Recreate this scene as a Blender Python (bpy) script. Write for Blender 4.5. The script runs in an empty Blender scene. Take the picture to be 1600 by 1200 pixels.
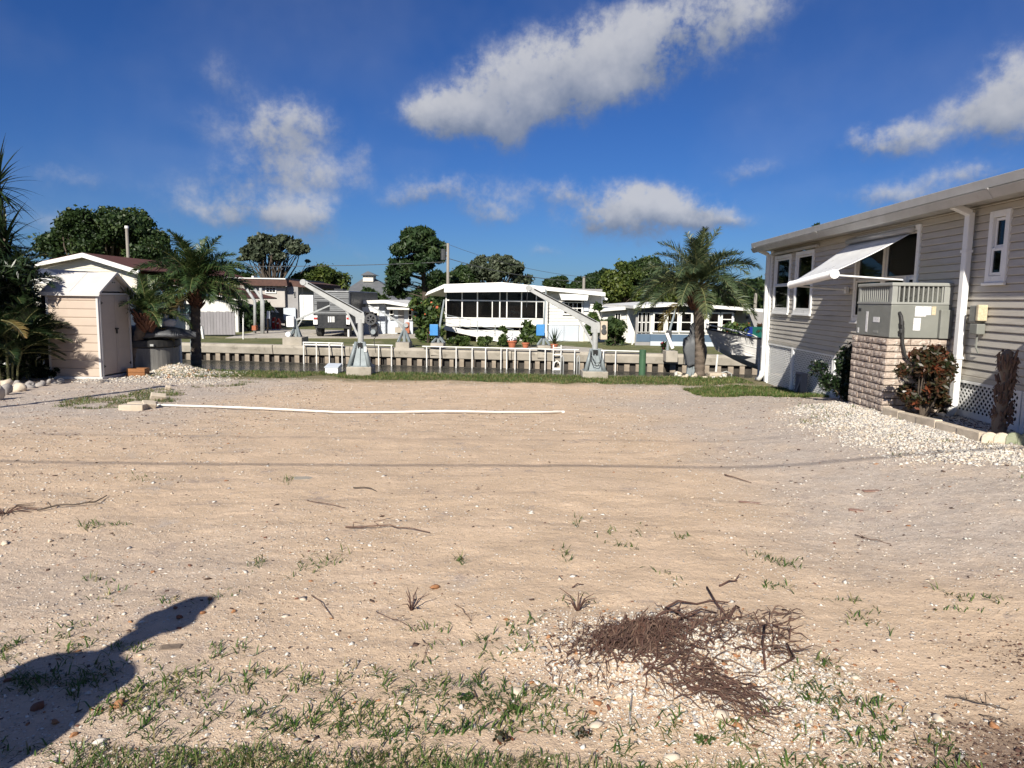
import bpy, math, random
import numpy as np
from mathutils import Vector, Matrix
random.seed(11)
RNG = np.random.default_rng(11)
R = math.radians
scene = bpy.context.scene
COL = scene.collection

# ------------------------------------------------------------------ camera
FPX = 1110.0                       # focal length in photograph pixels (1600 wide)
CAM = Vector((0, 0, 1.65))
PITCH, ROLL = R(6.75), R(0.8)
FW = Vector((0, math.cos(PITCH), -math.sin(PITCH)))
_r0 = Vector((1, 0, 0)); _u0 = _r0.cross(FW)
RT = math.cos(ROLL) * _r0 + math.sin(ROLL) * _u0
UP = -math.sin(ROLL) * _r0 + math.cos(ROLL) * _u0
cam = bpy.data.cameras.new('camera')
camo = bpy.data.objects.new('camera', cam); COL.objects.link(camo)
camo.matrix_world = Matrix(((RT.x, UP.x, -FW.x, 0), (RT.y, UP.y, -FW.y, 0), (RT.z, UP.z, -FW.z, CAM.z), (0, 0, 0, 1)))
cam.sensor_fit = 'HORIZONTAL'; cam.sensor_width = 36.0; cam.lens = FPX / 1600 * 36
cam.clip_end = 5000; cam.clip_start = 0.05
scene.camera = camo
def ray(px, py): return FW + RT * ((px - 800) / FPX) - UP * ((py - 600) / FPX)
def at(px, py, Y):                 # the point at depth Y metres seen at that pixel
    d = ray(px, py); return CAM + d * (Y / d.y)
def G(px, py, z=0.0):              # the point at height z seen at that pixel
    d = ray(px, py); return CAM + d * ((z - CAM.z) / d.z)

# ------------------------------------------------------------------ light
SUN_AZ, SUN_EL = R(16), R(33)      # light travels towards +Y, a little to +X
LDIR = Vector((math.sin(SUN_AZ) * math.cos(SUN_EL), math.cos(SUN_AZ) * math.cos(SUN_EL), -math.sin(SUN_EL)))
sun = bpy.data.lights.new('sun', 'SUN'); sun.energy = 5.0; sun.angle = R(0.5); sun.color = (1, .94, .835)
suno = bpy.data.objects.new('sun', sun); COL.objects.link(suno)
suno.rotation_euler = LDIR.to_track_quat('-Z', 'Y').to_euler()
scene.view_settings.view_transform = 'Standard'; scene.view_settings.look = 'None'
scene.view_settings.gamma = 1; scene.view_settings.use_curve_mapping = False
scene.view_settings.exposure = 0.55
SKY_STRENGTH = 0.062
scene.cycles.max_bounces = 6; scene.cycles.diffuse_bounces = 3; scene.cycles.glossy_bounces = 3; scene.cycles.transmission_bounces = 4; scene.cycles.transparent_max_bounces = 8
scene.cycles.caustics_reflective = False; scene.cycles.caustics_refractive = False
scene.cycles.use_adaptive_sampling = True; scene.cycles.adaptive_threshold = 0.02

world = bpy.data.worlds.new('World'); scene.world = world; world.use_nodes = True
def make_world():
    nt = world.node_tree; N = nt.nodes; L = nt.links; N.clear()
    out = N.new('ShaderNodeOutputWorld'); bg = N.new('ShaderNodeBackground'); L.new(bg.outputs[0], out.inputs[0])
    bg.inputs['Strength'].default_value = SKY_STRENGTH
    sky = N.new('ShaderNodeTexSky'); sky.sky_type = 'NISHITA'; sky.sun_disc = False
    sky.sun_elevation = SUN_EL; sky.sun_rotation = math.pi + SUN_AZ
    sky.altitude = 0; sky.air_density = 1.0; sky.dust_density = 0.25; sky.ozone_density = 3.0
    def m(op, a, b=None, c=None, clamp=False):
        n = N.new('ShaderNodeMath'); n.operation = op; n.use_clamp = clamp
        for i, v in enumerate((a, b, c)):
            if v is None: continue
            if isinstance(v, (int, float)): n.inputs[i].default_value = v
            else: L.new(v, n.inputs[i])
        return n.outputs[0]
    def vm(op, a, b=None):
        n = N.new('ShaderNodeVectorMath'); n.operation = op
        for i, v in enumerate((a, b)):
            if v is None: continue
            if isinstance(v, tuple): n.inputs[i].default_value = v
            else: L.new(v, n.inputs[i])
        return n.outputs['Value'] if op in ('DOT_PRODUCT', 'LENGTH') else n.outputs[0]
    def noise(vec, scale, detail, rough=.55):
        n = N.new('ShaderNodeTexNoise'); n.inputs['Scale'].default_value = scale; n.inputs['Detail'].default_value = detail
        n.inputs['Roughness'].default_value = rough; L.new(vec, n.inputs['Vector']); return n
    tc = N.new('ShaderNodeTexCoord'); d = tc.outputs['Generated']
    sep = N.new('ShaderNodeSeparateXYZ'); L.new(d, sep.inputs[0])
    az = m('ARCTAN2', sep.outputs[0], sep.outputs[1]); el = m('ARCSINE', sep.outputs[2])
    comb = N.new('ShaderNodeCombineXYZ'); L.new(az, comb.inputs[0]); L.new(el, comb.inputs[1])
    P0 = comb.outputs[0]
    # ragged outlines: move the lookup by two octaves of noise
    n1 = noise(P0, 7, 3, .6); n2 = noise(P0, 26, 5, .62)
    w1 = vm('MULTIPLY', vm('SUBTRACT', n1.outputs['Color'], (.5, .5, .5)), (.045, .035, 0))
    w2 = vm('MULTIPLY', vm('SUBTRACT', n2.outputs['Color'], (.5, .5, .5)), (.042, .036, 0))
    P = vm('ADD', P0, vm('ADD', w1, w2))
    clouds = [  # photograph pixel centre, radii, weight of every cloud clump in view
        (715, 178, 75, 26, 1.0), (790, 150, 85, 40, 1.1), (870, 114, 85, 40, 1.15), (960, 80, 95, 42, 1.05), (1060, 38, 100, 36, .85),
        (1150, 5, 90, 35, .65), (930, 148, 80, 26, .42), (795, 205, 36, 40, .75), (1060, 95, 80, 30, .36), (690, 190, 60, 22, .6),
        (460, 192, 55, 34, 1.1), (425, 228, 50, 26, .75), (400, 276, 95, 25, .72), (330, 322, 88, 26, .70), (495, 272, 50, 22, .6), (350, 118, 42, 34, .55), (310, 196, 40, 20, .4),
        (492, 346, 42, 28, 1.0), (420, 335, 60, 22, .6), (690, 298, 62, 24, .95), (775, 332, 40, 24, .8), (640, 315, 40, 16, .4), (565, 248, 16, 22, .45),
        (875, 300, 52, 20, .75), (985, 330, 70, 34, 1.2), (1045, 335, 70, 24, 1.0), (1120, 342, 45, 14, .7), (930, 350, 40, 18, .7),
        (1170, 265, 50, 18, .65), (1350, 228, 60, 22, .8), (1420, 222, 60, 22, .6), (1565, 155, 60, 40, .85), (1605, 100, 50, 45, .7), (1525, 182, 50, 22, .5), (1590, 205, 50, 24, .6),
        (1400, 308, 80, 22, .85), (1520, 272, 50, 18, .85), (120, 275, 55, 15, .5), (850, 390, 34, 11, .6), (40, 330, 80, 45, .3), (540, 392, 70, 16, .4), (20, 80, 60, 60, .25), (90, 360, 70, 25, .45)]
    S = H = None
    for (px, py, rx, ry, w) in clouds:
        q = ray(px, py).normalized(); a = math.atan2(q.x, q.y); e = math.asin(q.z)
        k = FPX * math.sqrt(1 + ((px - 800) / FPX) ** 2)
        dv = vm('MULTIPLY', vm('SUBTRACT', P, (a, e, 0)), (k / rx * .82, k / ry * .82, 0))
        g = m('MULTIPLY', m('EXPONENT', m('MULTIPLY', vm('DOT_PRODUCT', dv, dv), -1.0)), w)
        s2 = N.new('ShaderNodeSeparateXYZ'); L.new(dv, s2.inputs[0])
        hh = m('MULTIPLY', g, s2.outputs[1])
        S = g if S is None else m('ADD', S, g); H = hh if H is None else m('ADD', H, hh)
    # outside the view broken cumulus from noise, cover raised to whiten ambient light
    lo = noise(d, 3.2, 4, .55)
    gen = m('MULTIPLY', m('SUBTRACT', lo.outputs[0], .48), 7.0, clamp=True)
    side = m('ADD', m('MULTIPLY', m('SUBTRACT', m('ABSOLUTE', az), .72), 5.0, clamp=True), m('MULTIPLY', m('SUBTRACT', el, .48), 5.0, clamp=True), clamp=True)
    S = m('ADD', S, m('MULTIPLY', gen, side))
    f = noise(P0, 34, 8, .68); f2 = noise(P0, 11, 4, .6)
    dens = m('MULTIPLY', S, m('ADD', .62, m('ADD', m('MULTIPLY', m('SUBTRACT', f.outputs[0], .5), 1.15), m('MULTIPLY', m('SUBTRACT', f2.outputs[0], .5), 1.5))))
    al = N.new('ShaderNodeMapRange'); al.interpolation_type = 'SMOOTHERSTEP'; L.new(dens, al.inputs[0])
    al.inputs[1].default_value = .10; al.inputs[2].default_value = 1.0
    veil = noise(d, 2.2, 5, .6)
    alpha = m('ADD', m('MULTIPLY', al.outputs[0], .90), m('MULTIPLY', m('SUBTRACT', veil.outputs[0], .44), .42, clamp=True), clamp=True)
    hn = m('DIVIDE', H, m('ADD', S, .08))
    lit = N.new('ShaderNodeMapRange'); lit.interpolation_type = 'SMOOTHSTEP'
    L.new(m('ADD', hn, m('MULTIPLY', m('SUBTRACT', f2.outputs[0], .5), 1.5)), lit.inputs[0])
    lit.inputs[1].default_value = -.80; lit.inputs[2].default_value = .55
    cc = N.new('ShaderNodeMix'); cc.data_type = 'RGBA'; L.new(lit.outputs[0], cc.inputs[0])
    cc.inputs['A'].default_value = (2.0, 2.5, 3.6, 1); cc.inputs['B'].default_value = (6.3, 6.4, 6.8, 1)
    hs = N.new('ShaderNodeHueSaturation'); L.new(sky.outputs[0], hs.inputs['Color'])
    hs.inputs['Saturation'].default_value = 1.12; hs.inputs['Value'].default_value = .80
    tint = N.new('ShaderNodeMix'); tint.data_type = 'RGBA'; tint.blend_type = 'MULTIPLY'; tint.inputs[0].default_value = 1.0
    L.new(hs.outputs[0], tint.inputs['A']); tint.inputs['B'].default_value = (.34, .57, 1.02, 1); hs = tint
    mx = N.new('ShaderNodeMix'); mx.data_type = 'RGBA'; L.new(alpha, mx.inputs[0]); L.new(hs.outputs['Result'], mx.inputs['A']); L.new(cc.outputs['Result'], mx.inputs['B'])
    L.new(mx.outputs['Result'], bg.inputs['Color'])
make_world()
world.cycles.sampling_method = 'MANUAL'; world.cycles.sample_map_resolution = 512

# ------------------------------------------------------------------ helpers
def tag(o, label=None, cat=None, group=None, kind=None):
    if label: o['label'] = label
    if cat: o['category'] = cat
    if group: o['group'] = group
    if kind: o['kind'] = kind
    return o
def empty(name, label, cat, loc=(0, 0, 0), rz=0.0, group=None):
    o = bpy.data.objects.new(name, None); COL.objects.link(o); o.location = loc; o.rotation_euler = (0, 0, rz)
    o.empty_display_size = .1
    return tag(o, label, cat, group)
def link(name, me, parent=None, loc=None, rot=None, scale=None):
    o = bpy.data.objects.new(name, me); COL.objects.link(o)
    if parent is not None: o.parent = parent
    if loc is not None: o.location = loc
    if rot is not None: o.rotation_euler = rot
    if scale is not None: o.scale = scale if hasattr(scale, '__len__') else (scale,) * 3
    return o
def np_mesh(name, V, T, mats, mi=None, smooth=False):
    V = np.asarray(V, np.float32); T = np.asarray(T, np.int32); k = T.shape[1]
    me = bpy.data.meshes.new(name); me.vertices.add(len(V)); me.vertices.foreach_set('co', V.ravel())
    me.loops.add(T.size); me.loops.foreach_set('vertex_index', T.ravel())
    me.polygons.add(len(T)); me.polygons.foreach_set('loop_start', np.arange(len(T), dtype=np.int32) * k)
    for m_ in (mats if isinstance(mats, (list, tuple)) else [mats]): me.materials.append(m_)
    if mi is not None: me.polygons.foreach_set('material_index', np.asarray(mi, np.int32))
    if smooth: me.polygons.foreach_set('use_smooth', np.ones(len(T), bool))
    me.update(calc_edges=True); me.validate(); return me
class MB:
    def __init__(s): s.v = []; s.f = []; s.m = []
    def add(s, V, F, mi=0):
        o = len(s.v); s.v += [tuple(p) for p in V]; s.f += [tuple(i + o for i in f) for f in F]; s.m += [mi] * len(F); return s
    def box(s, x0, x1, y0, y1, z0, z1, mi=0):
        V = [(x, y, z) for z in (z0, z1) for y in (y0, y1) for x in (x0, x1)]
        return s.add(V, [(0, 2, 3, 1), (4, 5, 7, 6), (0, 1, 5, 4), (2, 6, 7, 3), (0, 4, 6, 2), (1, 3, 7, 5)], mi)
    def bar(s, a, b, w, h, up=(0, 0, 1), mi=0, w2=None, h2=None):
        a = Vector(a); b = Vector(b); d = (b - a).normalized(); u = Vector(up); sd = d.cross(u)
        if sd.length < 1e-4: sd = d.cross(Vector((1, 0, 0)))
        sd.normalize(); u = sd.cross(d); w2 = w if w2 is None else w2; h2 = h if h2 is None else h2
        V = []
        for p, ww, hh in ((a, w, h), (b, w2, h2)):
            V += [p - sd * ww / 2 - u * hh / 2, p + sd * ww / 2 - u * hh / 2, p + sd * ww / 2 + u * hh / 2, p - sd * ww / 2 + u * hh / 2]
        return s.add(V, [(3, 2, 1, 0), (4, 5, 6, 7), (0, 1, 5, 4), (1, 2, 6, 5), (2, 3, 7, 6), (3, 0, 4, 7)], mi)
    def tube(s, pts, r, n=8, mi=0, cap=True):
        pts = [Vector(p) for p in pts]; rs = r if hasattr(r, '__len__') else [r] * len(pts); V = []; F = []
        ref = Vector((0, 0, 1)); side = None
        for i, p in enumerate(pts):
            d = (pts[min(i + 1, len(pts) - 1)] - pts[max(i - 1, 0)]).normalized()
            if side is None:
                side = d.cross(ref)
                if side.length < .05: side = d.cross(Vector((1, 0, 0)))
            else: side = side - d * side.dot(d)
            side.normalize(); up = side.cross(d)
            for k in range(n):
                a = 2 * math.pi * k / n; V.append(p + (side * math.cos(a) + up * math.sin(a)) * rs[i])
        for i in range(len(pts) - 1):
            for k in range(n): F.append((i * n + k, i * n + (k + 1) % n, (i + 1) * n + (k + 1) % n, (i + 1) * n + k))
        if cap: F.append(tuple(range(n))[::-1]); F.append(tuple((len(pts) - 1) * n + k for k in range(n)))
        return s.add(V, F, mi)
    def prism(s, poly, y0, y1, mi=0):              # polygon in XZ pulled along Y
        n = len(poly); V = [(x, y0, z) for x, z in poly] + [(x, y1, z) for x, z in poly]
        return s.add(V, [tuple(range(n)), tuple(range(2 * n - 1, n - 1, -1))] + [(i, i + n, (i + 1) % n + n, (i + 1) % n) for i in range(n)], mi)
    def prismx(s, poly, x0, x1, mi=0):             # polygon in YZ pulled along X
        n = len(poly); V = [(x0, y, z) for y, z in poly] + [(x1, y, z) for y, z in poly]
        return s.add(V, [tuple(range(n)), tuple(range(2 * n - 1, n - 1, -1))] + [(i, i + n, (i + 1) % n + n, (i + 1) % n) for i in range(n)], mi)
    def lathe(s, prof, n=20, c=(0, 0, 0), mi=0):
        V = []; F = []
        for r, z in prof:
            for k in range(n): a = 2 * math.pi * k / n; V.append((c[0] + r * math.cos(a), c[1] + r * math.sin(a), c[2] + z))
        for i in range(len(prof) - 1):
            for k in range(n): F.append((i * n + k, i * n + (k + 1) % n, (i + 1) * n + (k + 1) % n, (i + 1) * n + k))
        F.append(tuple(range(n))[::-1]); F.append(tuple((len(prof) - 1) * n + k for k in range(n)))
        return s.add(V, F, mi)
    def quad(s, a, b, c, d, mi=0): return s.add([a, b, c, d], [(0, 1, 2, 3)], mi)
    def mesh(s, name, mats, smooth=False):
        me = bpy.data.meshes.new(name); me.from_pydata(s.v, [], s.f)
        for m_ in (mats if isinstance(mats, (list, tuple)) else [mats]): me.materials.append(m_)
        me.polygons.foreach_set('material_index', s.m)
        if smooth: me.polygons.foreach_set('use_smooth', [True] * len(s.f))
        import bmesh
        bm = bmesh.new(); bm.from_mesh(me); bmesh.ops.recalc_face_normals(bm, faces=bm.faces); bm.to_mesh(me); bm.free()
        me.update(); return me
    def build(s, name, mats, parent=None, smooth=False, bevel=0, loc=None, rot=None):
        o = link(name, s.mesh(name, mats, smooth), parent, loc, rot)
        if bevel:
            b = o.modifiers.new('bevel', 'BEVEL'); b.width = bevel; b.segments = 2; b.limit_method = 'ANGLE'; b.angle_limit = R(40)
        if smooth:
            pass
        return o
def fbox(mb, x0, x1, y0, y1, Y, depth, mi=0):      # box whose front face spans those pixels at depth Y
    a = at(x0, y1, Y); b = at(x1, y0, Y); c = at(x1, y1, Y); d = at(x0, y0, Y)
    zl = (a.z + c.z) / 2; zh = (b.z + d.z) / 2; xl = (a.x + d.x) / 2; xh = (b.x + c.x) / 2
    return mb.box(xl, xh, Y, Y + depth, zl, zh, mi)

def smooth01(a, b, x):
    t = np.clip((x - a) / (b - a), 0, 1); return t * t * (3 - 2 * t)
_perm = np.random.default_rng(3).random((256, 256))
def vnoise(x, y):
    xi = np.floor(x).astype(int); yi = np.floor(y).astype(int); fx = x - xi; fy = y - yi
    fx = fx * fx * (3 - 2 * fx); fy = fy * fy * (3 - 2 * fy); g = lambda a, b: _perm[a % 256, b % 256]
    return (g(xi, yi) * (1 - fx) + g(xi + 1, yi) * fx) * (1 - fy) + (g(xi, yi + 1) * (1 - fx) + g(xi + 1, yi + 1) * fx) * fy - .5
def fbm(x, y, o=4):
    s = 0; a = 1
    for i in range(o): s = s + a * vnoise(x * 2 ** i + 17 * i, y * 2 ** i + 31 * i); a *= .5
    return s
def tz(x, y):                                       # height of the lot
    x = np.asarray(x, float); y = np.asarray(y, float)
    z = -.2 * smooth01(5, 16, y)
    z = z + .31 * smooth01(2.2, 5.0, x) * (1 - smooth01(9.5, 15.5, y))
    z = z + .10 * np.exp(-((x - .85) / .42) ** 2 - ((y - 3.15) / .33) ** 2)
    z = z + .03 * fbm(x * .35, y * .35, 3) + .022 * fbm(x * 1.3 + 9, y * 1.3, 3) * (1 - .5 * smooth01(6, 14, y)) + .013 * fbm(x * 4.2, y * 6.5, 3) + .006 * fbm(x * 15, y * 19, 2)
    z = z + .19 * np.exp(-((x + 8.05) / .55) ** 2 - ((y - 17.0) / .35) ** 2)
    rut = np.exp(-(((x - .62 * (y - 4) - 1.9) / .13) ** 2)) * smooth01(2.5, 3.5, y) * (1 - smooth01(6, 8, y))
    return z - .012 * rut
def tzf(x, y): return float(tz(x, y))

# ------------------------------------------------------------------ materials
def nodes(name):
    m_ = bpy.data.materials.new(name); m_.use_nodes = True; nt = m_.node_tree; b = nt.nodes['Principled BSDF']; return m_, nt, nt.nodes, nt.links, b
def tex(nt, kind, scale, detail=5, rough=.55, coord='Object', stretch=None, vec=None):
    N = nt.nodes; L = nt.links
    if vec is None:
        t = N.new('ShaderNodeTexCoord'); v = t.outputs[coord]
    else: v = vec
    if stretch:
        mp = N.new('ShaderNodeMapping'); mp.inputs['Scale'].default_value = stretch; L.new(v, mp.inputs[0]); v = mp.outputs[0]
    n = N.new('ShaderNodeTexNoise' if kind == 'noise' else 'ShaderNodeTexVoronoi'); L.new(v, n.inputs['Vector']); n.inputs['Scale'].default_value = scale
    if kind == 'noise': n.inputs['Detail'].default_value = detail; n.inputs['Roughness'].default_value = rough
    return n
def ramp(nt, fac, stops):
    r = nt.nodes.new('ShaderNodeValToRGB'); nt.links.new(fac, r.inputs[0]); e = r.color_ramp.elements
    while len(e) < len(stops): e.new(.5)
    for i, (p, c) in enumerate(stops): e[i].position = p; e[i].color = (*c, 1) if len(c) == 3 else c
    return r.outputs[0]
def pm(name, c1, c2=None, scale=4, rough=.6, bump=0, bscale=60, metal=0, spec=.4, stretch=None, lo=.35, hi=.65, rvar=.12, coord='Object', c3=None, c3scale=30, c3lo=.62, c3hi=.72):
    m_, nt, N, L, b = nodes(name); b.inputs['Roughness'].default_value = rough; b.inputs['Metallic'].default_value = metal
    b.inputs['Specular IOR Level'].default_value = spec
    if c2 is None: c2 = tuple(x * .82 for x in c1)
    n = tex(nt, 'noise', scale, 6, .6, coord, stretch); col = ramp(nt, n.outputs[0], [(lo, c1), (hi, c2)])
    if c3 is not None:
        n3 = tex(nt, 'noise', c3scale, 5, .65, coord, stretch); f = ramp(nt, n3.outputs[0], [(c3lo, (0, 0, 0)), (c3hi, (1, 1, 1))])
        mx = N.new('ShaderNodeMix'); mx.data_type = 'RGBA'; L.new(f, mx.inputs[0]); L.new(col, mx.inputs['A']); mx.inputs['B'].default_value = (*c3, 1); col = mx.outputs['Result']
    L.new(col, b.inputs['Base Color'])
    if rvar:
        n2 = tex(nt, 'noise', scale * 3, 4, .6, coord); mr = N.new('ShaderNodeMapRange'); L.new(n2.outputs[0], mr.inputs[0]); mr.inputs[1].default_value = .3; mr.inputs[2].default_value = .7
        mr.inputs[3].default_value = max(0, rough - rvar); mr.inputs[4].default_value = min(1, rough + rvar); L.new(mr.outputs[0], b.inputs['Roughness'])
    if bump:
        n4 = tex(nt, 'noise', bscale, 5, .6, coord, stretch); bp = N.new('ShaderNodeBump'); bp.inputs['Strength'].default_value = bump; bp.inputs['Distance'].default_value = .02
        L.new(n4.outputs[0], bp.inputs['Height']); L.new(bp.outputs[0], b.inputs['Normal'])
    return m_
def leafmat(name, c1, c2, c3=None, scale=.6, rough=.5, trans=.25, spec=.35):
    m_, nt, N, L, b = nodes(name); g = N.new('ShaderNodeNewGeometry')
    n = tex(nt, 'noise', scale, 4, .6, vec=g.outputs['Position']); st = [(.32, c1), (.62, c2)] + ([(.75, c3)] if c3 else [])
    rn = N.new('ShaderNodeMath'); rn.operation = 'MULTIPLY_ADD'; L.new(g.outputs['Random Per Island'], rn.inputs[0]); rn.inputs[1].default_value = .4
    s_ = N.new('ShaderNodeMath'); s_.operation = 'SUBTRACT'; L.new(n.outputs[0], s_.inputs[0]); s_.inputs[1].default_value = .2; L.new(s_.outputs[0], rn.inputs[2])
    col = ramp(nt, rn.outputs[0], st); L.new(col, b.inputs['Base Color']); b.inputs['Roughness'].default_value = rough; b.inputs['Specular IOR Level'].default_value = spec
    tr = N.new('ShaderNodeBsdfTranslucent'); L.new(col, tr.inputs[0]); mx = N.new('ShaderNodeMixShader'); mx.inputs[0].default_value = trans
    L.new(b.outputs[0], mx.inputs[1]); L.new(tr.outputs[0], mx.inputs[2]); L.new(mx.outputs[0], N['Material Output'].inputs[0]); return m_
def glassmat(name, tint=(.55, .6, .6), refl=1.0, opacity=.0):
    m_, nt, N, L, b = nodes(name); N.remove(b); t = N.new('ShaderNodeBsdfTransparent'); t.inputs[0].default_value = (*tint, 1)
    gl = N.new('ShaderNodeBsdfGlossy'); gl.inputs['Roughness'].default_value = .02; fr = N.new('ShaderNodeFresnel'); fr.inputs[0].default_value = 1.5
    ml = N.new('ShaderNodeMath'); ml.operation = 'MULTIPLY'; L.new(fr.outputs[0], ml.inputs[0]); ml.inputs[1].default_value = refl
    mx = N.new('ShaderNodeMixShader'); L.new(ml.outputs[0], mx.inputs[0]); L.new(t.outputs[0], mx.inputs[1]); L.new(gl.outputs[0], mx.inputs[2]); o = mx
    if opacity:
        df = N.new('ShaderNodeBsdfDiffuse'); df.inputs[0].default_value = (.02, .02, .02, 1); m2 = N.new('ShaderNodeMixShader'); m2.inputs[0].default_value = opacity
        L.new(mx.outputs[0], m2.inputs[1]); L.new(df.outputs[0], m2.inputs[2]); o = m2
    L.new(o.outputs[0], N['Material Output'].inputs[0]); return m_
M = {}
M['white'] = pm('white_paint', (.78, .77, .74), (.66, .65, .61), 3, .45, .05, 40, c3=(.5, .47, .42), c3scale=9, c3lo=.66, c3hi=.85)
M['white_vinyl'] = pm('white_vinyl', (.84, .84, .82), (.77, .77, .75), 2, .35, 0)
M['siding'] = pm('beige_vinyl_siding', (.50, .465, .405), (.445, .415, .36), 1.2, .42, .04, 90, stretch=(.3, 3, 3), c3=(.29, .265, .225), c3scale=3.5, c3lo=.5, c3hi=.8)
M['fascia'] = pm('grey_white_fascia', (.47, .465, .45), (.38, .375, .36), 2.5, .4, .05, 30, c3=(.36, .34, .31), c3scale=6, c3lo=.62, c3hi=.8)
M['ac_grey'] = pm('ac_grey_enamel', (.225, .23, .205), (.185, .19, .17), 3, .45, .04, 30, c3=(.16, .14, .12), c3scale=5, c3lo=.68, c3hi=.85)
M['ac_light'] = pm('ac_pale_louver', (.31, .315, .29), (.26, .265, .245), 3, .45)
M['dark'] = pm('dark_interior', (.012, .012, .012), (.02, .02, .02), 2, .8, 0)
M['black'] = pm('black_rubber', (.02, .02, .02), (.035, .034, .033), 5, .55, .1, 60)
M['brick'] = pm('split_face_stone', (.48, .40, .33), (.36, .28, .23), 6, .85, .8, 35, c3=(.62, .55, .48), c3scale=14, c3lo=.52, c3hi=.62)
M['mortar'] = pm('dark_mortar', (.05, .04, .035), (.08, .065, .055), 8, .9, .4, 80)
M['concrete'] = pm('weathered_concrete', (.40, .36, .30), (.30, .27, .22), 2.2, .85, .35, 40, c3=(.17, .15, .12), c3scale=4, c3lo=.58, c3hi=.75)
M['concrete_dark'] = pm('wet_concrete_and_ramp_shade', (.05, .042, .033), (.03, .026, .022), 3, .7, .3, 30)
M['pile'] = pm('seawall_pile', (.33, .275, .21), (.21, .17, .13), 3, .85, .4, 30, c3=(.13, .11, .085), c3scale=5, c3lo=.55, c3hi=.7)
M['block'] = pm('cream_concrete_block', (.55, .47, .37), (.45, .38, .29), 6, .85, .4, 60)
M['galv'] = pm('galvanised_blue_grey_steel', (.25, .285, .295), (.19, .22, .23), 4, .5, .12, 30, metal=.1, c3=(.17, .13, .10), c3scale=9, c3lo=.66, c3hi=.8)
M['galv_pale'] = pm('pale_grey_steel', (.40, .41, .40), (.31, .32, .315), 4, .5, .1, 30, c3=(.26, .22, .18), c3scale=9, c3lo=.66, c3hi=.82)
M['motor'] = pm('dark_motor_casting', (.05, .055, .06), (.09, .09, .09), 8, .5, .2, 40, metal=.3)
M['blue_box'] = pm('sky_blue_box', (.06, .25, .55), (.05, .21, .48), 3, .45)
M['green_post'] = pm('green_wrapped_post', (.05, .115, .06), (.04, .09, .05), 4, .55, .1, 30)
M['wood'] = pm('weathered_wood', (.22, .17, .125), (.14, .105, .08), 3, .85, .5, 30, stretch=(1, 1, .15))
M['wood_orange'] = pm('orange_cedar', (.30, .13, .045), (.22, .09, .03), 4, .7, .3, 30, stretch=(.2, 1, 1))
M['pole'] = pm('grey_utility_pole', (.30, .275, .24), (.22, .20, .175), 3, .9, .4, 30, stretch=(1, 1, .1))
M['shed_tan'] = pm('tan_resin', (.50, .405, .325), (.45, .365, .295), 2, .5, .12, 90)
M['shed_grey'] = pm('grey_tan_resin_door', (.46, .40, .35), (.42, .365, .32), 2, .5, .1, 90)
M['shed_trim'] = pm('pale_resin_trim', (.58, .555, .53), (.52, .50, .48), 2, .5, .06, 60)
M['tarp'] = pm('grey_tarp', (.05, .053, .058), (.085, .088, .095), 4, .5, .9, 9, c3=(.22, .22, .23), c3scale=6, c3lo=.62, c3hi=.72)
M['cover_grey'] = pm('grey_outboard_cover', (.075, .08, .088), (.11, .115, .12), 3, .6, .4, 12)
M['bag'] = pm('white_plastic', (.82, .82, .82), (.7, .7, .72), 8, .3, .4, 20)
M['tank'] = pm('streaky_grey_spa_wall', (.09, .09, .088), (.20, .195, .18), 5, .6, .3, 20, stretch=(1, 1, .2))
M['alum'] = pm('aluminium_hull', (.66, .65, .63), (.57, .56, .54), 3, .45, .06, 20, metal=.05)
M['alum_dark'] = pm('dark_hull_band', (.06, .06, .065), (.09, .09, .09), 3, .5)
M['roof_red'] = pm('red_brown_shingle', (.115, .042, .03), (.08, .03, .022), 6, .85, .4, 25)
M['roof_brown'] = pm('brown_shingle', (.105, .055, .042), (.075, .04, .032), 6, .85, .4, 25)
M['roof_grey'] = pm('grey_metal_roof', (.15, .155, .16), (.115, .12, .125), 2, .6, .1, 20)
M['house_cream'] = pm('cream_siding', (.68, .64, .55), (.62, .58, .50), 2, .6)
M['house_white'] = pm('white_house_siding', (.62, .61, .58), (.55, .54, .51), 2, .5, c3=(.55, .53, .5), c3scale=4, c3lo=.62, c3hi=.8)
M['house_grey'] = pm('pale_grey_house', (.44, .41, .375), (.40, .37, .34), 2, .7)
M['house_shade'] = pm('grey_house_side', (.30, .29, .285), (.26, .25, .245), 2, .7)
M['house_bluegrey'] = pm('pale_blue_grey_panel', (.50, .545, .60), (.46, .50, .55), 2, .6)
M['house_blue'] = pm('slate_blue_panel', (.085, .135, .20), (.075, .12, .18), 2, .6)
M['house_navy'] = pm('navy_band', (.035, .045, .085), (.03, .04, .07), 2, .6)
M['fence_grey'] = pm('grey_fence_board', (.27, .255, .265), (.21, .20, .205), 3, .85, .2, 30, stretch=(1, 1, .2))
M['rv_grey'] = pm('rv_grey_panel', (.21, .215, .22), (.17, .175, .18), 2, .45)
M['rv_black'] = pm('rv_black_panel', (.02, .021, .023), (.03, .03, .032), 3, .4)
M['red'] = pm('red_plastic', (.42, .025, .02), (.34, .02, .018), 3, .45)
M['teracotta'] = pm('terracotta', (.42, .14, .07), (.34, .11, .055), 5, .8, .2, 40)
M['blue_chair'] = pm('blue_plastic', (.015, .04, .25), (.012, .03, .2), 3, .4)
M['green_chair'] = pm('green_plastic', (.01, .11, .09), (.01, .09, .07), 3, .4)
M['teal'] = pm('pale_teal_metal', (.30, .47, .48), (.26, .42, .43), 3, .5)
M['glass'] = glassmat('window_glass', (.30, .32, .33), .55)
M['screen'] = glassmat('porch_screen', (.50, .51, .52), .5, .20)
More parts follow.
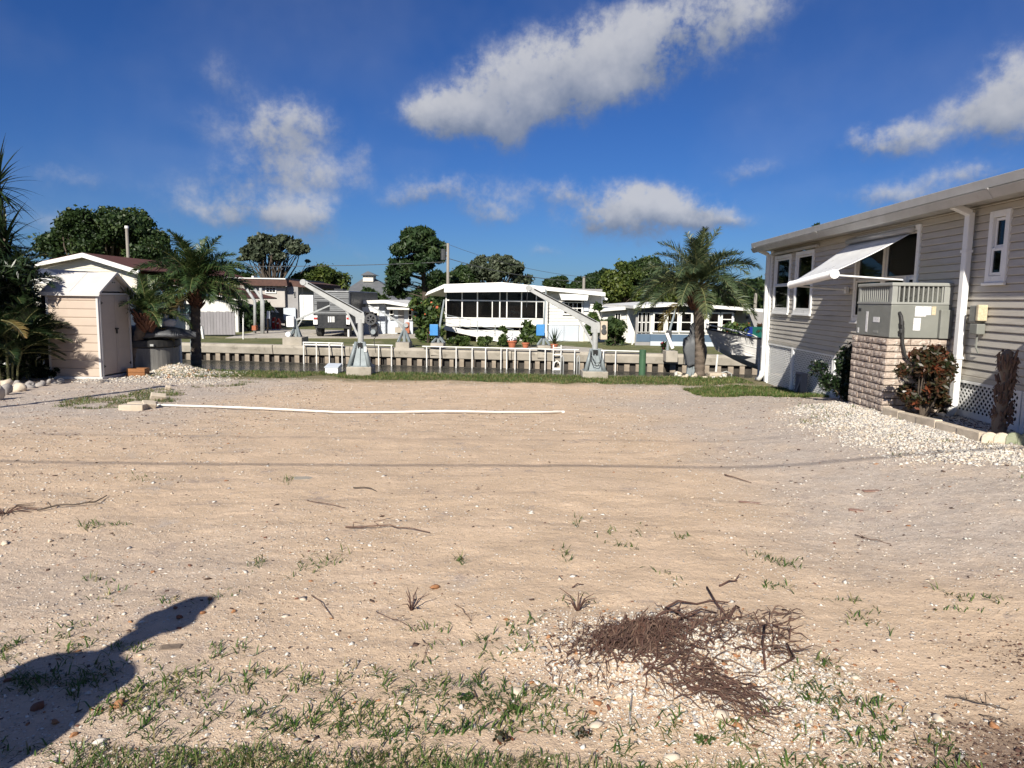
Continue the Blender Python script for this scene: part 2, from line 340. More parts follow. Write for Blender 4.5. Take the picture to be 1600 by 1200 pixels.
M['pvc'] = pm('white_pvc', (.80, .78, .72), (.72, .69, .62), 2, .4, .03, 40, stretch=(1, .2, .2))
M['label'] = pm('paper_label', (.75, .75, .74), (.55, .55, .55), 60, .5, lo=.52, hi=.58)
M['label_tan'] = pm('tan_label', (.6, .52, .36), (.45, .38, .25), 50, .5)
M['shell'] = pm('white_shell', (.66, .625, .565), (.49, .45, .395), 30, .7)
M['cream_stone'] = pm('cream_stone', (.62, .54, .43), (.50, .41, .31), 20, .75, .2, 80)
M['orange_stone'] = pm('orange_stone', (.38, .19, .085), (.27, .12, .055), 25, .7, .3, 90)
M['brown_stone'] = pm('rust_brown_stone', (.20, .085, .05), (.13, .06, .04), 25, .75, .3, 90)
M['grey_stone'] = pm('grey_stone', (.36, .33, .31), (.26, .24, .22), 15, .85, .3, 60)
M['chip'] = pm('dark_bark_chip', (.06, .036, .027), (.10, .06, .045), 25, .9)
M['root'] = pm('dried_brown_root', (.105, .052, .037), (.055, .030, .024), 14, .85, .3, 90, c3=(.22, .125, .088), c3scale=18, c3lo=.6, c3hi=.7)
M['twig'] = pm('dry_twig', (.17, .105, .075), (.11, .07, .05), 20, .85, .3, 90)
M['bark'] = pm('tree_bark', (.11, .085, .065), (.07, .055, .042), 3, .9, .6, 12)
M['palm_trunk'] = pm('palm_trunk', (.17, .135, .105), (.10, .078, .06), 6, .9, .7, 22, stretch=(1, 1, 2.5))
M['palm_boot'] = pm('palm_boot_fibre', (.17, .075, .045), (.10, .05, .035), 8, .9, .5, 30)
M['leaf_oak'] = leafmat('oak_leaf', (.016, .034, .010), (.042, .072, .020), (.07, .10, .03), .5)
M['leaf_far'] = leafmat('yellow_green_leaf', (.035, .058, .012), (.085, .115, .022), (.13, .15, .03), .4)
M['leaf_pine'] = leafmat('pine_needle', (.016, .036, .012), (.036, .066, .022), (.06, .09, .03), .6)
M['leaf_olive'] = leafmat('olive_grey_leaf', (.038, .052, .030), (.085, .105, .06), (.13, .15, .09), .5)
M['leaf_palm'] = leafmat('palm_leaflet', (.024, .05, .016), (.06, .095, .028), (.12, .14, .05), .8, .4, .22, .5)
M['leaf_palm_blue'] = leafmat('date_palm_leaflet', (.045, .072, .034), (.10, .13, .06), (.19, .19, .085), .8, .4, .22, .5)
M['leaf_palm_dry'] = leafmat('yellowing_palm_leaflet', (.10, .085, .025), (.20, .14, .045), (.27, .17, .07), 2, .5, .25)
M['rachis'] = pm('palm_rachis', (.13, .14, .05), (.19, .18, .08), 4, .5)
M['leaf_dark'] = leafmat('dark_glossy_leaf', (.008, .018, .007), (.02, .038, .012), (.035, .055, .02), 1.5, .35, .15, .5)
M['leaf_croton'] = leafmat('croton_leaf', (.022, .030, .010), (.060, .030, .014), (.16, .045, .02), 7, .4, .15, .5)
M['leaf_shrub'] = leafmat('shrub_leaf', (.03, .055, .014), (.07, .11, .028), (.12, .15, .04), 2, .45, .2)
M['flower_red'] = pm('red_flower', (.45, .03, .05), (.35, .03, .07), 9, .6)
M['flower_orange'] = pm('orange_flower', (.50, .13, .04), (.42, .09, .05), 9, .6)
M['shard'] = pm('dusty_brick', (.29, .17, .13), (.22, .13, .10), 14, .9, .4, 60, c3=(.42, .33, .27), c3scale=16, c3lo=.5, c3hi=.65)
M['grass'] = leafmat('grass_blade', (.04, .08, .013), (.085, .15, .028), (.18, .19, .06), 3, .5, .25)
M['grass_dry'] = leafmat('dry_grass_blade', (.16, .13, .06), (.25, .21, .10), (.32, .27, .14), 3, .6, .2)
# ------------------------------------------------------------------ setting: ground, canal, far bank
NEAR_EDGE = 17.62                                   # the lot ends here at its seawall
FA, FB = Vector((-12.31, 27.83, -.2)), Vector((4.62, 25.6, -.2))     # line of the far seawall
FDIR = (FB - FA).normalized()
def fy(x): return FA.y + (x - FA.x) * FDIR.y / FDIR.x
WATER = -.88

def ground_material():
    m_, nt, N, L, b = nodes('sandy_shell_ground'); b.inputs['Roughness'].default_value = .95; b.inputs['Specular IOR Level'].default_value = .15
    g = N.new('ShaderNodeNewGeometry'); pos = g.outputs['Position']; s = N.new('ShaderNodeSeparateXYZ'); L.new(pos, s.inputs[0]); X, Y = s.outputs[0], s.outputs[1]
    def m(op, a, b_=None, c=None, clamp=False):
        n = N.new('ShaderNodeMath'); n.operation = op; n.use_clamp = clamp
        for i, v in enumerate((a, b_, c)):
            if v is None: continue
            if isinstance(v, (int, float)): n.inputs[i].default_value = v
            else: L.new(v, n.inputs[i])
        return n.outputs[0]
    def mr(v, a, b_, c=0., d=1.):
        n = N.new('ShaderNodeMapRange'); n.interpolation_type = 'SMOOTHSTEP'; L.new(v, n.inputs[0])
        for i, q in enumerate((a, b_, c, d)): n.inputs[i + 1].default_value = q
        return n.outputs[0]
    def mix(f, a, c):
        n = N.new('ShaderNodeMix'); n.data_type = 'RGBA'
        if isinstance(f, float): n.inputs[0].default_value = f
        else: L.new(f, n.inputs[0])
        for k, v in (('A', a), ('B', c)):
            if isinstance(v, tuple): n.inputs[k].default_value = (*v, 1)
            else: L.new(v, n.inputs[k])
        return n.outputs['Result']
    def nz(scale, det=5, ro=.6): return tex(nt, 'noise', scale, det, ro, vec=pos).outputs[0]
    big = nz(.45, 4); mid = nz(1.7, 7, .7); fine = nz(14, 5, .7); grain = nz(150, 3, .7); streak = tex(nt, 'noise', 1.5, 6, .68, vec=pos, stretch=(.55, 3.2, 1)).outputs[0]
    col = mix(mr(mid, .3, .7), (.67, .505, .355), (.555, .415, .285)); col = mix(mr(streak, .52, .66, 0, .55), col, (.42, .32, .235)); col = mix(mr(streak, .42, .34, 0, .35), col, (.72, .56, .42))
    bn = m('MULTIPLY_ADD', big, 5.0, -2.5)
    gr = mr(m('ADD', X, bn), .9, 3.6); gr = m('MULTIPLY', gr, mr(m('ADD', Y, bn), 2.0, 4.5))
    gl = m('MULTIPLY', mr(m('SUBTRACT', bn, X), 3.4, 6.2), mr(m('ADD', Y, bn), 7.5, 10.5))
    gn = m('MULTIPLY', mr(m('SUBTRACT', bn, X), .5, 2.2), mr(Y, 5.6, 3.8))
    gm = m('MAXIMUM', m('MAXIMUM', gr, gl), m('MULTIPLY', gn, .55))
    smudge = m('MULTIPLY', mr(mid, .56, .72), mr(big, .42, .6))
    gm = m('MAXIMUM', m('MULTIPLY', gm, mr(mid, .25, .6, .55, 1.0)), m('MULTIPLY', smudge, .85))
    col = mix(gm, col, mix(mr(fine, .35, .65), (.53, .455, .39), (.42, .36, .31)))
    # dark smudges of humus
    dk = m('MULTIPLY', mr(nz(2.3, 8, .78), .56, .66), .62); col = mix(dk, col, (.30, .245, .225)); fl = m('MULTIPLY', mr(nz(34, 5, .8), .55, .66), .6); col = mix(fl, col, (.27, .20, .15)); fp = m('MULTIPLY', mr(nz(27, 4, .75), .60, .72), .6); col = mix(fp, col, (.74, .66, .57))
    # humus and bark crumbs in the right near corner
    hx = m('MULTIPLY', m('SUBTRACT', X, 2.0), 1.5); hy = m('MULTIPLY', m('SUBTRACT', Y, 2.3), 2.2)
    hd = m('ADD', m('ADD', m('MULTIPLY', hx, hx), m('MULTIPLY', hy, hy)), m('MULTIPLY_ADD', fine, 1.4, -.7))
    col = mix(m('MULTIPLY', mr(hd, 1.0, .2), .75), col, (.16, .105, .075))
    # grassy soil along the seawall and by the home
    soil = m('MULTIPLY', mr(m('ADD', Y, m('MULTIPLY_ADD', mid, 1.6, -.8)), 15.4, 16.3), .9); col = mix(soil, col, (.13, .12, .055))
    # grains: dark and pale specks
    v = tex(nt, 'voronoi', 95, vec=pos); sp = m('MULTIPLY', mr(v.outputs['Distance'], .32, .16), mr(v.outputs['Color'], .62, .72))
    v2 = tex(nt, 'voronoi', 48, vec=pos); sc = N.new('ShaderNodeSeparateColor'); L.new(v2.outputs['Color'], sc.inputs[0])
    pale = m('MULTIPLY', mr(v2.outputs['Distance'], .36, .2), mr(sc.outputs[1], .70, .82)); pale = m('MULTIPLY', pale, mr(mid, .35, .6, .25, 1.))
    dark = m('MULTIPLY', mr(v2.outputs['Distance'], .30, .18), mr(sc.outputs[0], .84, .9))
    col = mix(m('MULTIPLY', sp, .30), col, (.70, .64, .56)); col = mix(m('MULTIPLY', pale, .75), col, (.76, .71, .64)); col = mix(m('MULTIPLY', dark, .6), col, (.17, .12, .09))
    col = mix(mr(grain, .3, .7, 0, .35), col, mix(.5, col, (.28, .20, .14)))
    L.new(col, b.inputs['Base Color'])
    h = m('ADD', m('MULTIPLY', fine, .5), m('ADD', m('MULTIPLY', grain, .14), m('MULTIPLY', pale, .22)))
    bp = N.new('ShaderNodeBump'); bp.inputs['Strength'].default_value = .8; bp.inputs['Distance'].default_value = .045; L.new(h, bp.inputs['Height']); L.new(bp.outputs[0], b.inputs['Normal'])
    return m_
M['ground'] = ground_material()

def graded(a, b, lo, hi, fine, coarse):
    out = [a]; x = a
    while x < b:
        x += fine if lo <= x <= hi else min(coarse, max(fine, .35 * min(abs(x - lo), abs(x - hi)) + fine)); out.append(min(x, b))
    return np.array(out)
def make_ground():
    xs = graded(-140, 140, -9.5, 7.5, .07, 12); ys = np.concatenate([graded(-140, 1.9, 1.6, 1.9, .07, 12)[:-1], np.arange(1.9, 6, .035), np.arange(6, NEAR_EDGE, .08), [NEAR_EDGE]])
    X, Y = np.meshgrid(xs, ys); Z = tz(X, Y); nx, ny = len(xs), len(ys)
    V = np.stack([X, Y, Z], -1).reshape(-1, 3); i = np.arange(nx - 1)[None, :] + nx * np.arange(ny - 1)[:, None]
    T = np.stack([i, i + 1, i + 1 + nx, i + nx], -1).reshape(-1, 4)
    tag(link('ground', np_mesh('ground', V, T, M['ground'], smooth=True)), kind='structure')
make_ground()

M['far_grass'] = pm('far_lawn', (.085, .105, .03), (.15, .14, .055), 1.4, .95, .6, 25, coord='Object', c3=(.27, .235, .16), c3scale=.8, c3lo=.58, c3hi=.72)
mb = MB(); V = [(-900, fy(-900) + .35, -.215), (900, fy(900) + .35, -.215), (900, 2500, -.215), (-900, 2500, -.215)]
# far bank: kept level, one sheet out to the horizon
V[0] = (-200, fy(-200) + .3, -.215); V[1] = (200, fy(200) + .3, -.215)
mb.add([V[0], V[1], (2500, 2500, -.215), (-2500, 2500, -.215)], [(0, 1, 2, 3)])
tag(mb.build('far_bank_ground', M['far_grass']), kind='structure')
def water_material():
    m_, nt, N, L, b = nodes('canal_water'); b.inputs['Base Color'].default_value = (.018, .022, .018, 1); b.inputs['Roughness'].default_value = .06; b.inputs['IOR'].default_value = 1.33
    n = tex(nt, 'noise', 2.2, 4, .6, stretch=(1, 2.5, 1)); n2 = tex(nt, 'noise', 9, 3, .6, stretch=(1, 2, 1)); a = N.new('ShaderNodeMath'); a.operation = 'MULTIPLY_ADD'; L.new(n2.outputs[0], a.inputs[0]); a.inputs[1].default_value = .35; L.new(n.outputs[0], a.inputs[2])
    bp = N.new('ShaderNodeBump'); bp.inputs['Strength'].default_value = .35; bp.inputs['Distance'].default_value = .12; L.new(a.outputs[0], bp.inputs['Height']); L.new(bp.outputs[0], b.inputs['Normal']); return m_
M['water'] = water_material()
mb = MB(); mb.add([(-200, 10, WATER), (200, 10, WATER), (200, fy(200) + 30, WATER), (-200, fy(-200) + 30, WATER)], [(0, 1, 2, 3)])
tag(mb.build('canal_water', M['water']), kind='structure')
# near seawall: low concrete cap just behind the grass
ns = empty('near_seawall', 'low concrete seawall cap behind the grass strip at the end of the lot', 'seawall', (0, NEAR_EDGE, 0))
for k in range(10):
    x0 = -24 + 4.8 * k; mb = MB(); mb.box(x0 + .006, x0 + 4.794, -.05, .34, -.42, -.235 + .008 * ((k * 7) % 3)); mb.build('cap_block', M['concrete'], ns, bevel=.02)
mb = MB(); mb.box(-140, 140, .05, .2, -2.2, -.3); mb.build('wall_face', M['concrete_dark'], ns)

# concrete pads and paths on the far bank
def sheet(name, pts, z, mat):
    mb = MB(); n = len(pts); mb.add([(p[0], p[1], z) for p in pts] + [(p[0], p[1], z - .1) for p in pts], [tuple(range(n))] + [(i, (i + 1) % n, (i + 1) % n + n, i + n) for i in range(n)]); return tag(mb.build(name, mat), kind='structure')
M['pad'] = pm('pale_concrete_pad', (.46, .42, .36), (.37, .34, .29), 1.2, .9, .3, 20)
def gf(px, py): p = G(px, py, -.2); return (p.x, p.y)
sheet('concrete_pad', [gf(352, 528), gf(560, 528), gf(556, 516), gf(420, 514)], -.195, M['pad'])
sheet('patio_slab', [gf(560, 529), gf(664, 528), gf(650, 517), gf(566, 517)], -.191, M['pad'])
sheet('garden_path', [gf(795, 547), gf(948, 551), gf(940, 545), gf(880, 541), gf(800, 544)], -.187, M['pad'])

# ------------------------------------------------------------------ scatter: shells, pebbles, bark, grass
OCT = np.array([(1, 0, 0), (-1, 0, 0), (0, 1, 0), (0, -1, 0), (0, 0, 1), (0, 0, -1)], float)
OCF = np.array([(0, 2, 4), (2, 1, 4), (1, 3, 4), (3, 0, 4), (2, 0, 5), (1, 2, 5), (3, 1, 5), (0, 3, 5)])
def pebbles(P, size, flat=(.25, .6), rng=RNG):
    n = len(P); V = np.repeat(OCT[None], n, 0) * rng.uniform(.65, 1.25, (n, 6, 1)); V += rng.normal(0, .12, V.shape)
    sx = size * rng.uniform(.6, 1.3, n); sy = size * rng.uniform(.4, .95, n); sz = size * rng.uniform(flat[0], flat[1], n)
    V *= np.stack([sx, sy, sz], -1)[:, None, :]
    a = rng.uniform(0, 2 * np.pi, n); t = rng.normal(0, .3, n)
    y = V[:, :, 1] * np.cos(t)[:, None] - V[:, :, 2] * np.sin(t)[:, None]; z = V[:, :, 1] * np.sin(t)[:, None] + V[:, :, 2] * np.cos(t)[:, None]
    x2 = V[:, :, 0] * np.cos(a)[:, None] - y * np.sin(a)[:, None]; y2 = V[:, :, 0] * np.sin(a)[:, None] + y * np.cos(a)[:, None]
    V = np.stack([x2, y2, z], -1) + P[:, None, :]; V[:, :, 2] += (sz * .35)[:, None]
    T = (OCF[None] + 6 * np.arange(n)[:, None, None]).reshape(-1, 3); return V.reshape(-1, 3), T
def onlot(x, y): return np.stack([x, y, tz(x, y)], -1)
def scatter(name, label, cat, P, size, mats, prob, flat=(.25, .6)):
    V, T = pebbles(P, size, flat); mi = np.repeat(RNG.choice(len(mats), len(P), p=prob), 8)
    return tag(link(name, np_mesh(name, V, T, mats, mi)), label, cat, kind='stuff')
def shell_bits():
    n = 190000; y = 1.9 + 14.3 * RNG.random(n) ** 1.25; x = (RNG.random(n) * 2 - 1) * (y * .80 + .6)
    d = .18 + 1.1 * np.clip(fbm(x * .8 + 3, y * 1.3, 4) + .15, 0, 1) + .5 * (fbm(x * 3.1 + 7, y * 4.2, 3) > .25) + .45 * (x > 1.5) * (y > 4) + .4 * (x < -3.2) + .5 * ((x < -.6) & (y < 5)) + .25 * (y > 9)
    d *= (x < 4.9 + .045 * (y - 9)) & (x > -8.6)
    k = RNG.random(n) < d * .8; x, y = x[k], y[k]
    s = np.exp(RNG.normal(math.log(.0042), .62, len(x))) * (1 + .055 * np.maximum(0, y - 3)); s = np.clip(s, .0018, .026)
    scatter('shell_fragments', 'small white shell bits strewn over the sandy lot', 'shell bits', onlot(x, y), s, [M['shell'], M['cream_stone'], M['orange_stone'], M['brown_stone'], M['grey_stone'], M['chip']], [.48, .22, .03, .04, .09, .14], (.12, .36))
shell_bits()
def in_poly(x, y, poly):
    c = np.zeros(len(x), bool); j = len(poly) - 1
    for i in range(len(poly)):
        xi, yi = poly[i]; xj, yj = poly[j]
        c ^= ((yi > y) != (yj > y)) & (x < (xj - xi) * (y - yi) / (yj - yi + 1e-12) + xi); j = i
    return c
def gpoly(pts, z): return [(G(a, b, z).x, G(a, b, z).y) for a, b in pts]
def fill(poly, n, edge=.0, freq=2.):
    px = [p[0] for p in poly]; py = [p[1] for p in poly]; x = RNG.uniform(min(px), max(px), n); y = RNG.uniform(min(py), max(py), n)
    if edge: k = in_poly(x + edge * fbm(x * freq, y * freq, 3) * 2, y + edge * fbm(x * freq + 50, y * freq, 3) * 2, poly)
    else: k = in_poly(x, y, poly)
    return x[k], y[k]
bed = gpoly([(1185, 641), (1300, 630), (1345, 638), (1400, 652), (1470, 673), (1540, 697), (1640, 728), (1640, 800), (1560, 760), (1490, 738), (1430, 726), (1380, 708), (1330, 692), (1250, 668)], .14)
x, y = fill(bed, 72000, .4, 1.6); k = (fbm(x * 1.7, y * 1.7, 4) + RNG.normal(0, .16, len(x))) > -.14; ee0 = G(1383, 650, .24); ee1 = G(1537, 692, .27); en = Vector((ee1.y - ee0.y, ee0.x - ee1.x, 0)).normalized(); dl = np.abs((x - ee0.x) * en.x + (y - ee0.y) * en.y); k &= RNG.random(len(x)) < np.clip(1.15 - dl / 1.15, .06, 1); x, y = x[k] + RNG.normal(0, .07, int(k.sum())), y[k] + RNG.normal(0, .12, int(k.sum()))
scatter('white_shell_gravel', 'white crushed shell spread beside the brick plinth and garden edging', 'gravel', onlot(x, y), np.clip(np.exp(RNG.normal(math.log(.0135), .4, len(x))), .005, .032), [M['shell'], M['cream_stone'], M['grey_stone']], [.54, .24, .22])
bed2 = [(5.05, 6.2), (5.05, 9.1), (5.75, 9.1), (5.55, 6.2)]
x, y = fill(bed2, 9000); scatter('bed_shell_mulch', 'white shell mulch inside the edged bed under the lattice', 'gravel', onlot(x, y), np.clip(np.exp(RNG.normal(math.log(.014), .4, len(x))), .005, .03), [M['shell'], M['grey_stone'], M['chip']], [.6, .25, .15])
# mound of shell under the root clump, with orange and cream stones
n = 21000; x = RNG.normal(.80, .36, n); y = RNG.normal(2.98, .29, n); x += (3.1 - y) * .35
k = (x > -.05) & (y > 2.25) & (y < 3.75) & (RNG.random(n) < .85); x, y = x[k], y[k]
scatter('mound_shell_gravel', 'white and orange shell gravel mounded under the brown root clump', 'gravel', onlot(x, y), np.clip(np.exp(RNG.normal(math.log(.0048), .58, len(x))), .0022, .020), [M['shell'], M['cream_stone'], M['orange_stone'], M['brown_stone'], M['grey_stone']], [.60, .20, .06, .03, .11], (.3, .7))
# gravel heap at the foot of the left palm, and the spill towards the shed
n = 5500; x = RNG.normal(-8.0, .55, n); y = RNG.normal(16.85, .42, n); k = y < 17.5; x, y = x[k], y[k]
scatter('gravel_heap', 'heap of white gravel at the foot of the left canal palm', 'gravel', onlot(x, y), np.clip(np.exp(RNG.normal(math.log(.028), .4, len(x))), .01, .06), [M['shell'], M['cream_stone'], M['grey_stone'], M['orange_stone']], [.25, .35, .33, .07], (.4, .8))
n = 3200; x = RNG.uniform(-9.3, -6.2, n); y = 15.3 + RNG.normal(0, .35, n); scatter('shed_side_gravel', 'pale gravel spread in front of the spa beside the shed', 'gravel', onlot(x, y), np.clip(np.exp(RNG.normal(math.log(.018), .4, n)), .008, .04), [M['shell'], M['cream_stone'], M['grey_stone']], [.25, .3, .45])
# dark bark crumbs in the right near corner
n = 7000; x = RNG.normal(1.95, .38, n); y = RNG.normal(2.28, .24, n); n2 = 1500; x = np.concatenate([x, RNG.normal(2.55, .22, n2)]); y = np.concatenate([y, RNG.normal(3.15, .16, n2)])
scatter('bark_crumbs', 'dark bark crumbs on the sand in the right near corner', 'bark', onlot(x, y), np.clip(np.exp(RNG.normal(math.log(.0042), .5, len(x))), .002, .014), [M['chip'], M['root'], M['brown_stone'], M['orange_stone']], [.66, .26, .05, .03])
# leaf litter and grit towards the left
n = 2600; x = RNG.uniform(-8.6, -3.4, n); y = RNG.uniform(8, 15, n); scatter('leaf_litter', 'dark leaf litter and grit on the grey ground before the shed', 'litter', onlot(x, y), np.clip(np.exp(RNG.normal(math.log(.011), .45, n)), .004, .03), [M['chip'], M['twig'], M['grey_stone'], M['shell']], [.4, .25, .2, .15], (.12, .35))

def blades(P, length, lean, width, rng=RNG):
    n = len(P); a = rng.uniform(0, 2 * np.pi, n); d = np.stack([np.cos(a), np.sin(a), np.zeros(n)], -1); s = np.stack([-np.sin(a), np.cos(a), np.zeros(n)], -1)
    up = np.array([0, 0, 1.]); w = width[:, None] / 2; l = length[:, None]; le = lean[:, None]
    p1 = P + l * .5 * (d * np.sin(le * .7) + up * np.cos(le * .7)); p2 = p1 + l * .5 * (d * np.sin(np.minimum(le * 1.35, 1.75)) + up * np.cos(np.minimum(le * 1.35, 1.75)))
    V = np.stack([P - s * w, P + s * w, p1 - s * w * .8, p1 + s * w * .8, p2], 1).reshape(-1, 3)
    T = (np.array([(0, 1, 3), (0, 3, 2), (2, 3, 4)])[None] + 5 * np.arange(n)[:, None, None]).reshape(-1, 3); return V, T
def grass(name, label, x, y, lrange, lean, width, dry=.15):
    n = len(x); V, T = blades(onlot(x, y), RNG.uniform(*lrange, n), np.clip(RNG.normal(lean, .35, n), .05, 1.45), RNG.uniform(.7, 1.3, n) * width)
    mi = np.repeat((RNG.random(n) < dry).astype(int), 3); return tag(link(name, np_mesh(name, V, T, [M['grass'], M['grass_dry']], mi)), label, 'grass', kind='stuff')
n = 60000; x = RNG.uniform(-8.4, 5.6, n); y = RNG.uniform(15.3, 17.66, n); k = (y + 1.1 * fbm(x * .9, y * .9, 3)) > 16.25; x, y = x[k], y[k]
grass('seawall_grass', 'green grass strip along the seawall at the end of the lot', x, y, (.03, .08), .75, .009, .28)
pat = gpoly([(1060, 600), (1120, 596), (1215, 600), (1310, 612), (1310, 628), (1225, 634), (1150, 622)], -.12)
x, y = fill(pat, 46000, .6, 1.3); grass('home_grass', 'green grass patch beside the lattice skirting of the beige home', x, y, (.03, .09), .75, .009, .25)
patl = gpoly([(75, 636), (190, 640), (250, 618), (330, 592), (420, 586), (350, 602), (240, 606), (110, 622)], -.1)
x, y = fill(patl, 16000, .4, 1.4); k = fbm(x * 1.8, y * 1.8, 3) > -.1; grass('shed_grass', 'thin grass patch on the grey ground before the shed', x[k], y[k], (.025, .07), .8, .008, .4)
# sprawling tufts on the sand (photograph pixels, spread in metres, number of blades)
TUFTS = []
for (u, v) in [(410, 320), (870, 325), (270, 470), (320, 465), (330, 690), (290, 640), (515, 705), (778, 590), (910, 595), (965, 590), (1025, 575), (1390, 575), (670, 690), (170, 830), (240, 850), (190, 800), (20, 855), (830, 910), (750, 930), (700, 945), (920, 940), (970, 935), (1040, 915), (1290, 775), (1350, 800), (1440, 815), (1490, 830), (1535, 850), (1240, 895), (1165, 945), (1000, 995), (1445, 930), (1470, 985), (1540, 950), (620, 1010), (700, 1040), (650, 1060), (780, 1040), (560, 940), (440, 1080), (480, 1050), (850, 1080), (960, 1050), (1030, 1070), (1100, 1040), (1150, 1100), (1200, 1040), (1380, 1090), (1340, 1080), (60, 940), (160, 930), (240, 965), (30, 960), (120, 960), (300, 960), (420, 985), (360, 1010), (500, 975), (1000, 1020), (900, 1060)]:
    TUFTS.append((u / 1.935, 580 + v / 1.935))
for (u, v) in [(200, 460), (160, 560), (330, 535), (310, 490), (380, 490), (510, 505), (470, 625), (770, 565), (800, 575), (840, 580), (800, 650), (1010, 685), (1040, 740), (1080, 760), (1340, 685), (1400, 735), (1440, 705), (930, 890), (950, 895), (925, 960), (930, 1000), (980, 1020), (1060, 1020), (1130, 1090), (1000, 1060), (1040, 1130), (1070, 1100), (380, 1100), (490, 1085), (340, 1105), (20, 790), (60, 970), (20, 1020), (880, 1190), (210, 700), (60, 760), (1110, 1020)]:
    TUFTS.append((800 + u / 1.935, 580 + v / 1.935))
X = []; Yy = []
for (u, v) in TUFTS:
    p = G(u, v, 0); nb = random.randint(12, 28); sp = random.uniform(.025, .06) * (1 + .05 * p.y); ang = random.uniform(0, 3.14); el = random.uniform(1, 2.4)
    a = RNG.normal(0, sp * el, nb); b_ = RNG.normal(0, sp * .5, nb); X += list(p.x + a * math.cos(ang) - b_ * math.sin(ang)); Yy += list(p.y + a * math.sin(ang) + b_ * math.cos(ang))
grass('sand_grass_tufts', 'scattered small grass tufts creeping over the bare sand', np.array(X), np.array(Yy), (.03, .085), 1.18, .0062, .12)
n = 30000; x = RNG.uniform(-2.4, 2.3, n); y = RNG.uniform(2.0, 2.75, n); f = fbm(x * 2.2 + 4, y * 2.2, 4)
lim = 2.44 + .16 * f - .10 * smooth01(.3, 1.6, x) + .02 * (x < 0); k = (y < lim + .0) & (RNG.random(n) < .30 + .85 * np.clip((lim - y) / .12, 0, 1)) & (RNG.random(n) < np.where(x > .9, .45, 1)) & (x > -1.45 + .3 * f)
grass('near_grass', 'dense green grass fringe along the near edge of the lot', x[k], y[k], (.02, .07), 1.05, .0045, .28)
n = 7000; x = RNG.uniform(-2.5, 1.7, n); y = RNG.uniform(2.3, 3.2, n); f = fbm(x * 3.4 + 9, y * 5, 4); k = f > .10 + .30 * (y - 2.4) + .1 * (x > .3); grass('creeping_grass', 'sprigs of creeping grass reaching from the fringe onto the sand', x[k], y[k], (.025, .07), 1.22, .0055, .15)
x, y = fill(bed, 2600, .3); k = fbm(x * 2.1 + 20, y * 2.1, 3) > .22; grass('shell_bed_grass', 'weeds growing through the white shell gravel', x[k], y[k], (.03, .08), .9, .008, .3)
# ------------------------------------------------------------------ the beige manufactured home on the right
# local frame: X along the wall from its far corner towards the street, Y into the house, Z up
HP = Vector((5.97, 16.6, -.2)); HAZ = R(2.6); HROT = math.atan2(-math.cos(HAZ), -math.sin(HAZ))
home = empty('mobile_home', 'long beige vinyl-sided mobile home with white lattice skirting', 'mobile home', HP, HROT)
HM = Matrix.Translation(HP) @ Matrix.Rotation(HROT, 4, 'Z')
def hw(u, v, z): return HM @ Vector((u, v, z))
U0, U1, ZB, ZT = .02, 14.5, 1.005, 3.06
WINS = [(.30, 1.26, 1.70, 2.86), (1.66, 2.56, 1.70, 2.86), (4.55, 6.50, 1.62, 2.93), (8.16, 8.43, 2.18, 2.90)]
row = .092; z = ZB; i = 0
while z < ZT - .01:
    z1 = min(z + row, ZT); segs = [(U0, U1)]
    for (a, b, c, d) in WINS:
        if z1 > c and z < d:
            ns_ = []
            for (s0, s1) in segs:
                if b <= s0 or a >= s1: ns_.append((s0, s1))
                else:
                    if a > s0: ns_.append((s0, a))
                    if b < s1: ns_.append((b, s1))
            segs = ns_
    for (s0, s1) in segs:
        mb = MB(); mb.prismx([(-.014, z + .001), (-.017, z + .010), (-.004, z1 - .012), (.004, z1 - .001), (.03, z1 - .001), (.03, z + .001)], s0, s1); mb.build('siding_plank', M['siding'], home)
    z = z1; i += 1
mb = MB(); mb.box(U0 + .01, U1, .10, .12, ZB, ZT)   # inner wall sheet is cut by the rooms: keep only a floor, back wall, roof and ends
mb = MB(); mb.box(0, U1, .05, 4.2, .90, 1.0); mb.build('floor_deck', M['dark'], home)
mb = MB(); mb.box(0, U1, 4.05, 4.2, 1.0, 3.06); mb.build('back_wall', M['siding'], home)
for a, b in ((0, .1), (U1 - .1, U1)):
    mb = MB(); mb.box(a, b, .03, 4.05, 1.0, 3.06); mb.build('end_wall', M['siding'], home)
mb = MB(); mb.box(.1, U1 - .1, 1.2, 1.25, 1.0, 3.06); mb.build('room_partition', M['dark'], home)
mb = MB(); mb.prismx([(-.33, 3.10), (-.33, 3.22), (2.1, 3.5), (4.5, 3.22), (4.5, 3.10)], -.32, U1 + .3); mb.build('roof', M['fascia'], home)
mb = MB(); mb.prismx([(-.40, 3.14), (-.415, 3.245), (-.335, 3.245), (-.335, 3.14)], -.36, U1 + .3); mb.build('drip_edge', M['fascia'], home, bevel=.006)
mb = MB(); mb.prismx([(-.37, 3.025), (-.43, 3.125), (-.34, 3.125), (-.325, 3.095), (-.325, 3.025)], -.34, U1 + .3); mb.build('gutter', M['fascia'], home, bevel=.008)
mb = MB(); mb.box(-.3, U1, -.32, .03, 3.061, 3.095); mb.build('soffit', M['fascia'], home)
for q in (-.05, 3.7, 8.65, 12.2):
    mb = MB(); mb.prismx([(-.372, 3.02), (-.436, 3.13), (-.428, 3.135), (-.362, 3.02)], q, q + .045); mb.build('gutter_joint', M['fascia'], home)
mb = MB(); mb.box(-.05, .06, -.045, .06, .02, 3.05); mb.build('corner_post', M['white_vinyl'], home, bevel=.006)
mb = MB(); mb.box(.06, U1, -.03, .03, .945, 1.003); mb.build('starter_trim', M['siding'], home, bevel=.004)
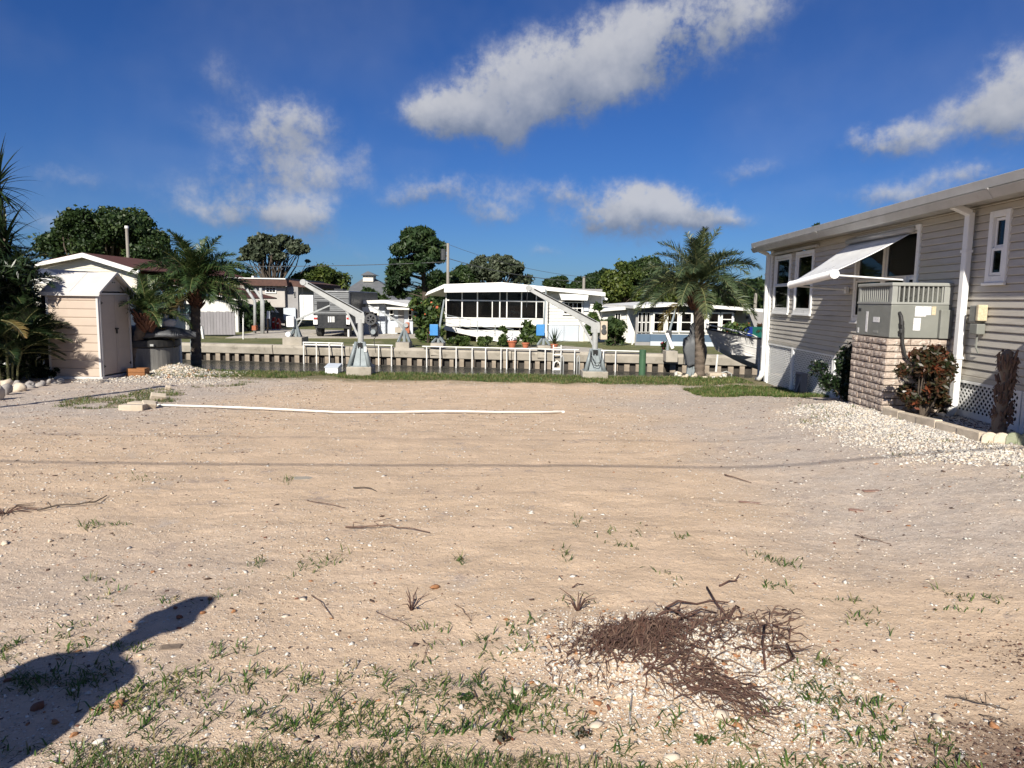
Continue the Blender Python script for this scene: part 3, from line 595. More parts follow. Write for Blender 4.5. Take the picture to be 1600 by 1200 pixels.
# windows
def window(u0, u1, z0, z1, mull=1, sash=True, head=False):
    f = MB(); w = .075
    f.box(u0 - .05, u0 + w - .05, -.036, .09, z0 - .05, z1 + .05); f.box(u1 + .05 - w, u1 + .05, -.036, .09, z0 - .05, z1 + .05)
    f.box(u0 + w - .05, u1 + .05 - w, -.036, .09, z1 + .05 - w, z1 + .05); f.box(u0 + w - .05, u1 + .05 - w, -.036, .09, z0 - .05, z0 - .05 + w)
    wnd = f.build('window', M['white_vinyl'], home, bevel=.005)
    n = mull; span = (u1 - u0) / n
    for k in range(n):
        a = u0 + span * k + (.028 if k == 0 else .035); b = u0 + span * (k + 1) - (.028 if k == n - 1 else .035)
        if k: mm = MB(); mm.box(u0 + span * k - .034, u0 + span * k + .034, -.03, .08, z0 + .026, z1 - .026); mm.build('mullion', M['white_vinyl'], wnd, bevel=.004)
        zm = z0 + (z1 - z0) * .48
        for (q0, q1, yy) in ((z0 + .03, zm, -.012), (zm, z1 - .03, .012)):
            s_ = MB(); t = .034
            s_.box(a, a + t, yy - .015, yy + .015, q0, q1); s_.box(b - t, b, yy - .015, yy + .015, q0, q1); s_.box(a + t, b - t, yy - .015, yy + .015, q0, q0 + t); s_.box(a + t, b - t, yy - .015, yy + .015, q1 - t, q1)
            s_.build('sash', M['white_vinyl'], wnd, bevel=.003)
            p = MB(); p.box(a + t * .6, b - t * .6, yy - .003, yy + .003, q0 + t * .6, q1 - t * .6); p.build('pane', M['glass'], wnd)
    s_ = MB(); s_.box(u0 - .07, u1 + .07, -.06, -.02, z0 - .085, z0 - .052); s_.build('sill', M['white_vinyl'], wnd, bevel=.005)
    if head: s_ = MB(); s_.box(u0 - .12, u1 + .16, -.10, -.02, z1 + .06, z1 + .12); s_.build('head_rail', M['fascia'], wnd, bevel=.008)
window(*WINS[0]); window(*WINS[1]); window(*WINS[2], mull=2); window(*WINS[3])
mb = MB(); mb.box(.15, 2.85, -.085, -.02, 2.94, 2.985); mb.build('head_rail', M['fascia'], home, bevel=.006)
# downspouts
def downspout(u, zb, elbow):
    mb = MB(); mb.box(u - .05, u + .05, -.125, -.05, zb, 2.98); mb.bar((u, -.088, 2.97), (u, -.30, 3.06), .1, .075); d = mb.build('downspout', M['white_vinyl'], home, bevel=.012)
    e = MB(); e.tube([(u, -.088, zb + .05), (u, -.095, zb - .04), (u - .06 * elbow, -.12, zb - .13), (u - .24 * elbow, -.15, zb - .17)], .055, 10); e.build('elbow', M['white_vinyl'], d, smooth=True)
    for q in (zb + .6, 2.5):
        s_ = MB(); s_.box(u - .062, u + .062, -.132, -.046, q, q + .03); s_.build('strap', M['white_vinyl'], d)
downspout(-.06, .22, .7); downspout(7.80, .60, 1.0)
# lattice skirting: crossed slats, one panel at a time
def lattice(u0, u1, zl0, zl1):
    mb = MB(); step = .078; w = .030; Hh = zl1 - zl0; n = int((u1 - u0 + Hh) / step)
    for sgn, y in ((1, -.008), (-1, -.004)):
        for k in range(n + 1):
            a = u0 - Hh + k * step; pa, pb = (a, zl0), (a + Hh, zl1)
            if sgn < 0: pa, pb = (a, zl1), (a + Hh, zl0)
            ta = 0 if pa[0] >= u0 else (u0 - pa[0]) / Hh; tb = 1 if pb[0] <= u1 else (u1 - pa[0]) / Hh
            if tb - ta < .02: continue
            P = lambda t: (pa[0] + (pb[0] - pa[0]) * t, y, pa[1] + (pb[1] - pa[1]) * t); A, B = P(ta), P(tb)
            h = w * .707 / 2
            mb.add([(A[0], y, A[2] - h * 1.4), (A[0], y, A[2] + h * 1.4), (B[0], y, B[2] + h * 1.4), (B[0], y, B[2] - h * 1.4)], [(0, 3, 2, 1)])
    pn = mb.build('lattice_panel', M['white_vinyl'], home); pn['kind'] = 'stuff'
    s_ = pn.modifiers.new('thick', 'SOLIDIFY'); s_.thickness = .003
    f = MB(); f.box(u0, u0 + .05, -.03, .01, zl0, zl1); f.box(u1 - .05, u1, -.03, .01, zl0, zl1); f.box(u0 + .05, u1 - .05, -.03, .01, zl1 - .035, zl1); f.build('lattice_frame', M['white_vinyl'], home, bevel=.004)
for (a, b) in ((.07, 1.72), (1.74, 3.85), (3.87, 6.40), (7.50, 8.95), (8.97, 11.6), (11.62, 14.4)): lattice(a, b, -.02, .943)
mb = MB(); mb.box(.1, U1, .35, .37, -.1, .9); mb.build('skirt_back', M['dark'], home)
mb = MB(); mb.box(7.42, 12, -.022, -.016, .50, .57); mb.build('lattice_rail', M['white_vinyl'], home)
# meter boxes
mb = MB(); mb.box(8.02, 8.16, -.12, -.02, 1.66, 1.86); mb.build('meter_box', M['ac_grey'], home, bevel=.01)
mb = MB(); mb.box(8.165, 8.215, -.13, -.02, 1.68, 1.87); mb.build('breaker_cover', M['label_tan'], home, bevel=.008)
mb = MB(); mb.box(8.05, 8.20, -.12, -.02, 1.52, 1.645); mb.build('disconnect_box', M['ac_grey'], home, bevel=.01)
mb = MB(); mb.tube([(8.13, -.07, 1.53), (8.13, -.07, 1.36), (8.13, -.04, 1.3)], .012, 6); mb.build('conduit', M['ac_grey'], home)

# awnings: fabric stretched to a front roller, arms to the wall
def awning(u0, u1, label, o0=1.03, o1=1.03, d0=.55, d1=.55):
    r = empty('window_awning', label, 'awning', hw(u0, -.04, 2.87), HROT, 'fabric window awnings')
    Lw = u1 - u0; out, drop = 1.03, .55; V = []; F = []; nu, nv = 24, 10
    for j in range(nv + 1):
        t = j / nv
        for k in range(nu + 1): kk = k / nu; V.append((Lw * kk, -(o0 + (o1 - o0) * kk) * t, -(d0 + (d1 - d0) * kk) * t - .02 * math.sin(math.pi * t)))
    for j in range(nv):
        for k in range(nu): i = j * (nu + 1) + k; F.append((i, i + 1, i + nu + 2, i + nu + 1))
    mb = MB(); mb.add(V, F); fb = mb.build('fabric', M['white_vinyl'], r, smooth=True); s_ = fb.modifiers.new('thick', 'SOLIDIFY'); s_.thickness = .006
    # rolled, ribbed front edge
    mb = MB(); nr = 46; prof = []
    for k in range(nr * 2 + 1): prof.append((Lw * k / (nr * 2), .056 + (.006 if k % 2 else -.004)))
    mb.tube([(x, -(o0 + (o1 - o0) * x / Lw) - .01, -(d0 + (d1 - d0) * x / Lw) - .035) for x, _ in prof], [q for _, q in prof], 14); mb.build('roller', M['white_vinyl'], r, smooth=False)
    for x in (0, Lw):
        out, drop = (o0, d0) if x == 0 else (o1, d1)
        mb = MB(); mb.tube([(x - .012, -out - .01, -drop - .035), (x + .012, -out - .01, -drop - .035)], .068, 18); mb.build('end_cap', M['white_vinyl'], r)
        mb = MB(); q = .03 if x == 0 else -.03
        mb.tube([(x + q, -out, -drop - .05), (x + q, -.03, -drop - .11)], .013, 8); mb.box(x + q - .035, x + q + .035, -.04, .015, -drop - .17, -drop - .06); mb.build('arm', M['white_vinyl'], r)
    mb = MB(); mb.tube([(-.04, -.02, .045), (Lw + .08, -.02, .045)], .045, 12); mb.build('head_rail', M['fascia'], r, smooth=True)
    return r
awning(4.26, 6.34, 'white fabric awning rolled out over the window above the air conditioner', .93, 1.03, .66, .55)
awning(10.65, 12.8, 'unseen white fabric awning added to cast the slanted shadow at the street end of the beige home')  # unseen awning, added beyond the view to cast the right-hand wall shadow

# split-face brick plinth
PU0, PU1, PV = 6.42, 7.47, -.80
pl = empty('brick_plinth', 'split-face tan brick plinth carrying the air conditioner', 'plinth', hw(PU0, PV, .30), HROT)
PZ = 1.13; mb = MB(); mb.box(.03, PU1 - PU0 - .03, .03, .80, 0, PZ - .01); mb.build('core', M['mortar'], pl)
def brick_mesh(w, h, d, seed):
    rg = random.Random(seed); nx, nz_ = 5, 3; V = []; F = []
    for j in range(nz_ + 1):
        for i in range(nx + 1):
            e = (i in (0, nx)) or (j in (0, nz_)); V.append((w * i / nx, -(0 if e else rg.uniform(.002, .016)) - (rg.uniform(-.002, .002)), h * j / nz_))
    for j in range(nz_):
        for i in range(nx): a = j * (nx + 1) + i; F.append((a, a + 1, a + nx + 2, a + nx + 1))
    b0 = len(V); V += [(0, d, 0), (w, d, 0), (w, d, h), (0, d, h)]; tl = nz_ * (nx + 1)
    F += [tuple(range(0, nx + 1))[::-1] + (b0, b0 + 1), tuple(range(tl, tl + nx + 1)) + (b0 + 2, b0 + 3)]
    F += [tuple(j * (nx + 1) for j in range(nz_ + 1)) + (b0 + 3, b0), tuple(j * (nx + 1) + nx for j in range(nz_, -1, -1)) + (b0 + 1, b0 + 2)]
    mb = MB(); mb.add(V, F); return mb.mesh('brick', M['brick'])
CH = .087; BM = {}
def brickm(w, k):
    key = (round(w, 2), k)
    if key not in BM: BM[key] = brick_mesh(key[0], CH - .012, .06, hash(key) % 9999)
    return BM[key]
for c in range(13):
    zc = c * CH
    for face in (0, 1):      # 0: long side facing the lot (-Y local), 1: end facing the street (+X local)
        span = (PU1 - PU0) if face == 0 else .80; x = 0; first = .30 if (c + face) % 2 else .16
        while x < span - .02:
            w = first if x == 0 else random.choice((.30, .30, .24)); w = min(w, span - x)
            if span - x - w < .07: w = span - x
            me = brickm(w - .010, random.randint(0, 3)); o = link('brick', me, pl)
            if face == 0: o.location = (x + .005, random.uniform(-.006, .006), zc)
            else: o.location = (PU1 - PU0 + random.uniform(-.006, .006), x + .005, zc); o.rotation_euler = (0, 0, R(90))
            x += w
# packaged air conditioner
ac = empty('air_conditioner', 'grey packaged air conditioner standing on the brick plinth', 'air conditioner', hw(6.45, -.77, 1.431), HROT)
AW, AD, AH = 1.0, .76, .71
mb = MB(); mb.box(0, AW, 0, AD, 0, .43); mb.build('lower_cabinet', M['ac_grey'], ac, bevel=.012)
mb = MB(); mb.box(.03, AW - .03, .03, AD - .03, .43, AH - .02); mb.build('coil', M['dark'], ac)
mb = MB(); mb.box(-.012, AW + .012, -.012, AD, AH - .045, AH); mb.build('top_cover', M['ac_light'], ac, bevel=.01)
for (a, b, c, d) in ((0, .07, 0, .07), (AW - .07, AW, 0, .07), (AW - .09, AW, AD - .11, AD), (0, .06, AD - .06, AD)):
    mb = MB(); mb.box(a, b, c, d, .432, AH - .046); mb.build('corner_panel', M['ac_light'], ac, bevel=.006)
mb = MB(); mb.box(-.006, AW + .006, -.006, AD, .432, .462); mb.build('belt_rail', M['ac_light'], ac, bevel=.004)
for k in range(15):
    x = .09 + (AW - .18) * k / 14; mb = MB(); mb.box(x - .007, x + .007, .004, .03, .463, AH - .047); mb.build('louver', M['ac_light'], ac)
for k in range(10):
    y = .09 + (AD - .22) * k / 9; mb = MB(); mb.box(AW - .03, AW - .004, y - .008, y + .008, .463, AH - .047); mb.build('louver', M['ac_light'], ac)
mb = MB(); mb.box(AW - .05, AW - .03, .08, AD - .11, .47, AH - .05); mb.build('coil_guard', M['ac_grey'], ac)
for (y0, y1, z0, z1, mt) in ((.30, .44, .28, .41, 'label'), (.44, .50, .30, .41, 'label'), (.29, .38, .10, .26, 'label'), (.51, .56, .30, .41, 'label_tan')):
    mb = MB(); mb.box(AW + .001, AW + .004, y0, y1, z0, z1); mb.build('rating_label', M[mt], ac)
for (x0, x1, z0, z1, mt) in ((.30, .36, .05, .33, 'label'), (.06, .10, .03, .10, 'label'), (.04, .13, .33, .37, 'black'), (.52, .70, .19, .26, 'label'), (.54, .68, .05, .08, 'ac_light')):
    mb = MB(); mb.box(x0, x1, -.004, -.001, z0, z1); mb.build('rating_label', M[mt], ac)
mb = MB(); mb.box(AW + .002, AW + .06, AD - .16, AD - .01, .0, .37); mb.build('power_box', M['ac_grey'], ac, bevel=.008)
mb = MB(); mb.tube([(AW + .01, .10, .33), (AW + .05, .11, .28), (AW + .07, .13, .12), (AW + .07, .14, -.06), (AW + .08, .18, -.22), (AW + .10, .32, -.36), (AW + .13, .48, -.44)], .02, 8); mb.build('drain_hose', M['black'], ac, smooth=True)
for q in (.22, .12): mb = MB(); mb.tube([(AW + .06, .115, q), (AW + .065, .12, q - .05)], .028, 8); mb.build('hose_coupling', M['black'], ac)

# edging of the bed: flat timbers, then scalloped log edging
ea = G(1383, 650, .24); eb = G(1537, 692, .27)
ed = empty('bed_edging', 'row of tan concrete edging blocks bordering the shell bed', 'edging', (0, 0, 0))
n = 5
for k in range(n):
    a = ea.lerp(eb, k / n); b = ea.lerp(eb, (k + .975) / n); z = tzf((a.x + b.x) / 2, (a.y + b.y) / 2) + .03
    mb = MB(); mb.bar((a.x, a.y, z), (b.x + .01 * (k % 2), b.y, z + .008 * (k % 3)), .095, .12); mb.build('edging_block', M['block'], ed, bevel=.01)
lg = empty('log_edging', 'scalloped wood log edging at the right end of the shell bed', 'edging', (0, 0, 0))
M['mossy'] = pm('mossy_concrete', (.30, .31, .22), (.22, .25, .15), 9, .9, .4, 50, c3=(.12, .14, .08), c3scale=12, c3lo=.55, c3hi=.7)
for k in range(6):
    p = G(1546 + 19 * k, 694 + 2.0 * k, .27); z = tzf(p.x, p.y); mb = MB(); pr = [(-.075, -.05)] + [(.075 * math.cos(q), .045 + .065 * math.sin(q)) for q in np.linspace(math.pi, 0, 9)] + [(.075, -.05)]
    mb.prism(pr, -.025, .025); mb.build('scallop', M['cream_stone'] if k < 2 else M['mossy'], lg, bevel=.01, loc=(p.x, p.y, z), rot=(0, 0, R(-28)))
# small wooden planter stand by the lattice, far end
st = empty('wooden_stand', 'small grey wooden crate stand leaning at the lattice skirting', 'crate', hw(2.55, -.22, .05), HROT)
for x in (0, .30): mb = MB(); mb.box(x, x + .03, 0, .12, 0, .46); mb.build('side_board', M['fence_grey'], st)
mb = MB(); mb.bar((.03, .03, .05), (.30, .03, .42), .03, .04); mb.bar((.03, .06, .42), (.30, .06, .05), .03, .04); mb.build('cross_brace', M['fence_grey'], st)
mb = MB(); mb.box(.03, .30, .0, .12, .43, .46); mb.build('top_board', M['fence_grey'], st)
# ------------------------------------------------------------------ vegetation kit
def leaf_cloud(C, n, size, flat=1.0, rng=RNG, elong=1.7):
    """n small leaves spread round each clump centre; C rows: x y z r"""
    C = np.asarray(C, float); w = C[:, 3] ** 2; idx = rng.choice(len(C), n, p=w / w.sum())
    d = rng.normal(0, 1, (n, 3)); d /= np.linalg.norm(d, axis=1)[:, None]; rr = C[idx, 3] * rng.random(n) ** .42 * np.where(rng.random(n) < .16, rng.uniform(1.0, 1.45, n), 1.0)
    P = C[idx, :3] + d * rr[:, None] * np.array([1, 1, flat])
    a = rng.normal(0, 1, (n, 3)) + d * .5; a[:, 2] += .25; a /= np.linalg.norm(a, axis=1)[:, None]
    b = np.cross(a, rng.normal(0, 1, (n, 3))); b /= np.linalg.norm(b, axis=1)[:, None]; c = np.cross(a, b)
    s = (size * rng.uniform(.6, 1.4, n))[:, None]
    V = np.stack([P - b * s * elong / 2, P + c * s * .5, P + b * s * elong / 2, P - c * s * .5], 1).reshape(-1, 3)
    T = np.arange(4 * n).reshape(-1, 4); return V, T
def limb(mb, a, b, r0, r1, bend=.15, n=5):
    a = Vector(a); b = Vector(b); L_ = (b - a).length; j = Vector((random.uniform(-1, 1), random.uniform(-1, 1), random.uniform(-.3, .8))) * bend * L_
    pts = [a.lerp(b, t) + j * math.sin(math.pi * t) for t in np.linspace(0, 1, n)]; mb.tube(pts, [r0 + (r1 - r0) * t for t in np.linspace(0, 1, n)], 6)
def tree(name, label, base, height, trunk_r, clumps, nleaf, lsize, mat, fork=.35, flat=.75, group=None, bark='bark', cat='tree', lean=(0, 0)):
    """clumps: x y z r relative to base"""
    t = empty(name, label, cat, base, 0, group); mb = MB(); fk = Vector((lean[0], lean[1], height * fork))
    limb(mb, (0, 0, -.3), fk, trunk_r, trunk_r * .72, .03, 5)
    for c in clumps:
        limb(mb, fk - Vector((0, 0, random.uniform(0, .1) * height)), (c[0], c[1], c[2] - c[3] * .1), trunk_r * .34, trunk_r * .05, .14)
    mb.build('trunk', M[bark], t, smooth=True)
    V, T = leaf_cloud(clumps, nleaf, lsize, flat); link('crown', np_mesh('crown', V, T, M[mat]), t); return t
def dome(w, d, h, z0, n, r, rng=random, hollow=.55):
    out = []
    for i in range(n):
        a = rng.uniform(0, 2 * math.pi); e = rng.random() ** .7; q = math.sqrt(1 - (e * .96) ** 2) * rng.uniform(hollow, 1)
        q *= rng.uniform(.86, 1.1); out.append((math.cos(a) * w / 2 * q, math.sin(a) * d / 2 * q, z0 + h * e * rng.uniform(.78, 1.06), r * rng.choice((.38, .5, .65, .8, 1.0, 1.2))))
    return out
def frond_mesh(name, L_, el0, droop, lf, nl=46, mat='leaf_palm', plume=.35, width=.028, seed=0, drop=.35):
    """palm frond growing along +X from the origin: el0 start elevation, droop total bend"""
    rg = np.random.default_rng(seed); n = 14; pts = [Vector((0, 0, 0))]; dirs = []
    for i in range(n):
        e = el0 - droop * (i / n) ** 1.25; d = Vector((math.cos(e), 0, math.sin(e))); dirs.append(d); pts.append(pts[-1] + d * L_ / n)
    mb = MB(); mb.tube(pts, [.016 * (1 - .85 * i / n) * (L_ / 1.8) ** .5 + .002 for i in range(n + 1)], 5, mi=0)
    for k in range(nl):
        t = .16 + .83 * k / (nl - 1); f = t * n; i = min(int(f), n - 1); p = pts[i].lerp(pts[i + 1], f - i); d = dirs[i]; upv = Vector((-d.z, 0, d.x))
        ll = lf * (.35 + .65 * math.sin(math.pi * min(1, t * .86 + .12)) ** .7) * (1 - .45 * max(0, t - .7) / .3)
        for sgn in (-1, 1):
            q = rg.normal(0, plume); sd = Vector((0, sgn, 0)); fwd = .55 + .5 * t
            v = (sd * (1 - .25 * t) + d * fwd + upv * (.35 + q)).normalized()
            m1 = p + v * ll * .5; v2 = (v + Vector((0, 0, -1)) * drop * rg.uniform(.6, 1.5)).normalized(); tip = m1 + v2 * ll * .5
            wd = d.cross(v).cross(v).normalized() * width * rg.uniform(.7, 1.2) * .5
            mb.add([p - wd * .6, p + wd * .6, m1 + wd, m1 - wd, tip], [(0, 1, 2, 3), (3, 2, 4)], 1)
    return mb_plain(mb, name, [M['rachis'], M[mat]])
def mb_plain(mb, name, mats):
    me = bpy.data.meshes.new(name); me.from_pydata(mb.v, [], mb.f)
    for m_ in mats: me.materials.append(m_)
    me.polygons.foreach_set('material_index', mb.m); me.update(); return me
def sword_mesh(name, L_, w, el0, droop, mat, seed=0):
    n = 6; pts = [Vector((0, 0, 0))]; mb = MB(); V = []
    for i in range(n):
        e = el0 - droop * (i / n) ** 1.5; pts.append(pts[-1] + Vector((math.cos(e), 0, math.sin(e))) * L_ / n)
    for i, p in enumerate(pts): ww = w * (.55 + .45 * math.sin(math.pi * min(1, i / n + .25))) * (1 - (i / n) ** 3); V += [p + Vector((0, -ww / 2, ww * .18)), p, p + Vector((0, ww / 2, ww * .18))]
    F = []
    for i in range(n): a = 3 * i; F += [(a, a + 1, a + 4, a + 3), (a + 1, a + 2, a + 5, a + 4)]
    mb.add(V, F); return mb_plain(mb, name, [M[mat]])
def shrub(name, label, base, clumps, nleaf, size, mat, cat='shrub', stems=5, flowers=None, nflow=0, group=None, elong=2.2):
    t = empty(name, label, cat, base, 0, group); mb = MB()
    for c in random.sample(clumps, min(stems, len(clumps))): limb(mb, (random.uniform(-.03, .03), random.uniform(-.03, .03), -.05), c[:3], .014, .006, .1)
    mb.build('stem', M['bark'], t); V, T = leaf_cloud(clumps, nleaf, size, 1.0, elong=elong); link('foliage', np_mesh('foliage', V, T, M[mat]), t)
    if flowers: V, T = leaf_cloud(clumps, nflow, size * .9, 1.05, elong=1.2); o = link('flowers', np_mesh('flowers', V, T, M[flowers]), t); o['kind'] = 'stuff'
    return t
ICO = None
def ico(level=2):
    import bmesh
    bm = bmesh.new(); bmesh.ops.create_icosphere(bm, subdivisions=level, radius=1); V = np.array([v.co[:] for v in bm.verts]); T = np.array([[v.index for v in f.verts] for f in bm.faces]); bm.free(); return V, T
ICO = ico(2)
def rock_mesh(seed, mat, sx=1, sy=1, sz=.7, rough=.16, facet=True):
    rg = np.random.default_rng(seed); V, T = ICO; V = V.copy(); k = rg.normal(0, 1, (6, 3)); k /= np.linalg.norm(k, axis=1)[:, None]
    d = V @ k.T; r = 1 + rough * np.sin(d * rg.uniform(1.5, 3.5, 6)[None] + rg.uniform(0, 6, 6)[None]).sum(1) * .5
    for q in range(6): n_ = rg.normal(0, 1, 3); n_ /= np.linalg.norm(n_); h = V @ n_; r = np.where(h * r > .72, .72 / np.maximum(h, .1), r)
    V = V * (r + rg.normal(0, .035, len(V)))[:, None] * np.array([sx, sy, sz]); return np_mesh('rock', V, T, M[mat], smooth=not facet)
def rock(name, label, x, y, size, mat, cat='rock', group=None, seed=None, sz=.65, z=None, rz=None):
    me = rock_mesh(seed if seed is not None else random.randint(0, 9999), mat, 1, random.uniform(.55, .9), sz, .5, facet=True)
    z = tzf(x, y) if z is None else z; o = link(name, me, None, (x, y, z + size * sz * .45), (random.uniform(-.2, .2), random.uniform(-.2, .2), random.uniform(0, 6) if rz is None else rz), size); return tag(o, label, cat, group)
# ------------------------------------------------------------------ left side: shed, plants, spa, palms
C0 = G(160, 591, -.17)
shed = empty('garden_shed', 'small tan plastic garden shed with white roof and closed double doors', 'shed', C0, R(-3))
SW, SD, SE, SP = 1.16, 1.14, 1.88, 2.27           # width, depth, eave, peak
for k in range(10):
    z0 = .03 + .183 * k; mb = MB(); mb.prismx([(-.012, z0), (-.022, z0 + .02), (-.022, z0 + .168), (-.008, z0 + .18), (.02, z0 + .18), (.02, z0)], -SW + .04, -.045); mb.build('wall_plank', M['shed_tan'], shed, bevel=.003)
mb = MB(); mb.box(-SW, .0, .021, .04, 0, SE); mb.box(-SW, -SW + .03, .04, SD, 0, SE); mb.box(-SW, 0, SD - .03, SD, 0, SE); mb.build('wall', M['shed_tan'], shed)
mb = MB(); mb.box(-SW - .03, .03, -.04, SD + .03, -.05, .028); mb.build('base', M['shed_trim'], shed, bevel=.006)
for x, y in ((-.045, -.03), (-SW - .005, -.03)): mb = MB(); mb.box(x, x + .05, y, y + .05, .028, SE - .01); mb.build('corner_post', M['shed_trim'], shed, bevel=.006)
mb = MB(); mb.box(-.03, .012, SD - .045, SD + .005, .028, SE - .01); mb.build('corner_post', M['shed_trim'], shed, bevel=.006)
mb = MB(); mb.prismx([(.02, SE - .0), (SD / 2, SP - .04), (SD - .02, SE - .0)], -.03, -.005); mb.build('gable_panel', M['shed_grey'], shed)
mb = MB(); mb.box(-.005, .004, SD / 2 - .07, SD / 2 + .07, 2.05, 2.11); g_ = mb.build('gable_vent', M['shed_trim'], shed)
for q in (-.035, .035): mb = MB(); mb.box(.004, .006, SD / 2 + q - .022, SD / 2 + q + .022, 2.062, 2.098); mb.build('vent_slot', M['dark'], g_)
for y0, y1 in ((.06, SD / 2 - .006), (SD / 2 + .006, SD - .06)):
    mb = MB(); mb.box(-.03, .004, y0, y1, .06, 1.80); d = mb.build('door', M['shed_grey'], shed, bevel=.006)
    for (za, zb) in ((.10, .62), (.66, 1.18), (1.22, 1.76)): mb = MB(); mb.box(.004, .010, y0 + .05, y1 - .05, za, zb); mb.build('door_panel', M['shed_grey'], d, bevel=.006)
    for zz in (.24, 1.62):
        yy = y0 + .01 if y0 < .2 else y1 - .07; mb = MB(); mb.box(.004, .016, yy, yy + .06, zz, zz + .022); mb.box(.004, .018, yy + (0 if y0 < .2 else .045), yy + (.015 if y0 < .2 else .06), zz - .02, zz + .045); mb.build('hinge', M['black'], d)
mb = MB(); mb.box(-.03, .018, .02, .06, .03, SE - .02); mb.box(-.03, .018, SD - .06, SD - .046, .03, SE - .02); mb.box(-.03, .018, .06, SD - .06, 1.805, 1.85); mb.build('door_frame', M['shed_trim'], shed, bevel=.004)
mb = MB(); mb.box(.010, .045, SD / 2 - .05, SD / 2 + .05, 1.04, 1.075); mb.box(.010, .04, SD / 2 - .016, SD / 2 + .016, .95, 1.04); mb.build('door_handle', M['black'], shed, bevel=.006)
for (ya, za, yb, zb) in ((-.09, SE - .06, SD / 2, SP), (SD + .09, SE - .06, SD / 2, SP)):
    for k in range(2):
        x0 = -SW - .08 + k * (SW + .16) / 2 + .002; x1 = x0 + (SW + .16) / 2 - .004; mb = MB(); mb.prismx([(ya, za), (yb, zb), (yb, zb + .03), (ya, za + .03)], x0, x1); mb.build('roof_panel', M['shed_trim'], shed, bevel=.004)
    mb = MB(); s_ = 1 if ya < 0 else -1; mb.box(-SW - .09, .09, min(ya - .015 * s_, ya + .0 * s_), max(ya - .015 * s_, ya), za - .045, za + .035); mb.build('eave_trim', M['shed_trim'], shed, bevel=.004)
for x in (.075,):
    for (ya, za, yb, zb) in ((-.10, SE - .075, SD / 2, SP - .01), (SD + .10, SE - .075, SD / 2, SP - .01)):
        mb = MB(); mb.prismx([(ya, za), (yb, zb), (yb, zb + .055), (ya, za + .055)], x + .008, x + .028); mb.build('barge_board', M['shed_trim'], shed, bevel=.004)

def gpt(px, py, z=-.16): p = G(px, py, z); return Vector((p.x, p.y, tzf(p.x, p.y)))
# wooden post before the shed
p = gpt(75, 586, -.15); mb = MB(); mb.tube([(0, 0, -.2), (0, 0, .9), (.01, 0, 1.86)], [.058, .055, .05], 10)
tag(mb.build('wooden_post', M['bark'], None, smooth=True, loc=p), 'dark round wooden post standing among the plants before the shed', 'post')
# palm kits (meshes shared between copies)
ARE = [frond_mesh('frond', 1.25, R(e), R(dr), .36, 34, 'leaf_dark', .12, .026, i, .3) for i, (e, dr) in enumerate(((80, 60), (68, 75), (55, 80), (40, 70), (20, 60)))]
ARY = frond_mesh('frond', 1.1, R(5), R(55), .34, 30, 'leaf_palm_dry', .12, .026, 9, .3)
def areca(label, base, canes, nf, s=1.0, group='areca palms before the shed', hmax=1.2):
    t = empty('areca_palm', label, 'palm', base, random.uniform(0, 6), group)
    for c in range(canes):
        a = random.uniform(0, 6.28); r = random.uniform(.03, .28); h = random.uniform(.3, hmax); x, y = r * math.cos(a), r * math.sin(a); top = Vector((x * 1.9, y * 1.9, h))
        mb = MB(); mb.tube([(x, y, -.1), (x * 1.3, y * 1.3, h * .5), top], [.022, .02, .016], 6); mb.build('cane', M['rachis'], t)
        for k in range(nf):
            me = ARE[min(4, int(5 * k / nf + random.random() * .8))]; o = link('frond', me, t, top, (random.uniform(-.15, .15), 0, a + random.uniform(-1.6, 1.6) + (k * 2.4)), s * random.uniform(.75, 1.1))
    return t
areca('dense dark areca palm clump left of the wooden post', Vector((-11.15, 15.6, -.18)), 14, 8, 1.05, hmax=2.3)
areca('areca palm at the left picture edge with drooping green fronds', gpt(18, 596) + Vector((0, -.1, 0)), 9, 7, .9, hmax=.95)
areca('low areca palm whose fronds overlap the tan shed wall', gpt(70, 585) + Vector((.0, -.35, 0)), 9, 8, .85, hmax=.85)
yl = link('palm_frond', ARY, None, gpt(-10, 520, .0) * 0 + at(2, 500, 13.2), (0, R(10), R(-20)), .62); tag(yl, 'yellowing dry palm frond hanging at the left picture edge', 'palm frond')
# spiky yucca reaching above the plants at the left edge
SWD = [sword_mesh('leaf', .92, .065, R(e), R(d), 'leaf_dark', i) for i, (e, d) in enumerate(((78, 10), (60, 15), (42, 25), (22, 30), (0, 35), (-25, 30)))]
yb = at(20, 570, 15.7); yb.z = tzf(yb.x, yb.y)
yu = empty('yucca', 'tall spiky yucca rising above the palms at the left edge', 'yucca', yb, 0)
for j, (dx, dy, h) in enumerate(((-.05, 0, 4.35), (-.30, .1, 3.7), (.12, -.12, 3.1), (-.15, .2, 2.5), (.10, .12, 2.0), (-.1, -.2, 3.4), (.05, -.1, 1.5))):
    mb = MB(); mb.tube([(dx * .3, dy * .3, -.1), (dx * .8, dy * .8, h * .5), (dx, dy, h)], [.07, .055, .045], 8); mb.build('stem', M['bark'], yu, smooth=True)
    for k in range(56): o = link('leaf', SWD[min(5, int(6 * (k / 46) ** .8))], yu, (dx, dy, h - .12 * (k / 46) * 3), (0, 0, k * 2.399 + j), random.uniform(.8, 1.1))
q = Vector((-10.75, 15.1, -.17)); shrub('dark_hedge', 'tall mass of dark leaves behind the palms at the left edge', q, [(random.gauss(-.2, .30), random.gauss(0, .2), random.uniform(.2, 2.4), .26) for _ in range(42)], 13000, .045, 'leaf_dark', 'hedge', 10, elong=6)
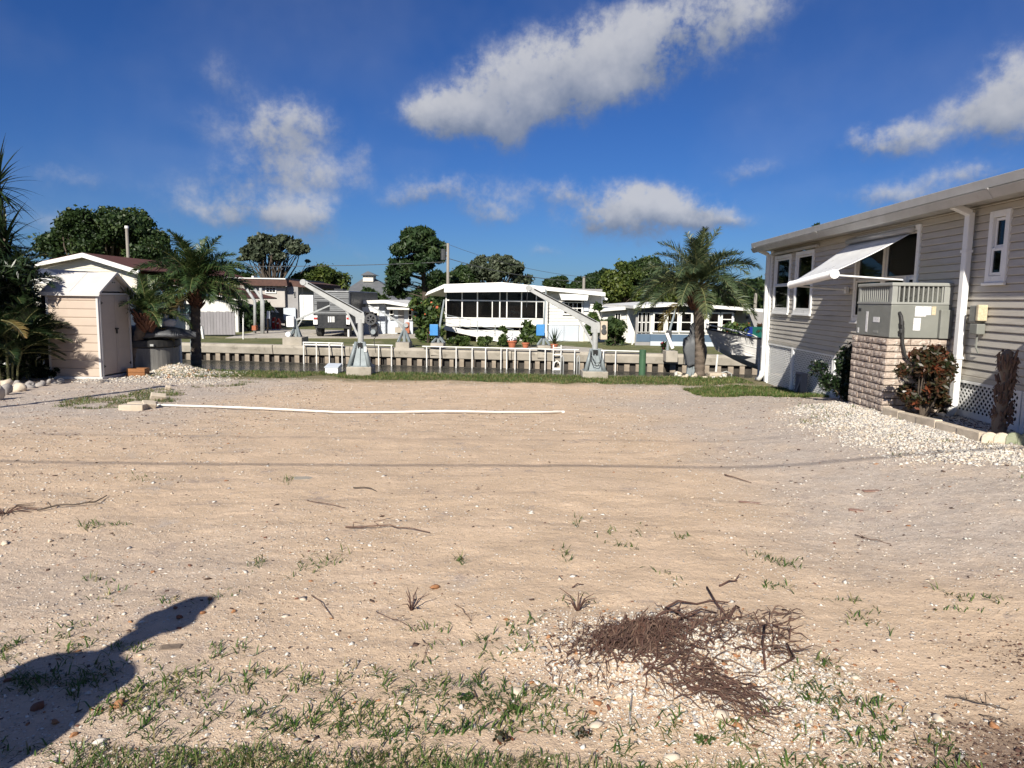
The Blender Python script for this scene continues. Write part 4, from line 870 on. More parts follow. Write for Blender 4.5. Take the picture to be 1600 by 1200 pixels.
# low dark shrubs behind the rocks and a pale fence glimpse
for i, (px, py, r, lb) in enumerate(((8, 585, .30, 'low dark shrub behind the border rocks at the left edge'), (58, 588, .24, 'small dark shrub between the rocks and the wooden post'), (92, 588, .18, 'tiny dark shrub at the left foot of the shed'))):
    q = gpt(px, py); shrub('low_shrub', lb, q, [(random.uniform(-r, r), random.uniform(-r * .6, r * .6), random.uniform(.08, r * 1.3), r * .45) for _ in range(10)], 1400, .05, 'leaf_dark', group='shrubs along the rock border')
# rocks of the border
for i, (px, py, s, mt) in enumerate(((12, 612, .17, 'grey_stone'), (30, 606, .15, 'cream_stone'), (48, 601, .13, 'grey_stone'), (64, 597, .12, 'grey_stone'), (80, 594, .12, 'grey_stone'), (96, 592, .10, 'grey_stone'), (4, 600, .14, 'cream_stone'), (24, 596, .12, 'grey_stone'), (-6, 622, .17, 'cream_stone'))):
    q = gpt(px, py, -.1); lb = ['large grey border rock nearest the bottom left of the planting', 'cream rock second along the planting border', 'grey rock in the middle of the planting border', 'grey border rock left of the wooden post', 'grey border rock under the wooden post', 'small grey border rock at the shed corner', 'cream border rock behind the large grey one', 'grey rock set back behind the cream border rock', 'cream border rock cut by the left picture edge'][i]
    rock('border_rock', lb, q.x, q.y, s * random.uniform(.8, 1.1), mt, sz=.8, group='rocks along the planting border')
# spa with black rim under a grey tarp
sc = at(196, 570, 17.0); TX = at(231, 570, 17.3).x; sb = empty('hot_tub', 'round streaky grey tub with black rim beside the shed', 'tub', (TX, 17.3, tzf(TX, 17.0) - .02), 0)
mb = MB(); mb.lathe([(.67, 0), (.70, .04), (.70, .60), (.67, .62)], 40); mb.build('tub_wall', M['tank'], sb, smooth=False)
mb = MB(); mb.lathe([(.72, .62), (.75, .64), (.75, .78), (.70, .80), (.2, .80)], 40); mb.build('rim', M['black'], sb)
mb = MB(); mb.box(.40, .48, -.64, -.59, .66, .71); mb.build('latch', M['galv_pale'], sb)
def tarp_boat(loc):
    V = []; F = []; nx, ny = 22, 9
    for i in range(nx + 1):
        t = i / nx; w = .52 * (1 - max(0, (t - .45) / .55) ** 2.2); hh = .30 * (1 - max(0, (t - .25) / .75) ** 1.6 * .88) * (1 - .3 * (1 - t))
        for j in range(ny + 1):
            s = j / ny * 2 - 1; z = hh * (1 - abs(s) ** 2.6) + .02 * math.sin(9 * t + 5 * s) + .015 * math.sin(23 * t * s) - (.05 if abs(s) > .95 else 0); V.append((2.5 * t - 1.2, s * w, z + .08 * t))
    for i in range(nx):
        for j in range(ny): a = i * (ny + 1) + j; F.append((a, a + 1, a + ny + 2, a + ny + 1))
    bot = len(V); V += [(2.5 * i / nx - 1.2, 0, -.04) for i in range(nx + 1)]
    for i in range(nx): a = i * (ny + 1); F += [(a, a + ny + 1, bot + i + 1, bot + i), (a + ny, bot + i, bot + i + 1, a + 2 * ny + 1)]
    mb = MB(); mb.add(V, F); o = mb.build('tarp_covered_kayak', M['tarp'], None, smooth=True, loc=loc, rot=(0, 0, R(-6))); return tag(o, 'pointed bundle under a grey tarp lying on the round tub', 'tarp bundle')
tarp_boat((TX + .02, 17.2, tzf(TX, 17.0) + .84))
bg = at(264, 502, 17.3); me = rock_mesh(77, 'bag', 1, .8, 1.3, .45, True); me.vertices.foreach_set('co', (np.array([v.co[:] for v in me.vertices]) * RNG.uniform(.55, 1.35, (len(me.vertices), 1))).ravel()); tag(link('plastic_bag', me, None, bg + Vector((0, 0, -.02)), (0, .3, .4), .17), 'crumpled white plastic bag on top of the grey tarp', 'plastic bag')
p = gpt(281, 574, -.2); mb = MB(); mb.box(-.05, .05, -.05, .05, -.2, .86); tag(mb.build('white_post', M['white'], None, loc=p, bevel=.006), 'short white post between the tub and the left canal palm', 'post')
p = gpt(216, 586, -.18); mb_ = empty('wooden_planter', 'orange wooden planter box at the right foot of the shed', 'planter', p, R(4))
for k in range(2): mb = MB(); mb.box(-.20, .20, -.13, -.105, .005 + .09 * k, .09 + .09 * k); mb.build('board', M['wood_orange'], mb_); mb = MB(); mb.box(-.20, .20, .105, .13, .005 + .09 * k, .09 + .09 * k); mb.build('board', M['wood_orange'], mb_); mb = MB(); mb.box(.175, .20, -.104, .104, .005 + .09 * k, .09 + .09 * k); mb.build('board', M['wood_orange'], mb_); mb = MB(); mb.box(-.20, -.175, -.104, .104, .005 + .09 * k, .09 + .09 * k); mb.build('board', M['wood_orange'], mb_)
mb = MB(); mb.box(-.175, .175, -.104, .104, 0, .15); mb.build('soil', M['chip'], mb_)

def palm(name, label, base, top, r0, r1, L_, lf, counts, mat, nl=48, plume=.35, width=.03, boots=True, dry=2, seed=0, drop=.4, group=None):
    t = empty(name, label, 'palm', base, 0, group); top = Vector(top); n = 14; mb = MB()
    pts = [Vector((0, 0, -.15)).lerp(top, i / n) + Vector((top.x * -.25 * math.sin(math.pi * i / n), 0, 0)) for i in range(n + 1)]
    P2 = []; rr = []
    for i in range(n):
        for q in (0, .55, .9): P2.append(pts[i].lerp(pts[i + 1], q)); b = r0 + (r1 - r0) * (i + q) / n; rr.append(b * (1.0 if q < .9 else .90))
    mb.tube(P2, rr, 12); mb.build('trunk', M['palm_trunk'], t, smooth=True)
    if boots:
        mb = MB()
        for k in range(70):
            a = k * 2.399; h = -.62 * L_ / 1.9 + .62 * L_ / 1.9 * k / 70; rb = r1 * (1.0 + .9 * k / 70); b0 = top + Vector((math.cos(a) * rb * .8, math.sin(a) * rb * .8, h))
            mb.bar(b0, b0 + Vector((math.cos(a) * .15, math.sin(a) * .15, .13 + .09 * random.random())), .075, .035, (0, 0, 1), 0, .03, .015)
        mb.build('leaf_boots', M['palm_boot'], t)
    ms = []; k = 0; i = 0
    for (el, dr, cnt, lm) in counts:
        meA = frond_mesh('frond', L_ * lm, R(el), R(dr), lf, nl, mat, plume, width, seed + 10 * i, drop); meB = frond_mesh('frond', L_ * lm * .92, R(el + 6), R(dr * .9), lf, nl, mat, plume, width, seed + 10 * i + 5, drop); i += 1
        for c in range(cnt):
            link('frond', (meA, meB)[c % 2], t, top + Vector((0, 0, .02 * k / 10)), (random.uniform(-.12, .12), random.uniform(-.1, .1), 2.399 * k + random.uniform(-.25, .25)), random.uniform(.88, 1.1)); k += 1
    if dry:
        md = frond_mesh('frond', L_ * .8, R(-25), R(50), lf * .9, nl - 12, 'leaf_palm_dry', plume, width, 99, .7)
        for c in range(dry): link('frond', md, t, top + Vector((0, 0, -.12)), (0, 0, random.uniform(0, 6.28)), random.uniform(.8, 1.05))
    return t
# left canal palm
b_ = gpt(307, 570, -.2); tp = at(306, 448, b_.y)
palm('queen_palm', 'green feather palm on the canal bank left of the grey davit', b_, (tp.x - b_.x, 0, tp.z - b_.z), .14, .11, 1.75, .46, ((80, 45, 5, .9), (62, 75, 7, 1.0), (42, 90, 8, 1.0), (20, 85, 8, 1.0), (-8, 65, 7, .92)), 'leaf_palm', 74, .30, .024, True, 2, 3, .6)
# young date palm leaning beside the shed
b_ = gpt(207, 583, -.19); tp = at(227, 494, b_.y)
palm('pygmy_date_palm', 'leaning pygmy date palm with reddish trunk right of the shed', b_, (tp.x - b_.x, .05, tp.z - b_.z), .10, .13, 1.15, .28, ((80, 40, 4, .9), (60, 70, 6, 1.0), (40, 85, 6, 1.0), (15, 80, 6, 1.0)), 'leaf_palm', 44, .25, .024, True, 1, 31, .4)
# right canal palm with its ring of stones
b_ = gpt(1093, 588, -.2); tp = at(1089, 452, b_.y)
palm('date_palm', 'date palm with blue-green fronds on the canal bank beside the beige home', b_, (tp.x - b_.x, 0, tp.z - b_.z), .135, .115, 1.62, .40, ((84, 40, 4, .95), (66, 75, 8, 1.05), (46, 95, 10, 1.1), (24, 95, 10, 1.1), (-2, 70, 9, 1.0)), 'leaf_palm_blue', 84, .38, .019, True, 1, 61, .35)
RINGPOS = ['rightmost', 'right rear', 'rear right of trunk', '', '', '', 'rear left of trunk', 'left rear', 'leftmost', 'front left outer', 'front left', 'front just left of centre', 'front centre', 'front just right of centre', 'front right', 'front right outer']
for k in range(16):
    a = 2 * math.pi * k / 16; q = b_ + Vector((math.cos(a) * .62, math.sin(a) * .42, 0))
    if k % 16 in (3, 4, 5): continue
    rock('ring_stone', 'pale stone ringing the right palm foot, ' + RINGPOS[k], q.x, q.y - .05, random.uniform(.07, .12), random.choice(('cream_stone', 'shell', 'cream_stone')), group='stones around the right palm')
rock('ring_stone_large', 'largest pale pink stone against the right palm trunk', b_.x - .22, b_.y - .3, .15, 'cream_stone', seed=5)
# electric pedestal behind the left palm
p = gpt(296, 570, -.2) + Vector((0, .25, 0)); pe = empty('power_pedestal', 'grey power pedestal with meter behind the left canal palm', 'power pedestal', p)
mb = MB(); mb.box(-.05, .05, -.05, .05, -.2, 1.35); mb.build('post', M['galv'], pe); mb = MB(); mb.box(-.11, .13, -.09, .06, .75, 1.2); mb.build('panel_box', M['galv_pale'], pe, bevel=.01)
mb = MB(); mb.box(-.26, .12, -.12, .10, 1.36, 1.62); mb.build('lamp_box', M['teal'], pe, bevel=.015); mb = MB(); mb.box(-.28, .14, -.14, .12, 1.345, 1.37); mb.box(.12, .20, -.12, .10, 1.38, 1.62); mb.build('bracket', M['white'], pe)
# ------------------------------------------------------------------ canal bank: davits, boat, posts
def davit(label, x0, Y, plinth, base_w, base_d, zb, ztop, tipdx, tipz, motor_side, boom_h=.20):
    """pedestal davit: concrete plinth, tapered pedestal of steel plates, head, boom rising sideways, winch"""
    z0 = tzf(x0, Y) - .05; r = empty('boat_davit', label, 'davit', (x0, Y, z0), 0, 'pedestal davits on the near bank'); s = 1 if tipdx > 0 else -1
    pw, pd, ph = plinth; mb = MB(); mb.box(-pw / 2, pw / 2, -pd / 2, pd / 2, -.1, ph); mb.build('plinth', M['concrete'], r, bevel=.02)
    tw = .17; bz = zb - z0; hz = ztop - z0
    for sx in (-1, 1):          # side plates of the pedestal
        mb = MB(); mb.add([(sx * base_w / 2, -base_d / 2, ph), (sx * base_w / 2, base_d / 2, ph), (sx * tw / 2, tw / 2, bz), (sx * tw / 2, -tw / 2, bz), (sx * (base_w / 2 - .05), -base_d / 2, ph), (sx * (base_w / 2 - .05), base_d / 2, ph), (sx * (tw / 2 - .03), tw / 2, bz), (sx * (tw / 2 - .03), -tw / 2, bz)], [(0, 1, 2, 3), (4, 5, 6, 7), (0, 3, 7, 4), (1, 2, 6, 5), (0, 1, 5, 4), (3, 2, 6, 7)]); mb.build('pedestal_plate', M['galv'], r)
        mb = MB(); mb.tube([(sx * base_w / 2 * 1.03, -base_d / 2, ph), (sx * tw / 2 * 1.15, -tw / 2, bz)], [.055, .035], 10); mb.build('pedestal_leg', M['galv'], r, smooth=True)
    mb = MB(); mb.add([(-.5 * base_w + .06, -base_d / 2 + .05, ph), (.5 * base_w - .06, -base_d / 2 + .05, ph), (tw / 2 - .03, -tw / 2 + .02, bz), (-tw / 2 + .03, -tw / 2 + .02, bz), (-.5 * base_w + .06, base_d / 2, ph), (.5 * base_w - .06, base_d / 2, ph), (tw / 2 - .03, tw / 2, bz), (-tw / 2 + .03, tw / 2, bz)], [(0, 1, 2, 3), (4, 7, 6, 5), (0, 4, 5, 1), (3, 2, 6, 7)]); mb.build('pedestal_web', M['galv'], r)
    mb = MB(); mb.bar((0, -base_d / 2 + .03, ph), (0, -tw / 2, bz), .022, .03, (0, -1, 0)); mb.build('web_rib', M['galv'], r)
    mb = MB(); mb.box(-.05, .06, -tw / 2 - .035, -tw / 2 + .03, bz - .14, bz - .02); mb.build('web_opening', M['dark'], r)
    mb = MB(); mb.box(-base_w / 2 - .05, base_w / 2 + .05, -base_d / 2 - .04, base_d / 2 + .03, ph, ph + .018); mb.build('base_plate', M['galv'], r)
    mb = MB(); mb.tube([(0, 0, bz - .02), (0, 0, hz - .02)], .07, 14); mb.build('mast', M['galv_pale'], r, smooth=False)
    # head plates, boom and strut
    tip = Vector((tipdx, 0, tipz - z0)); heel = Vector((-.04 * s, 0, hz + .05)); d = (tip - heel).normalized(); upv = Vector((-d.z * s, 0, d.x * s))
    for y in (-.05, .05):
        mb = MB(); mb.prism([(-.10, hz - .12), (.10, hz - .12), (.11, hz + .04), (.09 if s < 0 else .16, hz + .13), (-.16 if s < 0 else -.09, hz + .13), (-.11, hz + .04)], y - .008, y + .008); mb.build('head_plate', M['galv_pale'], r)
    mb = MB(); mb.bar(heel, tip, .085, boom_h, upv, 0, .07, boom_h * .62); bm_ = mb.build('boom', M['galv_pale'], r, bevel=.006)
    e0 = heel + upv * boom_h * .36 + Vector((0, -.046, 0)); e1 = tip + upv * boom_h * .2 + Vector((0, -.040, 0)); mb = MB(); mb.bar(e0.lerp(e1, .02), e0.lerp(e1, .93), .008, .03, upv); mb.build('cable_slot', M['dark'], bm_)
    mb = MB(); mb.tube([tip + Vector((0, -.05, 0)), tip + Vector((0, .05, 0))], boom_h * .36, 16); mb.build('sheave', M['galv_pale'], bm_)
    mb = MB(); mb.bar((.02 * s, 0, bz + .05), heel.lerp(tip, .24) - upv * boom_h * .4, .05, .05); mb.build('strut', M['galv_pale'], r)
    mb = MB(); q = tip - upv * .05; mb.tube([q, q + Vector((.02 * s, 0, -.42))], .006, 5); mb.build('cable', M['motor'], r)
    return r, z0, hz, bz
dl = gpt(563, 583, -.2); t1 = at(474, 441, 17.2); hd = at(563, 497, 17.2); bt = at(565, 534, 17.2)
r, z0, hz, bz = davit('blue-grey steel davit with dark winch wheel beside the white dock box', at(564, 560, 17.2).x, 17.2, (.60, .55, .26), .46, .42, bt.z, hd.z, t1.x - at(564, 560, 17.2).x, t1.z, 1)
# winch: spoked wheel, gearbox, motor
wc = at(579, 499, 17.0) - Vector((at(564, 560, 17.2).x, 17.2, z0)); wy = -.17
mb = MB(); nseg = 24
for k in range(nseg):
    a = 2 * math.pi * k / nseg; b = 2 * math.pi * (k + 1) / nseg; ca = lambda A, rr: (wc.x + rr * math.cos(A), wy, wc.z + rr * math.sin(A)); mb.bar(ca(a, .115), ca(b, .115), .05, .035, (0, 1, 0))
for k in range(6): a = math.pi * k / 3; mb.bar((wc.x, wy, wc.z), (wc.x + .11 * math.cos(a), wy, wc.z + .11 * math.sin(a)), .025, .03, (0, 1, 0))
mb.tube([(wc.x, wy - .04, wc.z), (wc.x, wy + .10, wc.z)], .035, 12); mb.build('winch_wheel', M['motor'], r)
mb = MB(); mb.tube([(wc.x + .02, -.10, wc.z), (wc.x + .02, .10, wc.z)], .10, 16); mb.build('drum', M['motor'], r)
mb = MB(); mb.box(wc.x - .02, wc.x + .13, -.09, .09, wc.z - .42, wc.z - .10); mb.build('gearbox', M['motor'], r, bevel=.015)
mb = MB(); mb.tube([(wc.x + .05, -.17, wc.z - .30), (wc.x + .05, .02, wc.z - .30)], .06, 14); mb.build('motor', M['galv'], r)
mb = MB(); mb.tube([(wc.x + .12, -.05, wc.z - .05), (wc.x + .20, -.05, wc.z - .15), (wc.x + .17, -.05, wc.z - .32), (wc.x + .05, -.08, wc.z - .48), (wc.x + .12, -.2, wc.z - .8)], .008, 6); mb.build('power_cable', M['black'], r)
mb = MB(); mb.box(.12, .18, -.20, -.15, .62, .74); mb.build('switch_box', M['white'], r)

x0 = at(929, 560, 17.3).x; t1 = at(826, 450, 17.3); hd = at(931, 512, 17.3); bt = at(930, 545, 17.3)
r2, z0, hz, bz = davit('blue-grey steel davit with tan control box near the green post', x0, 17.3, (.62, .55, .22), .44, .40, bt.z, hd.z, t1.x - x0, t1.z, 1, .19)
cb = at(943, 513, 17.2) - Vector((x0, 17.3, z0)); mb = MB(); mb.box(cb.x - .07, cb.x + .09, -.16, .10, cb.z - .27, cb.z + .17); c_ = mb.build('control_box', M['block'], r2, bevel=.01)
for q, rr in ((.04, .05), (-.07, .065)): mb = MB(); mb.tube([(cb.x, -.20, cb.z + q), (cb.x, -.158, cb.z + q)], rr, 14); mb.build('winch_hub', M['motor'], c_)
mb = MB(); mb.tube([(-.12, -.2, .72), (-.13, -.24, .55), (-.06, -.26, .38), (.06, -.26, .36), (.13, -.24, .5), (.14, -.18, .66)], .01, 6); mb.tube([(-.10, -.22, .6), (.0, -.26, .42), (.12, -.24, .44)], .008, 6); mb.build('power_cable', M['black'], r2)

# white dock box
p = gpt(519, 584, -.2) + Vector((0, .15, 0)); db = empty('dock_box', 'small white dock box with grey lid near the left davit', 'dock box', p, R(-4))
mb = MB(); mb.box(-.17, .15, -.14, .14, 0, .15); mb.build('body', M['white_vinyl'], db, bevel=.01); mb = MB(); mb.prismx([(-.16, .15), (-.16, .17), (.16, .24), (.16, .15)], -.185, .165); mb.build('lid', M['house_bluegrey'], db, bevel=.006)
# green mooring post
p = at(1003, 588, 18.05); mb = MB(); mb.tube([(0, 0, -1.8), (0, 0, .62), (0, 0, .635)], [.088, .088, .07], 16); tag(mb.build('green_post', M['green_post'], None, smooth=False, loc=(p.x, 18.05, -.2)), 'dark green mooring post in the canal right of the davit', 'post')
# ladder hand rails on the near edge
for i, (px, lb) in enumerate(((878, 'left grey handrail hoop of the near dock ladder'), (903, 'right grey handrail hoop of the near dock ladder'))):
    q = at(px, 585, 17.85); mb = MB(); mb.tube([(-.03, 0, -.2), (-.03, 0, .42), (.0, 0, .48), (.03, 0, .42), (.03, 0, -.2)], .016, 8); tag(mb.build('ladder_handrail', M['galv_pale'], None, smooth=True, loc=(q.x, q.y, -.2)), lb, 'handrail', 'ladder handrails')
# boat on its lift, bow towards the left
def boat():
    bx = at(1097, 545, 19.3); Lb = 4.3; t = empty('aluminium_boat', 'aluminium skiff with dark gunwale hanging on a lift behind the beige home', 'boat', (bx.x, 19.3, at(1100, 575, 19.3).z + .05), R(-3)); t.rotation_euler = (0, R(4.5), R(-3)); ns_, nk = 18, 8; V = []; F = []; TOP = []
    def sec(u):      # u 0 bow .. 1 stern: half width, keel height, gunwale height
        w = .78 * (1 - (1 - min(1, u / .55)) ** 2.2) if u < .55 else .78; k = .48 * (1 - min(1, u / .42)) ** 2; return max(w, .012), k, .80 + .22 * (1 - u) ** 2
    for i in range(ns_ + 1):
        u = i / ns_; w, k, g = sec(u)
        for j in range(-nk, nk + 1):
            s = j / nk; a = abs(s); y = w * (a / .55 * .80 if a < .55 else .80 + .20 * (a - .55) / .45); z = k + (.16 * (a / .55) if a < .55 else .16 + (g - k - .16) * ((a - .55) / .45)); V.append((u * Lb + .62 * (1 - u) ** 2 * (g - z) / g - .0, math.copysign(y, s) if j else 0, z))
    m_ = 2 * nk + 1
    for i in range(ns_):
        for j in range(m_ - 1): a = i * m_ + j; F.append((a, a + m_, a + m_ + 1, a + 1))
    F.append(tuple(range(ns_ * m_, ns_ * m_ + m_)))
    mb = MB(); mb.add(V, F); h = mb.build('hull', M['alum'], t, smooth=False); s_ = h.modifiers.new('thick', 'SOLIDIFY'); s_.thickness = .012; s_.offset = -1
    for sg in (-1, 1):
        mb = MB(); mb.tube([(u * Lb, sg * sec(u)[0] * 1.01, sec(u)[2]) for u in np.linspace(0, 1, 18)], .026, 6); mb.build('gunwale', M['alum_dark'], h)
        for f_ in (.35, .62): mb = MB(); mb.tube([(u * Lb + .62 * (1 - u) ** 2 * (sec(u)[2] - sec(u)[1] - .16) * (1 - f_) / sec(u)[2], sg * sec(u)[0] * (.80 + .20 * f_ + .012), sec(u)[1] + .16 + (sec(u)[2] - sec(u)[1] - .16) * f_) for u in np.linspace(.05, 1, 16)], .010, 5); mb.build('rub_strake', M['alum'], h)
        mb = MB(); mb.tube([(u * Lb + .55 * (1 - u) ** 2, sg * sec(u)[0] * .58, sec(u)[1] + .115) for u in np.linspace(.10, .9, 12)], .018, 5); mb.build('spray_rail', M['white_vinyl'], h)
    mb = MB(); mb.box(.15 * Lb, .95 * Lb, -.5, .5, .42, .45); mb.build('deck', M['alum'], t)
    mb = MB(); mb.tube([(.03, -.05, 1.0), (.05, -.16, 1.13), (.5, -.45, 1.08), (1.05, -.62, 1.0), (1.25, -.66, .92)], .015, 7); mb.tube([(.03, .05, 1.0), (.05, .16, 1.13), (.5, .45, 1.08), (1.05, .62, 1.0), (1.25, .66, .92)], .015, 7); mb.tube([(.05, -.16, 1.13), (-.0, 0, 1.15), (.05, .16, 1.13)], .015, 7); mb.build('bow_rail', M['white_vinyl'], t, smooth=True)
    mb = MB(); mb.box(.04, .28, -.06, .06, .99, 1.03); mb.build('bow_cleat', M['white_vinyl'], t)
boat()
def covered_motor():
    q = at(1084, 575, 18.2); t = empty('covered_davit_winch', 'davit winch wrapped in a dark grey cover behind the right canal palm', 'covered winch', (q.x - .02, 18.2, -.25))
    mb = MB(); prof = [(.0, .95), (.14, 1.05), (.19, 1.02), (.22, .8), (.27, .55), (.22, .42)]
    mb.lathe([(.24, .30), (.25, .36), (.27, .50), (.30, .66), (.30, .80), (.25, .95), (.13, 1.02), (.09, 1.10), (.075, 1.3), (.02, 1.36)], 28); mb.v = [(x * (1 + .10 * math.sin(5 * math.atan2(y, x) + 3 * z)) + .04 * math.sin(4 * z), y * (1 + .10 * math.sin(5 * math.atan2(y, x) + 3 * z)), z + .03 * math.sin(6 * math.atan2(y, x))) for x, y, z in mb.v]; o = mb.build('cover', M['cover_grey'], t, smooth=True); o.scale = (1.0, .62, 1)
    mb = MB(); mb.tube([(0, 0, 1.30), (-.02, 0, 1.62)], .03, 8); mb.build('boom_stub', M['galv'], t)
    for x in (-.12, .03): mb = MB(); mb.bar((x, 0, -.05), (x * .5, 0, .45), .10, .12); mb.build('pedestal', M['galv'], t)
    mb = MB(); mb.box(-.45, .1, -.25, .2, -.12, .02); mb.build('plinth', M['concrete_dark'], t)
    q2 = at(1100, 580, 18.0); e = empty('concrete_footing', 'low mossy concrete footing right of the palm stones', 'footing', (q2.x + .12, 18.0, -.25)); mb = MB(); mb.box(-.02, .42, -.2, .2, -.2, .14); mb.build('block', M['block'], e, bevel=.03); mb = MB(); mb.tube([(.30, -.1, .14), (.42, -.1, .18), (.55, -.1, .12), (.56, -.1, -.05)], .015, 6); mb.build('pipe', M['galv_pale'], e)
covered_motor()
for i, (px, y0, y1, lb) in enumerate(((1117, 570, 600, 'leaning white fender pole left of the skiff'), (1186, 565, 600, 'white fender pole at the right end of the skiff'))):
    a = at(px + (4 if i == 0 else 0), y0 - (10 if i == 0 else 0), 18.6); mb = MB(); mb.tube([(a.x, 18.6, a.z + .1), (a.x - (.08 if i == 0 else 0), 18.6, -1.3)], .028, 8); tag(mb.build('fender_pole', M['white'], None), lb, 'pole')
# ------------------------------------------------------------------ far seawall
sw = empty('far_seawall', 'long concrete seawall with square piles on the far canal bank', 'seawall', FA, math.atan2(FDIR.y, FDIR.x))
# local X along the wall (0 at px 311), Y away from the canal
for k in range(-4, 10):
    mb = MB(); j = .01 * ((k * 5) % 3 - 1); mb.prismx([(-.06 + j, -.36), (-.12 + j, -.10), (-.10 + j, .0), (.36, .0), (.36, -.36)], k * 3.1 + .008, k * 3.1 + 3.092); mb.build('cap_segment', M['concrete'], sw, bevel=.015)
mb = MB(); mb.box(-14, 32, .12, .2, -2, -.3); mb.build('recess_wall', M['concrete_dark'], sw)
pmesh = [MB().box(-w / 2, w / 2, -.05, .16, -1.5, -.37).mesh('pile', M['pile']) for w in (.15, .17, .19)]
dmesh = MB().box(-.055, .055, -.01, .15, -1.5, -.37).mesh('dark_pile', M['wood'])
for k in range(-8, 60):
    x = k * .405; o = link('pile', random.choice(pmesh), sw, (x + random.uniform(-.015, .015), random.uniform(-.02, .02), random.uniform(-.05, 0)))
    if k % 2 == 0: o.scale = (1, 1, 1)
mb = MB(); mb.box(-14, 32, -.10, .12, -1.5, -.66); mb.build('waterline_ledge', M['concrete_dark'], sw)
# white capping boards and fender poles along parts of the wall
def rail(label, px0, px1, poles, two=False, zt=0.0, ylow=582):
    t = empty('fender_rail', label, 'fender rail', (0, 0, 0), 0, 'white fender rails on the far seawall')
    a = G(px0, 545, -.2); xa = a.x * 1.0; pa = None
    def onw(px):  # point of the wall line seen at px
        d = ray(px, 545); n_ = Vector((-FDIR.y, FDIR.x, 0)); o_ = FA - n_ * .22; tt = (o_ - CAM).dot(n_) / d.dot(n_); q = CAM + d * tt; return Vector((q.x, q.y, 0))
    A, B = onw(px0), onw(px1); mb = MB(); mb.bar((A.x, A.y, -.16 + zt), (B.x, B.y, -.16 + zt), .10, .036); mb.build('top_rail', M['white'], t, bevel=.006)
    if two: mb = MB(); mb.bar((A.x, A.y, -.24 + zt), (B.x, B.y, -.24 + zt), .05, .05); mb.build('lower_rail', M['white'], t)
    for px in poles: q = onw(px); mb = MB(); mb.tube([(q.x, q.y - .05, -.18 + zt), (q.x, q.y - .06, -1.35)], .023, 8); mb.build('fender_pole', M['white'], t)
rail('white railed fender frame beside the left far davit', 474, 537, (475, 495, 515, 535), True, .10)
rail('short white fender rail between the left near davit and the far red winch', 552, 614, (553, 592, 612), False, .06)
rail('long white fender rail along the middle of the far seawall', 660, 905, (667, 688, 713, 738, 759, 783, 792, 805, 828, 852, 898), False, .05)
rail('white fender rail right of the near right davit', 935, 1000, (943, 962), False, .05)
# white swim ladder
q = at(870, 560, 25.9); lt = empty('swim_ladder', 'white swim ladder hanging on the far seawall', 'ladder', (q.x, 25.75, 0))
for x in (-.14, .14): mb = MB(); mb.tube([(x, 0, .05), (x, -.03, -1.2)], .022, 8); mb.build('rail', M['white'], lt)
for z in (-.05, -.3): mb = MB(); mb.bar((-.14, -.01, z), (.14, -.01, z), .05, .035); mb.build('rung', M['white'], lt)
mb = MB(); mb.tube([(-.14, -.02, -.78), (-.10, -.02, -.60), (0, -.02, -.53), (.10, -.02, -.60), (.14, -.02, -.78)], .03, 6); mb.bar((-.14, -.02, -.82), (.14, -.02, -.82), .05, .09); mb.build('arched_step', M['white'], lt)
# far davits
def far_davit(label, px, pyb, pym, tip, plinth_px, extra):
    q = G(px, pyb, -.17); Y = fy(q.x) + .45; q = at(px, pyb, Y); z0 = -.2; r = empty('far_davit', label, 'davit', (q.x, Y, z0), 0, 'davits on the far bank'); s = Y / FPX
    w = plinth_px * s; mb = MB(); mb.box(-w / 2, w / 2, -.55, .35, -.25, .20 if extra != 'tall' else .30); mb.build('plinth', M['concrete'], r, bevel=.02)
    m = at(px, pym, Y); hz = m.z - z0; ph = .20
    for dx, dy in ((-.22, -.15), (.22, -.15), (-.22, .2), (.22, .2)): mb = MB(); mb.bar((dx, dy - .1, ph), (dx * .2, dy * .2, hz * .72), .06, .06); mb.build('leg', M['galv'], r)
    mb = MB(); mb.tube([(0, 0, ph), (0, 0, hz)], .065, 10); mb.build('mast', M['galv'], r)
    tq = at(tip[0], tip[1], Y) - Vector((q.x, Y, z0)); mb = MB(); mb.bar((0, 0, hz - .03), tq, .08, .10, (0, 1, 0), 0, .05, .06); mb.build('boom', M['galv' if extra == 'up' else 'galv_pale'], r)
    if extra != 'up': mb = MB(); mb.bar((0, 0, hz * .62), Vector((0, 0, hz)).lerp(tq, .25), .04, .04); mb.build('strut', M['galv_pale'], r)
    if extra == 'tall': mb = MB(); mb.box(-.32, -.02, -.22, .0, hz - .30, hz + .12); mb.build('motor_housing', M['white_vinyl'], r, bevel=.03); mb = MB(); mb.tube([(-.25, -.25, .4), (-.25, .1, .4)], .1, 12); mb.build('cable_drum', M['white_vinyl'], r)
    if extra == 'red': mb = MB(); mb.box(.04, .20, -.05, .05, hz - .36, hz + .06); mb.build('motor_housing', M['teracotta'], r, bevel=.02); mb = MB(); mb.tube([(.08, -.12, hz - .05), (.08, .1, hz - .05)], .08, 12); mb.build('drum', M['galv_pale'], r)
    return r, z0, Y, q
far_davit('far davit with white motor box and boom rising to the right', 463, 527, 499, (516, 477), 30, 'tall')
far_davit('far davit with red motor and boom rising to the left', 632, 534, 506, (576, 477), 21, 'red')
